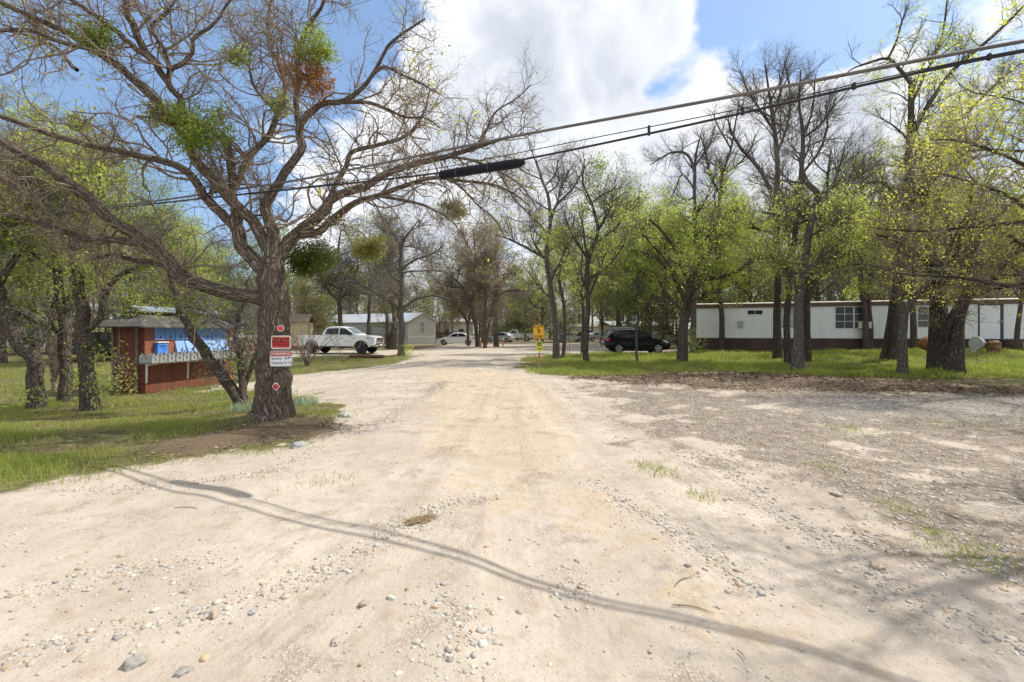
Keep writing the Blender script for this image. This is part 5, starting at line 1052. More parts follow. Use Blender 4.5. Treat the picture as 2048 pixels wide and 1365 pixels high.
def board_sign():
    a = at(455, 704, 23.5); b = at(566, 704, 25.5); g = float(gz(a.x, a.y)); L = (b.xy - a.xy).length; rz = math.atan2(b.y - a.y, b.x - a.x)
    s = thing('board_sign', 'weathered red plank board with white script lettering beyond the shed', 'board sign', (a.x, a.y, g), rz); z0 = a.z - g
    red = plain('plank_red', (.30, .10, .06), .85, var=.4, scale=8, dirt=(.34, .24, .17)); cream = plain('plank_cream', (.52, .46, .38), .8, var=.3)
    for i in range(4): MB().bbox(0, L, 0, .03, z0 + .01 + i * .165, z0 + .165 + i * .165, .006).build('plank', red, s)
    MB().bbox(0, L, -.02, .05, z0 + .72, z0 + .86, .01).build('rail', plain('pale_rail', (.52, .47, .42), .8, var=.3), s)
    for z in (.17, .335, .51): MB().box(.02, L - .02, -.008, -.001, z0 + z - .012, z0 + z + .012).build('painted_line', cream, s)
    for x in (.05, L - .15): MB().bbox(x, x + .1, .034, .13, -.3, z0 + .7, .01).build('post', red, s)
    text_mb('Cedar Ra', .34, .002, bold=.004, font_shear=.35).build('lettering', cream, s, xf=Matrix.Translation((L * .46, -.004, z0 + .43)) @ FRONT)
board_sign()

# ================================================================== cables over the drive
def cables():
    d = Vector((.898, -.44, 0)); p0 = Vector((.09, 5.26, 0))
    def line(zs, off=0.0, t0=-15.5, t1=9.5, n=60):
        ts = np.linspace(t0, t1, n); return [p0 + d * t + Vector((.44 * off, .898 * off, np.interp(t, [z[0] for z in zs], [z[1] for z in zs]))) for t in ts]
    smooth = lambda pts: [pts[0]] + [(pts[i - 1] + pts[i] * 2 + pts[i + 1]) / 4 for i in range(1, len(pts) - 1)] + [pts[-1]]
    up = line([(-15.5, 4.55), (-8, 4.02), (-3.8, 3.82), (0, 3.80), (2.36, 3.735), (4.1, 3.72), (6.5, 3.60), (9.5, 3.5)])
    low = line([(-15.5, 4.45), (-8, 3.98), (-4.84, 3.77), (-1.2, 3.53), (0, 3.50), (1.2, 3.53), (2.36, 3.565), (4.1, 3.66), (6.5, 3.50), (9.5, 3.4)])
    for _ in range(3): up = smooth(up); low = smooth(low)
    ck = plain('cable_grey', (.12, .11, .10), .6, var=.25); bk = plain('cable_black', (.03, .03, .034), .6, spec=.2)
    u = thing('overhead_cable', 'upper grey overhead cable crossing the whole sky', 'cable', up[0]); o = up[0]
    MB().tube([p - o for p in up], .0145, 10).build('strand', ck, u, smooth=True); MB().tube([p - o + Vector((.004, .008, .016)) for p in up], .006, 8).build('messenger', ck, u, smooth=True)
    l = thing('overhead_cable', 'lower black overhead cable that carries the splice case', 'cable', low[0]); o = low[0]
    MB().tube([p - o for p in low], .0115, 10).build('strand', bk, l, smooth=True)
    mes = [p + Vector((0, 0, .012 + .075 * math.exp(-((i - 37.2) / 5.0) ** 2))) for i, p in enumerate(low)]
    MB().tube([p - o for p in mes], .005, 8).build('messenger', bk, l, smooth=True)
    for i in (40, 42, 44, 46):
        p = low[i] - o; q = mes[i] - o; MB().bbox(p.x - .012, p.x + .012, p.y - .012, p.y + .012, p.z - .02, q.z + .015, .004).build('hanger', M_BLACK, l)
    a = p0 + d * -1.12 + Vector((0, 0, 3.505)); b = p0 + d * .06 + Vector((0, 0, 3.475)); c = thing('splice_case', 'thick black cylindrical splice case slung under the lower cable', 'splice case', (a + b) / 2); m = (a + b) / 2
    v = lambda f: a.lerp(b, f) - m
    fs = [0, .015, .03, .2, .22, .24, .26, .58, .6, .62, .64, .92, .94, .97, 1]; rs = [.025, .045, .053, .055, .058, .058, .055, .055, .058, .058, .055, .054, .05, .04, .022]
    MB().tube([v(f) for f in fs], rs, 18).build('body', plain('splice_black', (.009, .010, .014), .55, spec=.15), c, smooth=True)
    for f in (.23, .61): MB().tube([v(f - .006), v(f + .006)], .061, 18).build('strap', M_DARK, c)
    y = at(640, 378, 6.72); tg = thing('cable_tag', 'yellow tag hanging between the two cables beside the big tree', 'tag', y)
    MB().bbox(-.012, .012, -.006, .006, -.10, .02, .003).bbox(-.02, .02, -.004, .004, -.085, -.02, .002).build('strip', plain('tag_yellow', (.62, .42, .06), .5), tg)
    # thin service wires high in the sky
    w = thing('service_wire', 'very thin wire crossing behind the top of the big tree', 'wire', at(330, 130, 11)); o = w.location.copy()
    MB().tube([at(270, 155, 11) - o, at(520, 75, 13) - o, at(800, -20, 15) - o], .006, 6).build('strand', bk, w)
cables()

# ================================================================== buildings
def local(name, label, cat, a, b, z=None):
    """thing whose x axis runs from ground point a to b"""
    a = Vector(a); b = Vector(b); rz = math.atan2(b.y - a.y, b.x - a.x)
    return thing(name, label, cat, (a.x, a.y, float(gz(a.x, a.y)) if z is None else z), rz), (b.xy - a.xy).length

def window(parent, x, z, w, h, y=0.0, frame=None, split=(1, 1), name='window', curtain=None):
    f = frame or M_WHITE; t_ = .035; mb = MB().box(x, x + w, y - .03, y + .01, z, z + t_).box(x, x + w, y - .03, y + .01, z + h - t_, z + h).box(x, x + t_, y - .03, y + .01, z + t_, z + h - t_).box(x + w - t_, x + w, y - .03, y + .01, z + t_, z + h - t_)
    nx, nz = split
    for i in range(1, nx): mb.box(x + w * i / nx - .012, x + w * i / nx + .012, y - .022, y + .008, z + t_, z + h - t_)
    for i in range(1, nz): mb.box(x + t_, x + w - t_, y - .026, y + .006, z + h * i / nz - .014, z + h * i / nz + .014)
    o = mb.build(name, f, parent); MB().box(x + t_, x + w - t_, y - .012, y - .006, z + t_, z + h - t_).build('pane', curtain or M_GLASS, o); return o

def trailer():
    a = (13.3, 33.0); L = 25.5; rz = math.atan2(27.45 - 33.0, 31.0 - 13.3); z0 = .12
    t = thing('white_trailer', 'long white ribbed trailer home with brown skirting and roof band', 'trailer home', (a[0], a[1], z0), rz); D = 3.6
    wht = ribbed('white_siding', (.78, .80, .80), 0, .145, .005, dirt=(.50, .48, .42), var=.08, rough=.45, groove=.28)
    brn = ribbed('brown_skirting', (.078, .045, .035), 0, .21, .005, dirt=(.075, .05, .042), var=.3, rough=.7); band = plain('brown_fascia', (.13, .075, .055), .6, var=.2)
    MB().box(0, L, 0, D, .99, 3.13).build('wall', wht, t)
    MB().box(.02, L - .02, .03, D - .03, -.3, .985).build('skirting', brn, t)
    MB().box(-.05, L + .05, -.07, D + .07, 3.135, 3.37).build('fascia', band, t)
    MB().prism([(-.12, 3.372), (-.12, 3.42), (D / 2, 3.58), (D + .12, 3.42), (D + .12, 3.372)], lambda u, w, s: (s, u, w), -.1, L + .1).build('roof', plain('pale_roof', (.50, .44, .36), .6, var=.2), t)
    for x, w in ((.95, .95), (3.45, 1.15), (6.2, .9)): MB().box(x, x + w, .012, .028, .0, .93).build('skirting_panel', plain('brown_panel', (.09, .05, .04), .7, var=.25), t)
    X = lambda px: None
    def xat(px):      # distance along the wall that the photo shows at this column
        th = (px - CX) / F; c, s = math.cos(rz), math.sin(rz); return (a[0] - th * a[1]) / (th * s - c)
    blk = plain('dark_pane', (.018, .02, .022), .15); cur = plain('curtain', (.42, .44, .46), .8)  # pane coloured near black throughout
    window(t, xat(1494), 2.62, 1.0, .34, 0, split=(2, 1), curtain=blk)
    mir = plain('bare_foil_pane', (.38, .41, .46), .3, var=.3, scale=4)
    window(t, xat(1553), 1.75, 1.4, 1.35, 0, M_DARK, (2, 1), curtain=mir)
    window(t, xat(1669.5), 1.63, 1.12, 1.48, 0, split=(2, 3), curtain=glass_mat('screen_glass', (.030, .034, .042), .25, .25)); window(t, xat(1706), 1.63, 1.05, 1.48, 0, split=(2, 3), curtain=glass_mat('screen_glass_b', (.04, .044, .05), .25, .25))
    window(t, xat(1834), 1.70, 1.15, 1.35, 0, split=(2, 3), curtain=glass_mat('blind_glass', (.07, .075, .08), .3, .25))
    x = xat(1959); dr = MB().box(x, x + .98, -.035, -.003, 1.0, 3.05).build('door', plain('door_white', (.76, .78, .80), .5, var=.06), t)
    MB().box(x - .07, x - .003, -.03, -.002, .99, 3.1).box(x + .985, x + 1.15, -.03, -.002, .99, 3.1).box(x - .07, x + 1.15, -.03, -.002, 3.055, 3.12).build('door_frame', M_DARK, t)
    MB().lathe([(0, 0), (.03, .005), (.03, .05), (0, .055)], 10, lambda u, v, w: (x + .90 + u, -.035 - w, 2.06 + v)).build('handle', M_GALV, dr)
    MB().bbox(x + .93, x + 1.12, -.09, -.034, 2.02, 2.12, .01).build('lock_box', plain('box_tan', (.30, .26, .2), .6), dr)
    MB().box(-.02, .07, -.02, -.003, .99, 3.13).box(L - .07, L + .02, -.02, -.003, .99, 3.13).build('corner_trim', M_WHITE, t)
    MB().box(0, L, -.018, -.003, .985, 1.05).build('base_trim', plain('pale_trim', (.62, .62, .60), .5, dirt=(.3, .27, .22)), t)
    for q in (4.9, 9.75, 14.6, 19.5): MB().box(q, q + .03, -.008, -.002, 1.05, 3.13).build('seam_strip', plain('seam', (.50, .50, .49), .5), t)
    q = xat(1784); MB().tube([(q, -.09, .2), (q + .10, -.09, 3.1)], .035, 8).build('downpipe', M_WHITE, t)
    q = xat(1476); MB().bbox(q, q + .32, -.13, -.003, 1.75, 2.2, .01).build('meter_box', M_GALV, t)
    w = t.matrix_basis
    ac = thing('air_conditioner', 'white box air conditioner jutting from the trailer window beside the paired thin trunks', 'air conditioner', w @ Vector((xat(1708) + .2, 0, 1.66)), rz)
    MB().bbox(0, .66, -.34, -.014, 0, .42, .015).build('case', plain('ac_white', (.62, .62, .58), .5, dirt=(.4, .38, .32)), ac)
    gm = MB()
    for i in range(7): gm.box(.08, .40, -.352, -.341, .06 + i * .045, .085 + i * .045)
    gm.build('grille', plain('ac_vent', (.16, .16, .15), .6), ac)
    # steps and railing at the door
    sp = thing('steps', 'dark wooden steps with a railing below the trailer door', 'steps', w @ Vector((x - .2, 0, 0)), rz)
    MB().box(0, 1.7, -1.1, -.06, .90, .96).build('landing', M_DARK, sp)
    for i in range(4): MB().box(1.72 + i * .24, 1.98 + i * .24, -1.0, -.16, .70 - i * .2, .74 - i * .2).build('tread', M_WOOD, sp)
    for q in (.05, 1.6): MB().box(q, q + .08, -1.08, -1.0, -.2, .9).build('leg', M_WOOD, sp)
    MB().tube([(1.7, -1.05, .90), (2.75, -1.05, .05)], .03, 8).build('stringer', M_RUST, sp)
    for z in (.25, .5, .72): MB().tube([(.85, -1.08, z), (2.2, -1.08, z)], .018, 6).build('rail', M_RUST, sp)
    # tank and spool in front
    Y = 26.0; c = at(1903, 687, Y); tk = thing('gas_tank', 'long pale gas tank lying on the grass with a rusty end', 'gas tank', (c.x, c.y, float(gz(c.x, c.y))), 0); r = .40; Lh = 1.82
    prof = [(0, -Lh)] + [(r * math.sin(q), -Lh + .45 - .45 * math.cos(q)) for q in np.linspace(.15, math.pi / 2, 9)]; prof = prof + [(q, -h) for q, h in prof[::-1]]
    fn = lambda u, v, h: (h, u, v + r + .12)
    MB().lathe([p for p in prof if p[1] > -1.15], 26, fn).build('shell', plain('tank_white', (.52, .54, .52), .5, var=.2, dirt=(.36, .33, .27)), tk, smooth=True)
    MB().lathe([p for p in prof if p[1] < -1.15] + [(r, -1.15)], 26, fn).build('rusty_end', M_RUST, tk, smooth=True)
    for q in (-1.0, 1.0): MB().box(q - .12, q + .12, -.3, .3, -.1, .2).build('saddle', M_CONC, tk)
    MB().lathe([(.13, 0), (.14, .1), (.10, .16), (0, .17)], 14, lambda u, v, h: (u, v, h + 2 * r + .10)).build('valve_dome', M_GALV, tk, smooth=True)
    c = at(1988, 691, 25.4); ds = thing('rusty_drum', 'rusty striped drum standing between the gas tank and the trailer steps', 'drum', (c.x, c.y, float(gz(c.x, c.y)) - .03))
    MB().lathe([(.27, 0), (.30, .02), (.29, .05), (.29, .28), (.31, .30), (.29, .32), (.29, .56), (.31, .58), (.28, .62), (.16, .72), (0, .73)], 20).build('shell', plain('rust_yellow', (.21, .125, .05), .85, var=.6, scale=5, dirt=(.40, .38, .33)), ds, smooth=True)
    MB().lathe([(.315, .29), (.315, .31)], 20).build('hoop', M_RUST, ds)
trailer()

def mobile_home():
    # gable end right of the pickup, long side running back to the left
    g0 = at(816, 690, 57.0); g1 = at(870, 690, 59.0)
    rz = math.atan2(g1.y - g0.y, g1.x - g0.x); W = (g1 - g0).length; t = thing('grey_mobile_home', 'grey mobile home with a pale gabled end behind the pickup', 'mobile home', (g0.x, g0.y, -.08), rz)
    side = at(640, 690, 64.0); D = (side.xy - g0.xy).length
    end = ribbed('cream_siding', (.56, .53, .49), 0, .4, .006, var=.06, groove=.2); gs = ribbed('grey_siding', (.36, .38, .40), 1, .42, .008, var=.1, groove=.4)
    # the plan is a parallelogram-free box: x across the gable, y back along the side
    ang = math.atan2(side.y - g0.y, side.x - g0.x) - rz; c, s = math.cos(ang), math.sin(ang)
    Q = lambda u, v, z: (u + v * c, v * s, z)
    H = 2.95
    MB().prism([(0, .0), (W, .0), (W, H), (0, H)], lambda u, w, k: Q(u, k, w), .0, D).build('wall', [end], t)
    MB().prism([(-.012, .62), (-.006, .62), (-.006, H), (-.012, H)], lambda u, w, k: Q(u, k, w), .05, D).build('side_wall', gs, t)
    MB().prism([(0, H + .002), (W, H + .002), (W / 2, H + 1.05)], lambda u, w, k: Q(u, k, w), .02, D - .02).build('gable', end, t)
    tin = ribbed('metal_roof', (.56, .58, .60), 1, .45, .01, var=.1, metal=.3)
    MB().prism([(-.3, H - .10), (W / 2, H + 1.06), (W + .3, H - .10), (W + .3, H - .03), (W / 2, H + 1.16), (-.3, H - .03)], lambda u, w, k: Q(u, k, w), -.25, D + .2).build('roof', tin, t)
    MB().box(.0, W, -.04, -.003, 0, 1.0).build('skirt_panel', ribbed('pale_skirt', (.60, .60, .58), 0, .5, .006, var=.1, groove=.3), t)
    MB().box(-.02, W + .02, -.05, -.003, 1.0, 1.12).build('trim_band', M_WHITE, t)
    window(t, W * .44, 1.45, .62, 1.5, -.004, split=(1, 2), curtain=plain('grey_blind', (.33, .34, .34), .7))
    MB().box(W - .1, W + .02, -.06, .06, 0, H).build('corner_trim', M_WHITE, t)
    w = t.matrix_basis
    for k, (px, wd) in enumerate(((744, .8), (700, .7))):
        f = (side.x - g0.x); th = (px - CX) / F; dx, dy = side.x - g0.x, side.y - g0.y; m = (g0.x - th * g0.y) / (th * dy - dx)
        q = t.matrix_basis.inverted() @ Vector((g0.x + dx * m, g0.y + dy * m, 0)); o = MB()
        o.prism([(-.03, 1.35), (-.014, 1.35), (-.014, 2.35), (-.03, 2.35)], lambda u, z, kk: (q.x + u + (kk) * c, q.y + kk * s, z), 0, wd); o.build('window', M_GLASS, t)
    # porch of grey posts by the side
    pc = at(755, 690, 57.5); p = thing('porch', 'low wooden porch railing at the side of the grey mobile home', 'porch', (pc.x, pc.y, -.05), 0)
    MB().box(-2.2, 2.2, 0, 1.2, .5, .58).build('floor', M_WOOD, p)
    for i in range(15): MB().box(-2.2 + i * .31, -2.12 + i * .31, -.03, .03, .0, 1.35).build('baluster', M_WOOD, p)
    MB().box(-2.25, 2.25, -.05, .05, 1.352, 1.43).build('rail', M_WOOD, p)
mobile_home()

def simple_house(name, label, px0, px1, Y0, Y1, ptop, pbot, wall, roof, rise, cat='mobile home', wins=(), skirt=None, depth=4.0):
    a = at(px0, pbot, Y0); b = at(px1, pbot, Y1); rz = math.atan2(b.y - a.y, b.x - a.x); L = (b.xy - a.xy).length; zb = min(a.z, b.z)
    t = thing(name, label, cat, (a.x, a.y, zb), rz); H = CAMH + (HOR - ptop) / F * Y0 - zb
    MB().box(0, L, 0, depth, -.3, H).build('wall', wall, t)
    MB().prism([(-.25, H + .002), (depth / 2, H + rise), (depth + .25, H + .002), (depth + .25, H + .07), (depth / 2, H + rise + .08), (-.25, H + .07)], lambda u, w, s: (s, u, w), -.2, L + .2).build('roof', roof, t)
    if skirt: MB().box(-.02, L + .02, -.03, -.002, -.3, .6).build('skirting', skirt, t)
    for x, z, w, h in wins: window(t, x * L, z, w, h, -.003, split=(1, 2))
    return t
tinr = ribbed('tin_sheet', (.50, .52, .54), 0, .4, .01, var=.15, metal=.3)
simple_house('cream_house', 'cream walled house glimpsed between the big trunk and the pickup tail', 520, 613, 39, 40, 644, 706, plain('cream_wall', (.62, .54, .34), .8, var=.1), plain('tan_roof', (.34, .27, .2), .8), .7, 'house', ((.08, 1.0, .9, 1.1),), plain('red_brick_base', (.30, .15, .10), .9, var=.3))
simple_house('white_home', 'white home behind the dark picket fence and white sedan', 872, 946, 72, 74, 644, 686, plain('white_wall_a', (.52, .52, .50), .7), tinr, .6, wins=((.2, 1.2, .9, 1.1), (.6, 1.2, .9, 1.1)))
simple_house('far_home', 'pale home far beyond the far white pickup', 975, 1085, 96, 98, 652, 682, plain('grey_wall_a', (.40, .40, .37), .7), plain('dark_roof', (.10, .10, .10), .8), .7, wins=((.2, 1.2, 1, 1.1), (.7, 1.2, 1, 1.1)))
simple_house('far_home', 'pale home far beyond the slim trunk and far white sedan', 1125, 1215, 90, 92, 654, 681, plain('grey_wall_b', (.46, .46, .43), .7), plain('brown_roof', (.20, .17, .14), .8), .6, wins=((.3, 1.2, .9, 1.1), (.5, 1.0, .9, 1.7)))
simple_house('far_home', 'low tan home behind the black car roof', 1222, 1345, 62, 64, 652, 687, plain('tan_wall', (.44, .40, .33), .8), tinr, .6, wins=((.25, 1.2, 1, 1.1), (.7, 1.2, 1, 1.1)))

def fences():
    pf = plain('dark_picket', (.085, .055, .045), .85, var=.35)
    a = at(868, 690, 63); b = at(925, 690, 65); t, L = local('picket_fence', 'dark brown picket fence behind the white sedan bonnet', 'fence', a, b, -.05); mb = MB()
    n = int(L / .17)
    for i in range(n): mb.box(i * .17, i * .17 + .11, -.012, .012, 0, 1.62 + .03 * (i % 3))
    mb.build('pickets', pf, t)
    for z in (.4, 1.3): MB().box(0, L, .013, .05, z, z + .09).build('rail', pf, t)
    a = at(-40, 697, 46); b = at(128, 697, 45); t, L = local('metal_fence', 'white corrugated metal fence across the far grass', 'fence', a, b, -.2)
    MB().box(0, L, 0, .04, 0, 2.12).build('sheet', ribbed('white_sheet', (.62, .66, .70), 0, .38, .005, var=.12, groove=.35), t)
    MB().box(0, L, -.05, -.002, 1.0, 1.08).build('rail', M_GALV, t); MB().box(0, L, -.05, -.002, 2.0, 2.08).build('rail', M_GALV, t)
    for i in range(5): MB().box(i * L / 4 - .04, i * L / 4 + .04, -.09, -.051, -.1, 2.1).build('post', M_GALV, t)
    # parking timber, orange posts, thin stake
    a = at(699, 711, 28.8); b = at(769, 711, 28.9); lg = thing('parking_log', 'brown timber log lying before the pickup front wheel', 'log', ((a.x + b.x) / 2, a.y, float(gz(a.x, a.y)))); hl = (b.x - a.x) / 2
    MB().tube([(-hl, .03, .11), (-hl * .4, 0, .12), (hl * .3, .03, .11), (hl, -.02, .10)], [.10, .12, .12, .10], 14).build('log', plain('log_brown', (.12, .07, .05), .9, var=.4, scale=8, bump=.5), lg, smooth=True)
    og = plain('marker_orange', (.72, .22, .03), .5, dirt=(.4, .2, .1)); pw = M_WHITE
    for px, py, lab in ((961, 696, 'orange marker post at the foot of the forked island trunk'), (1006, 695, 'orange marker post beside the thickest island trunk')):
        b_ = onground(px, py); m = thing('marker_post', lab, 'marker post', b_, 0, 'orange posts on the parking island')
        MB().lathe([(.09, 0), (.09, .03), (.065, .05), (.06, .5), (.058, .72), (0, .73)], 14).build('body', og, m, smooth=True); MB().lathe([(.06, .735), (.058, .92), (.03, .95), (0, .95)], 14).build('cap', pw, m, smooth=True)
    b_ = onground(1139, 708); m = thing('stake', 'thin grey wire stake beside the twin trunks', 'stake', b_); MB().tube([(0, 0, -.1), (.02, 0, .7), (-.01, 0, 1.5)], .012, 6).build('rod', M_DARK, m)
fences()

# ================================================================== vehicles
TYRE = plain('tyre', (.025, .025, .026), .8, var=.3, dirt=(.14, .12, .1)); RIM_S = plain('alloy', (.55, .56, .57), .35, .25, var=.08); RIM_K = plain('black_rim', (.02, .02, .022), .35)
RED_L = plain('tail_lens', (.52, .02, .02), .15, coat=.6); CLEAR_L = plain('head_lens', (.55, .56, .58), .12, coat=.6); AMBER = plain('amber_lens', (.6, .25, .08), .2)
CHROME = plain('chrome', (.62, .63, .65), .15, .95, var=.05); CARGLASS = glass_mat('car_glass', (.010, .012, .014), .08, .35); SHIELD = glass_mat('windshield', (.10, .13, .14), .06)
UNDER = plain('underbody', (.015, .015, .015), .8); PLATE = plain('number_plate', (.6, .6, .58), .5)
def paint(name, col, metal=.0):
    dark = max(col) < .1
    return plain(name, col, .2 if dark else .3, metal, var=.05, scale=2, dirt=None if dark else tuple(c * .8 + .03 for c in col), coat=.15 if dark else .6, spec=.25 if dark else .4)

def arch(cx, r, zb, n=9):
    """wheel arch outline from front to back along the sill"""
    a0 = math.asin(min(.95, max(-.95, (zb - r['z']) / r['a']))); a = np.linspace(a0, math.pi - a0, n)
    return [(cx + r['a'] * math.cos(q), r['z'] + r['a'] * math.sin(q)) for q in a]

class Car:
    """side profiles (x forward, z up) swept across the car and shaped in plan and section"""
    def __init__(s, L, w, belt, roof, nose=.55, tail=.35, tumble=.20): s.L, s.w, s.belt, s.roof, s.nose, s.tail, s.tumble = L, w, belt, roof, nose, tail, tumble
    def hw(s, x, z):
        h = s.w / 2 * (1 - .045 * ((z - .62) / .45) ** 2 if z < s.belt else 1 - .045 * ((s.belt - .62) / .45) ** 2)
        if z > s.belt: h -= s.w / 2 * s.tumble * ((z - s.belt) / (s.roof - s.belt)) ** 1.15
        f = max(0, (x - (s.L - s.nose)) / s.nose); b = max(0, ((s.tail) - x) / s.tail)
        return h * (1 - .17 * f ** 2.2 - .09 * b ** 2.2)
    def sweep(s, poly, ys=(-1, -.94, -.6, 0, .6, .94, 1), inset=.022, crown=.03, cuts_z=(), cuts_x=()):
        bm = bmesh.new(); n = len(poly); P = [Vector(p) for p in poly]
        area = sum(P[i].x * P[(i + 1) % n].y - P[(i + 1) % n].x * P[i].y for i in range(n)); sg = 1 if area > 0 else -1
        off = []
        for i in range(n):
            e1 = (P[i] - P[i - 1]).normalized(); e2 = (P[(i + 1) % n] - P[i]).normalized(); nn = Vector((-(e1.y + e2.y), e1.x + e2.x)) * sg
            off.append(P[i] + (nn.normalized() * inset if nn.length > 1e-6 else nn))
        rows = []
        for y in ys: rows.append([bm.verts.new((p.x, y, p.y)) for p in (off if abs(y) > .99 else P)])
        for a, b in zip(rows, rows[1:]):
            for i in range(n): bm.faces.new((a[i], a[(i + 1) % n], b[(i + 1) % n], b[i]))
        sides = [bm.faces.new(rows[0][::-1]), bm.faces.new(rows[-1])]
        bmesh.ops.triangulate(bm, faces=sides)
        for z in cuts_z: bmesh.ops.bisect_plane(bm, geom=bm.verts[:] + bm.edges[:] + bm.faces[:], plane_co=(0, 0, z), plane_no=(0, 0, 1))
        for x in cuts_x: bmesh.ops.bisect_plane(bm, geom=bm.verts[:] + bm.edges[:] + bm.faces[:], plane_co=(x, 0, 0), plane_no=(1, 0, 0))
        for v in bm.verts:
            x, y, z = v.co; cr = crown * (1 - y * y) if z > s.belt - .12 else 0
            v.co = (x, y * s.hw(x, z), z + cr - crown * .3 * (cr > 0))
        bm.verts.index_update(); mb = MB(); mb.add([v.co[:] for v in bm.verts], [[v.index for v in f.verts] for f in bm.faces]); bm.free(); return mb
    def side(s, poly, off=.006, sgn=1, th=.01):
        """panel lying on the flank; a little thickness inward"""
        n = len(poly); bm = bmesh.new()
        vs = [bm.verts.new((p[0], 0, p[1])) for p in poly]; f = bm.faces.new(vs); bmesh.ops.triangulate(bm, faces=[f]); bmesh.ops.subdivide_edges(bm, edges=bm.edges[:], cuts=2, use_grid_fill=True)
        mb = MB(); bm.verts.index_update()
        mb.add([(v.co.x, sgn * (s.hw(v.co.x, v.co.z) + off), v.co.z) for v in bm.verts], [[v.index for v in f.verts] for f in bm.faces])
        mb.add([(p[0], sgn * (s.hw(*p) + off), p[1]) for p in poly] + [(p[0], sgn * (s.hw(*p) + off - th), p[1]) for p in poly], [(i, (i + 1) % n, n + (i + 1) % n, n + i) for i in range(n)]); bm.free(); return mb
    def cross(s, p0, p1, f=.88, off=.008, ny=6):
        """glass across the car between two profile points, standing just off the body"""
        d = Vector((p1[0] - p0[0], p1[1] - p0[1])).normalized(); nn = Vector((d.y, -d.x)); 
        if nn.y < 0: nn = -nn
        ys = np.linspace(-f, f, ny + 1); v = []
        for k in (off, off - .012):
            for p in (p0, p1):
                for y in ys: v.append((p[0] + nn.x * k, y * s.hw(*p), p[1] + nn.y * k + .03 * (1 - y * y) - .009))
        n = ny + 1; f_ = []
        for i in range(ny): f_ += [(i, i + 1, n + i + 1, n + i), (2 * n + i, 3 * n + i, 3 * n + i + 1, 2 * n + i + 1), (i, 2 * n + i, 2 * n + i + 1, i + 1), (n + i, n + i + 1, 3 * n + i + 1, 3 * n + i)]
        f_ += [(0, n, 3 * n, 2 * n), (n - 1, 3 * n - 1, 4 * n - 1, 2 * n - 1)]; return MB().add(v, f_)

def wheel_set(t, car, axles, r, tw, rim, spokes=5, inset=.03):
    fn = lambda x, y, z: (x, z, y)
    tyre = MB().lathe([(r * .64, -.5 * tw), (r * .93, -.5 * tw), (r, -.36 * tw), (r, .36 * tw), (r * .93, .5 * tw), (r * .64, .5 * tw), (r * .60, .2 * tw), (r * .60, -.2 * tw), (r * .64, -.5 * tw)], 28, fn, 0, False).mesh('wheel', TYRE, True)
    mb = MB().lathe([(r * .66, -.46 * tw), (r * .68, -.50 * tw), (r * .62, -.50 * tw), (r * .60, -.40 * tw), (r * .60, 0), (r * .66, .1 * tw)], 28, fn, 0, False)
    mb.lathe([(0, -.45 * tw), (r * .13, -.45 * tw), (r * .15, -.40 * tw), (r * .15, -.2 * tw)], 14, fn)
    for i in range(spokes):
        a = 2 * math.pi * i / spokes + .3
        for da in (-.15, .15):
            c, s_ = math.cos(a + da), math.sin(a + da); c0, s0 = math.cos(a), math.sin(a); q = (-s_, c)
            p0 = (c0 * r * .12, s0 * r * .12); p1 = (c * r * .62, s_ * r * .62); h = r * .10
            mb.add([(p[0] + q[0] * k * h, yy, p[1] + q[1] * k * h) for yy in (-.46 * tw, -.34 * tw) for p in (p0, p1) for k in (-1, 1)], [(0, 1, 3, 2), (4, 6, 7, 5), (0, 2, 6, 4), (1, 5, 7, 3), (2, 3, 7, 6)])
    rimm = mb.mesh('rim', rim, True); disc = MB().lathe([(0, -.1 * tw), (r * .6, -.1 * tw), (r * .6, 0), (0, 0)], 20, fn).mesh('brake', UNDER)
    for x in axles:
        for sg in (-1, 1):
            w = link('wheel', tyre, t); w.location = (x, sg * (car.w / 2 - tw / 2 - inset), r); w.rotation_euler = (0, 0, 0 if sg < 0 else math.pi)
            link('rim', rimm, w); link('brake', disc, w)

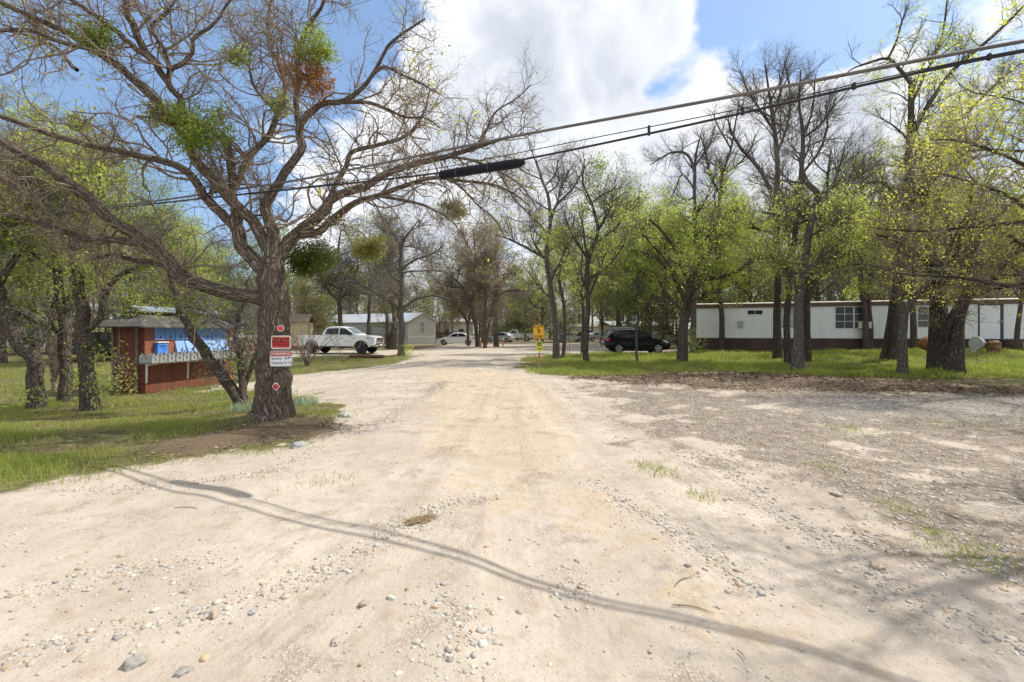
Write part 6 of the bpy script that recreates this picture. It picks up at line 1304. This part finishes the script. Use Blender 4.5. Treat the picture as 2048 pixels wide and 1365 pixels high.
def crossover(label, loc, rz, mat, rim=RIM_S, roofrack=True, name='suv', L=4.72, h=1.69, w=1.88, group=None):
    t = thing(name, label, 'car', loc, rz, group); c = Car(L, w, 1.05, h, .85, .5, .20); r = .365; A = dict(a=.41, z=.37)
    x0, x1 = .98, L - .93
    lower = [(.34, .30)] + arch(x0, A, .30)[::-1] + arch(x1, A, .27)[::-1] + [(L - .32, .27), (L - .06, .33), (L - .01, .52), (L - .05, .70), (L - .20, .83), (L - .55, .95), (L - 1.05, 1.04), (L - 1.32, 1.07), (2.3, 1.10), (.9, 1.13), (.16, 1.16), (.06, 1.06), (.02, .80), (.0, .55), (.06, .40)]
    c.sweep(lower, cuts_z=(.45, .6, .75, .9), cuts_x=(.5, 1.6, 2.4, 3.2, L - .5)).build('body', mat, t, smooth=True)
    cab = [(.14, 1.10), (.36, 1.42), (.62, h - .10), (1.0, h - .03), (1.6, h), (2.2, h - .01), (2.75, h - .10), (3.2, h - .34), (L - 1.20, 1.05)]
    c.sweep(cab, cuts_z=(1.25, 1.4, 1.55), cuts_x=(1, 1.6, 2.2, 2.8), inset=.03).build('cabin', mat, t, smooth=True)
    for sg in (-1, 1):
        for pl in ([(1.92, 1.14), (1.92, h - .12), (2.35, h - .12), (2.74, h - .20), (3.0, h - .33), (3.30, 1.12)], [(1.84, 1.14), (1.84, h - .12), (1.18, h - .14), (1.02, 1.16)], [(.94, 1.17), (1.10, h - .15), (.80, h - .19), (.58, 1.36), (.66, 1.20)]):
            c.side(pl, .007, sg).build('side_window', CARGLASS, t, smooth=True)
        c.side([(.06, 1.08), (.02, .92), (.20, .90), (.34, 1.0), (.32, 1.13)], .012, sg).build('tail_light', RED_L, t)
        c.side([(L - .14, .80), (L - .42, .95), (L - .66, .97), (L - .52, .86), (L - .2, .72)], .010, sg).build('headlight', CLEAR_L, t)
        mb = MB(); y = c.hw(3.15, 1.13); mb.bbox(3.02, 3.2, sg * (y + .14) - .09, sg * (y + .14) + .09, 1.10, 1.24, .03).build('mirror', mat, t, smooth=True)
        for x in (2.55, 1.5): c.side([(x, .94), (x + .2, .94), (x + .2, .965), (x, .965)], .02, sg).build('door_handle', mat, t)
        for x in (1.88, 3.12): c.side([(x, .42), (x + .008, .42), (x + .012, 1.06), (x, 1.06)], .001, sg, .003).build('door_gap', UNDER, t)
        c.side([(x0 + .5, .30), (x1 - .5, .29), (x1 - .5, .36), (x0 + .5, .37)], .012, sg).build('sill', UNDER, t)
    c.cross((L - 1.28, 1.10), (2.82, h - .11)).build('windshield', SHIELD, t, smooth=True); c.cross((.21, 1.20), (.50, h - .18), .82).build('rear_window', CARGLASS, t, smooth=True)
    if roofrack:
        for sg in (-1, 1): MB().tube([(.9, sg * .56, h - .02), (1.0, sg * .57, h + .05), (2.3, sg * .57, h + .05), (2.42, sg * .56, h)], .018, 8).build('roof_rail', RIM_S, t, smooth=True)
    MB().bbox(L - .03, L + .012, -.62, .62, .47, .66, .01).build('grille', M_BLACK, t); MB().bbox(-.02, .012, -.24, .24, .80, .92, .004).build('number_plate', PLATE, t)
    MB().box(.5, L - .5, -w * .42, w * .42, .24, .6).build('underbody', UNDER, t); wheel_set(t, c, (x0, x1), r, .235, rim); return t

def sedan(label, loc, rz, mat, L=4.85, h=1.47, w=1.84, rim=RIM_S, hatch=False, name='sedan', group=None):
    t = thing(name, label, 'car', loc, rz, group); c = Car(L, w, .93, h, .9, .6, .24); r = .33; A = dict(a=.37, z=.335); x0, x1 = (1.02, L - .95) if not hatch else (.78, L - .85)
    lower = [(.34, .26)] + arch(x0, A, .26)[::-1] + arch(x1, A, .22)[::-1] + [(L - .3, .2), (L - .05, .26), (L, .45), (L - .06, .62), (L - .28, .74), (L - .8, .86), (L - 1.35, .93), (2.4, .96), (1.2, .98)] + ([(.5, 1.0), (.12, 1.02)] if hatch else [(.7, 1.03), (.22, 1.02)]) + [(.05, .94), (.0, .6), (.06, .36)]
    c.sweep(lower, cuts_z=(.4, .55, .7, .85), cuts_x=(.5, 1.6, 2.4, 3.2, L - .5)).build('body', mat, t, smooth=True)
    cab = [(.16, .98), (.40, 1.28), (.72, h - .06), (1.2, h), (1.9, h), (2.4, h - .06), (L - 1.35, .93)] if hatch else [(.58, .98), (1.05, 1.24), (1.5, h - .06), (2.0, h), (2.4, h), (2.85, h - .07), (L - 1.32, .93)]
    c.sweep(cab, cuts_z=(1.1, 1.25, 1.38), cuts_x=(1.2, 1.8, 2.4), inset=.03).build('cabin', mat, t, smooth=True)
    F1 = L - 1.5; b0 = .5 if hatch else 1.0
    for sg in (-1, 1):
        for pl in ([(2.28, 1.0), (2.28, h - .07), (2.75, h - .13) if not hatch else (2.4, h - .12), (F1, .99)], [(2.2, 1.0), (2.2, h - .07), (1.62, h - .12) if not hatch else (1.2, h - .08), (b0 + .2, 1.03)]): c.side(pl, .007, sg).build('side_window', CARGLASS, t, smooth=True)
        c.side([(.05, .92), (.03, .76), (.30, .80), (.42, .93)], .01, sg).build('tail_light', RED_L, t); c.side([(L - .12, .66), (L - .42, .80), (L - .70, .80), (L - .5, .68)], .010, sg).build('headlight', CLEAR_L, t)
        y = c.hw(F1 - .2, 1.0); MB().bbox(F1 - .28, F1 - .12, sg * (y + .11) - .08, sg * (y + .11) + .08, .97, 1.08, .025).build('mirror', mat, t, smooth=True)
        for x in (2.24, F1 - .2): c.side([(x, .35), (x + .008, .35), (x + .012, .94), (x, .94)], .001, sg, .003).build('door_gap', UNDER, t)
        for x in (2.55, 1.6): c.side([(x, .84), (x + .18, .84), (x + .18, .86), (x, .86)], .016, sg).build('door_handle', mat, t)
    c.cross((L - 1.40, .97), (2.9 if not hatch else 2.45, h - .09)).build('windshield', SHIELD, t, smooth=True); c.cross(*(((.24, 1.08), (.62, h - .12)) if hatch else ((.70, 1.05), (1.42, h - .10))), .82).build('rear_window', CARGLASS, t, smooth=True)
    MB().bbox(L - .03, L + .01, -.5, .5, .34, .50, .01).build('grille', M_BLACK, t); MB().bbox(-.02, .012, -.24, .24, .70, .82, .004).build('number_plate', PLATE, t)
    MB().box(.5, L - .5, -w * .42, w * .42, .2, .5).build('underbody', UNDER, t); wheel_set(t, c, (x0, x1), r, .21, rim, 5); return t

def pickup(label, loc, rz, mat, crew=True, L=5.80, h=1.94, w=2.02, rim=RIM_K, name='pickup', bumper=CHROME):
    t = thing(name, label, 'pickup truck', loc, rz); c = Car(L, w, 1.28, h, .6, .2, .19); r = .41; A = dict(a=.48, z=.43); x0, x1 = 1.18, L - .98
    lower = [(.10, .62), (.55, .56)] + arch(x0, A, .50)[::-1] + arch(x1, A, .46)[::-1] + [(L - .30, .55), (L - .06, .62), (L - .02, .98), (L - .07, 1.16), (L - .30, 1.25), (L - 1.0, 1.31), (L - 1.42, 1.32), (3.2, 1.30), (1.96, 1.30), (1.94, 1.33), (.06, 1.34), (.0, 1.29), (.02, .8)]
    c.sweep(lower, cuts_z=(.7, .85, 1.0, 1.12), cuts_x=(.5, 1.9, 2.8, 3.6, L - .5), inset=.018).build('body', mat, t, smooth=True)
    cb = 1.86 if crew else 2.55
    cab = [(cb, 1.28), (cb + .10, 1.58), (cb + .30, h - .07), (cb + .62, h - .01), (cb + 1.2, h), (3.25, h - .01), (3.62, h - .08), (L - 1.30, 1.30)]
    c.sweep(cab, cuts_z=(1.4, 1.6, 1.8), cuts_x=(2.4, 3.0, 3.6), inset=.03).build('cabin', mat, t, smooth=True)
    MB().box(.12, cb - .06, -w * .42, w * .42, 1.302, 1.352).build('bed_opening', UNDER, t)  # near-black slab stands for the shade inside a hollow bed
    for sg in (-1, 1):
        ws = [[(3.18, 1.36), (3.18, h - .12), (3.48, h - .13), (3.66, h - .19), (4.20, 1.37)], [(3.10, 1.36), (3.10, h - .12), (cb + .50, h - .14), (cb + .34, h - .22), (cb + .28, 1.37)]]
        for pl in ws: c.side(pl, .007, sg).build('side_window', CARGLASS, t, smooth=True)
        c.side([(L - .10, 1.00), (L - .08, 1.15), (L - .44, 1.22), (L - .50, 1.06)], .012, sg).build('headlight', CLEAR_L, t); c.side([(L - .51, 1.07), (L - .46, 1.20), (L - .60, 1.17), (L - .62, 1.09)], .013, sg).build('marker_light', AMBER, t)
        c.side([(.0, .92), (.0, 1.20), (.14, 1.20), (.14, .92)], .012, sg).build('tail_light', RED_L, t)
        y = c.hw(4.0, 1.3); MB().bbox(3.88, 4.04, sg * (y + .17) - .11, sg * (y + .17) + .11, 1.34, 1.54, .03).build('mirror', M_BLACK if crew else mat, t, smooth=True)
        for x in (3.16, 4.12, cb + .06): c.side([(x, .56), (x + .010, .56), (x + .012, 1.22), (x, 1.22)], .001, sg, .003).build('door_gap', UNDER, t)
        for x in (3.28, cb + .30): c.side([(x, 1.10), (x + .22, 1.10), (x + .22, 1.135), (x, 1.135)], .02, sg).build('door_handle', M_BLACK if crew else mat, t)
        if crew: c.side([(3.55, .90), (3.98, .90), (3.98, .925), (3.55, .925)], .004, sg).build('badge', M_BLACK, t)
        if crew: c.side([(4.2, 1.10), (4.36, 1.10), (4.36, 1.14), (4.2, 1.14)], .004, sg).build('badge', M_BLACK, t)
        c.side([(x0 + .6, .46), (x1 - .6, .45), (x1 - .6, .54), (x0 + .6, .56)], .008, sg).build('sill', UNDER, t)
        for x in (x0, x1):
            n = 13; mb = MB(); a = np.linspace(-.02, math.pi + .02, n)
            po = [(x + .53 * math.cos(q), .43 + .53 * math.sin(q)) for q in a]; pi_ = [(x + .47 * math.cos(q), .43 + .47 * math.sin(q)) for q in a]
            for k in range(n - 1): mb.add([(p[0], sg * (c.hw(p[0], max(p[1], .3)) + o), p[1]) for o in (.018, -.05) for p in (po[k], po[k + 1], pi_[k + 1], pi_[k])], [(0, 1, 2, 3), (0, 4, 5, 1), (3, 2, 6, 7)])
            mb.build('fender_flare', UNDER if crew else mat, t)
    c.cross((L - 1.38, 1.335), (3.70, h - .11)).build('windshield', SHIELD, t, smooth=True); c.cross((cb + .025, 1.36), (cb + .07, h - .24), .8).build('rear_window', CARGLASS, t)
    g = MB().bbox(L - .06, L + .03, -.62, .62, .76, 1.14, .04).build('grille', CHROME if crew else M_BLACK, t, smooth=True)
    gm = MB()
    for i in range(4): gm.box(L + .026, L + .036, -.52, .52, .82 + i * .075, .86 + i * .075)
    gm.build('grille_slot', M_BLACK, g); MB().lathe([(0, 0), (.10, 0), (.10, .02), (0, .025)], 20, lambda x, y, z: (L + .031 + z, x * 1.3, .96 + y)).build('badge', CHROME, g)
    b = MB().bbox(L - .16, L + .07, -.93, .93, .52, .74, .05).build('front_bumper', bumper, t, smooth=True); MB().bbox(L + .066, L + .078, -.16, .16, .58, .68, .003).build('number_plate', M_WHITE, b); MB().box(L + .066, L + .073, -.6, .6, .515, .57).build('air_slot', M_BLACK, b)
    b = MB().bbox(-.16, .06, -.92, .92, .58, .76, .04).build('rear_bumper', CHROME, t, smooth=True); MB().bbox(-.168, -.158, -.15, .15, .62, .74, .003).build('number_plate', M_WHITE, b)
    MB().bbox(-.012, .012, -.72, .72, .80, 1.26, .01).build('tailgate', mat, t); MB().box(.4, L - .4, -w * .40, w * .40, .42, .9).build('underbody', UNDER, t); wheel_set(t, c, (x0, x1), r, .28, rim, 6, -.01); return t

def park(px_rear, px_front, py, L, fwd, tilt=0.0, Y=None):
    """where a car stands so that its flank spans two columns; fwd +1 faces right"""
    b = onground((px_rear + px_front) / 2, py); Y = Y or b.y; X = ((px_rear + px_front) / 2 - CX) / F * Y; rz = (0 if fwd > 0 else math.pi) + tilt
    return (X - L / 2 * math.cos(rz), Y - L / 2 * math.sin(rz), float(gz(X, Y))), rz
W1 = paint('pickup_white', (.70, .70, .68)); K1 = paint('suv_black', (.004, .004, .006)); W2 = paint('sedan_white', (.72, .73, .74)); S1 = paint('hatch_silver', (.36, .38, .40), .5); W3 = paint('pickup_grey_white', (.60, .61, .62)); N1 = paint('suv_navy', (.018, .026, .05)); T1 = paint('car_pale', (.42, .47, .49), .3); K2 = paint('suv_dark', (.02, .022, .028))
p, r = park(600, 766, 709, 5.8, 1, math.radians(-6), 33.0); pickup('white crew cab pickup with black wheels and chrome grille', p, r, W1)
p, r = park(1207, 1332, 705.5, 4.72, 1, math.radians(1), 33.4); crossover('glossy black crossover car with silver wheels, parked on the right lawn edge', p, r, K1)
p, r = park(1203, 1322, 704, 4.8, 1, math.radians(2), 37.2); crossover('second dark car almost hidden behind the glossy black one', p, r, K2, h=1.86, L=4.8)
p, r = park(955, 872, 691, 4.85, -1, math.radians(3), 55.0); sedan('white sedan standing before the dark picket fence', p, r, W2)
p, r = park(1024, 976, 686, 4.2, -1, math.radians(-24), 68.0); sedan('silver hatchback behind the thickest island trunk', p, r, S1, L=4.2, h=1.52, hatch=True, name='hatchback')
p, r = park(1068, 1000, 685, 5.8, -1, math.radians(-5), 76.0); pickup('far white pickup with silver wheels beyond the silver hatchback', p, r, W3, crew=False, rim=RIM_S)
p, r = park(1115, 1160, 685, 4.6, -1, math.radians(185), 72.0); sedan('far white sedan seen between the twin and curving trunks', p, r, W2, L=4.6)
p, r = park(1146, 1182, 683, 4.7, -1, math.radians(10), 80.0); crossover('far navy car behind the far white sedan', p, r, N1, h=1.8)
p, r = park(1212, 1176, 684, 4.6, -1, math.radians(200), 76.0); sedan('pale far car behind the slim trunk', p, r, T1, L=4.6)
p, r = park(1300, 1362, 684, 4.6, 1, math.radians(-4), 55.0); sedan('pale teal car beyond the bonnet of the glossy black one', p, r, T1, L=4.6)

def dark_trailer():
    c = at(168, 706, 27); t = thing('utility_trailer', 'dark boxy trailer on wheels behind the straight trunk by the shed', 'trailer', (c.x, c.y, float(gz(c.x, c.y))), .1); r = .33
    MB().bbox(-1.2, 1.2, -.8, .8, .5, 1.72, .04).build('box', plain('trailer_dark', (.035, .034, .03), .7), t); MB().bbox(-1.3, 1.3, -.85, .85, .40, .495, .01).build('chassis', M_DARK, t); MB().tube([(1.3, 0, .45), (2.1, 0, .45)], .04, 8).build('drawbar', M_DARK, t)
    fn = lambda x, y, z: (x, z, y); m = MB().lathe([(0, -.1), (r * .9, -.1), (r, -.07), (r, .07), (r * .9, .1), (0, .1)], 20, fn).mesh('wheel', TYRE, True)
    for x in (-.75, .75):
        for y in (-.95, .95): w = link('wheel', m, t); w.location = (x, y, r)
dark_trailer()

# ================================================================== the wood behind: copies of a few grown trees
def generic(seed, h, mats, auto, leafn, lsize, lv, patch=(.5, -.5, .5), zhi=None, lean=.5):
    global RNG
    RNG = np.random.default_rng(seed); a = RNG.uniform(-lean, lean, 4); tr = [(0, 0, 0, h * .019), (a[0] * .2, a[1] * .2, h * .25, h * .015), (a[0] * .6, a[1] * .4, h * .5, h * .012), (a[0] + a[2] * .3, a[1] + a[3] * .3, h * .75, h * .007), (a[0] + a[2] * .6, a[1] + a[3] * .5, h, .02)]
    return make_tree('wood_tree', '-', tr, [], auto=auto, lv=lv, leaf=[lf(leafn, lsize, patch=patch, zhi=zhi, spread=.12)] if leafn else None, mats=mats, S=7, K=16, trunk_k=16, group='trees of the far wood')
LB = lambda d=.55, s=1.4: lv_bare(s, d, up=.12, wob=.26, ang=(32, 70), thick=1.5, caps=(170, 1600, 9000))
PROTO = {'bare': [generic(101, 9.5, (BARK_GRAY, TWIG_GREY, LEAF_OLIVE), (13, .3, 2.6, 4.6, 35, 70, .03), 0, .1, LB()), generic(102, 8.5, (BARK, TWIG_BROWN, LEAF_OLIVE), (14, .28, 2.6, 4.4, 40, 80, .01), 900, .11, LB()), generic(107, 11.5, (BARK_GRAY, TWIG_GREY, LEAF_OLIVE), (13, .35, 2.4, 4.6, 30, 65, .04), 500, .1, LB())],
         'spring': [generic(103, 10, (BARK_DARK, TWIG_DARK, LEAF_SPRING), (14, .25, 2.6, 4.5, 35, 75, .02), 11000, .075, LB(.6), (.5, -.7, .4)), generic(104, 8, (BARK, TWIG_GREY, LEAF_SPRING), (14, .22, 2.4, 4.2, 40, 80, .02), 9000, .075, LB(.6), (.5, -.7, .4)), generic(108, 12, (BARK_DARK, TWIG_DARK, LEAF_GREEN), (15, .25, 2.6, 4.8, 35, 75, .03), 11000, .08, LB(.6), (.5, -.7, .4))],
         'olive': [generic(105, 7, (BARK, TWIG_BROWN, LEAF_OLIVE), (16, .12, 2.2, 3.8, 45, 85, .01), 6000, .09, LB(.6), (.5, -.8, .3)), generic(106, 5.5, (BARK_DARK, TWIG_BROWN, LEAF_DEEP), (16, .06, 1.8, 3.0, 45, 88, .01), 6500, .10, LB(.6, 1.1), (.5, -1.2, .1))]}
KIND = {'bare': 'bare grey tree standing in the wood beyond the vehicles and homes', 'spring': 'tree with fresh green leaves in the wood beyond the lawns', 'olive': 'low olive leaved tree filling the gaps of the far wood'}
def wood():
    rng = np.random.default_rng(5); first = {}
    spots = []
    def add(px, Y, kind, s=1.0): spots.append((px, Y, kind, s))
    # behind the shed and corrugated fence
    for px, Y, k, s in ((-330, 24, 'spring', 1), (-260, 36, 'bare', 1.1), (-60, 30, 'spring', .95), (30, 38, 'spring', 1), (110, 50, 'bare', 1.1), (95, 33, 'olive', 1), (215, 34, 'spring', 1.0), (250, 27, 'spring', .8), (300, 42, 'spring', 1.1), (345, 30, 'spring', .8), (390, 36, 'spring', .95), (440, 46, 'bare', 1.0), (330, 56, 'bare', 1.2),
                       (470, 33, 'olive', .8), (520, 38, 'spring', .75), (555, 52, 'bare', 1), (200, 60, 'bare', 1.2), (60, 62, 'spring', 1.2), (405, 64, 'spring', 1.2), (-160, 55, 'bare', 1.2), (-420, 46, 'spring', 1.2),
                       # behind the pickup and the grey home
                       (600, 44, 'olive', .85), (640, 50, 'olive', .9), (600, 66, 'bare', 1.1), (660, 74, 'bare', 1.15), (715, 72, 'bare', 1.1), (760, 78, 'olive', 1.3), (830, 70, 'olive', 1.1), (880, 66, 'olive', .95), (915, 78, 'olive', 1.2), (860, 88, 'bare', 1.3), (800, 92, 'bare', 1.3), (935, 92, 'bare', 1.2), (700, 95, 'spring', 1.2), (965, 66, 'bare', .95), (905, 60, 'bare', .8),
                       # beyond the parking
                       (985, 84, 'bare', 1.1), (1010, 92, 'olive', 1.1), (1035, 82, 'olive', 1.1), (1050, 74, 'bare', 1.0), (1075, 84, 'spring', .95), (1100, 95, 'olive', 1.2), (1025, 104, 'spring', 1.2), (1150, 96, 'olive', 1.2), (1130, 66, 'olive', .9), (1185, 84, 'bare', 1.1), (1205, 60, 'spring', 1.0), (1232, 44, 'spring', .95), (1258, 50, 'bare', 1.0), (1300, 42, 'spring', .95),
                       (1326, 50, 'spring', 1.1), (1285, 60, 'spring', 1.2), (1345, 62, 'bare', 1.1), (1245, 76, 'spring', 1.3), (1200, 100, 'spring', 1.4), (1310, 84, 'olive', 1.4), (1355, 44, 'olive', .8),
                       (1290, 44, 'spring', 1.45), (1238, 52, 'spring', 1.5), (1335, 56, 'spring', 1.5), (1420, 52, 'spring', 1.4), (1480, 58, 'bare', 1.5), (1215, 74, 'bare', 1.7), (1690, 56, 'spring', 1.4), (1740, 58, 'bare', 1.5), (1990, 54, 'spring', 1.4), (1880, 44, 'bare', 1.3), (1085, 62, 'spring', 1.2),
                       # behind the white trailer
                       (1410, 44, 'spring', 1.0), (1455, 48, 'olive', 1.1), (1500, 42, 'spring', 1.05), (1530, 54, 'spring', 1.15), (1590, 46, 'bare', 1.1), (1640, 42, 'spring', 1.0), (1680, 50, 'bare', 1.15), (1700, 38, 'bare', 1.0), (1755, 46, 'spring', 1.0), (1810, 40, 'olive', 1.1), (1850, 50, 'spring', 1.0), (1930, 42, 'spring', 1.0), (1985, 38, 'bare', 1.0), (2050, 44, 'spring', 1.0), (2130, 38, 'spring', 1.0), (2230, 46, 'bare', 1.1),
                       (1440, 62, 'bare', 1.3), (1560, 66, 'olive', 1.4), (1660, 64, 'spring', 1.3), (1780, 62, 'bare', 1.3), (1900, 60, 'olive', 1.4), (2000, 60, 'spring', 1.2), (2330, 36, 'spring', 1.1)): add(px, Y, k, s)
    for px in range(-700, 2700, 62): add(px + rng.uniform(-25, 25), rng.uniform(104, 135), ('olive', 'bare', 'spring', 'olive')[int(rng.integers(0, 4))], rng.uniform(1.2, 1.7))
    n = {}
    for px, Y, k, s in spots:
        i = n.get(k, 0); n[k] = i + 1; pr = PROTO[k][i % len(PROTO[k])]
        if i < len(PROTO[k]): o = pr
        else: o = copy_tree(pr)
        x = (px - CX) / F * Y; o.location = (x, Y, float(gz(x, Y)) - .05); o.rotation_euler = (0, 0, rng.uniform(0, 6.28)); q = s * rng.uniform(.92, 1.08); o.scale = (q * rng.uniform(.95, 1.1), q * rng.uniform(.95, 1.1), q)
        o['label'] = KIND[k]; o['group'] = {'bare': 'bare trees of the far wood', 'spring': 'fresh green trees of the far wood', 'olive': 'low olive trees of the far wood'}[k]
wood()
RNG = np.random.default_rng(77)

# low undergrowth that closes the view under the far crowns
def undergrowth():
    n = 90000; Y = RNG.uniform(0, 1, n) ** .8 * 75 + 62; X = RNG.uniform(-1.35, 1.35, n) * Y; P = np.stack([X, Y], 1)
    d = vnoise(P, .12, 3); keep = (d > -.35) & ((Y > 100) | (np.abs(X) > 16) | (Y > 90)); P = P[keep]; d = d[keep]; n = len(P)
    z = RNG.random(n) ** 1.3 * (1.6 + 2.2 * np.clip(d + .4, 0, 1.2)); c = np.stack([P[:, 0], P[:, 1], z], 1); s = RNG.uniform(.09, .24, n)[:, None]
    u = unit(RNG.normal(0, 1, (n, 3))); v = unit(np.cross(u, RNG.normal(0, 1, (n, 3)))); V = np.stack([c - u * s, c + v * s * .6, c + u * s, c - v * s * .6], 1).reshape(-1, 3)
    o = link('undergrowth', np_mesh('undergrowth', V, [np.arange(n)[:, None] * 4 + np.arange(4)], [LEAF_OLIVE], attrs={'tint': np.repeat(np.clip(.3 + .5 * d + RNG.normal(0, .25, n), 0, 1), 4)})); o['kind'] = 'stuff'
undergrowth()

# small leafy weeds at the trunks
def weeds(px, py, r, h, n, mat, label, blade=False):
    b = onground(px, py); o = np.array(b); t = thing('weed', label, 'weed', b, 0)
    a = RNG.uniform(0, 6.28, n); rr = r * np.sqrt(RNG.random(n)); P = np.stack([b.x + rr * np.cos(a), b.y + rr * np.sin(a)], 1)
    if blade: V, q4, q3, tt = blades(P, h * RNG.uniform(.5, 1.2, n), np.full(n, .008), np.clip(RNG.normal(.6, .25, n), 0, 1)); me = np_mesh('leaves', V - o, [q4, q3], [mat], attrs={'tint': tt})
    else:
        c = np.stack([P[:, 0], P[:, 1], b.z + h * RNG.random(n)], 1); s = RNG.uniform(.02, .05, n)[:, None]; u = unit(RNG.normal(0, 1, (n, 3))); v = unit(np.cross(u, RNG.normal(0, 1, (n, 3))))
        V = np.stack([c - u * s, c + v * s * .6, c + u * s, c - v * s * .6], 1).reshape(-1, 3); me = np_mesh('leaves', V - o, [np.arange(n)[:, None] * 4 + np.arange(4)], [mat], attrs={'tint': np.repeat(RNG.random(n), 4)})
    link('leaves', me, t)
BLUEG = leaf_mat('blue_green_blade', (.13, .20, .11), (.30, .37, .25), .3)
weeds(500, 822, .34, .20, 260, BLUEG, 'blue green strap leaved clump at the foot of the slanting tree', True)
weeds(600, 812, .38, .20, 220, BLUEG, 'blue green strap leaved clump on the lane side of the big trunk', True)
weeds(812, 711, .55, .75, 700, LEAF_SPRING, 'bright green sprouts at the foot of the spreading bare tree')
weeds(1392, 712, .7, 1.7, 420, LEAF_GREEN, 'leafy green shoots between the leafy tree and the trailer corner')
weeds(178, 770, .45, .6, 500, LEAF_SPRING, 'green sprouts on the trunk beside the shed door')
weeds(212, 700, .9, 1.6, 1500, LEAF_GREEN, 'green bush beyond the shed door side')
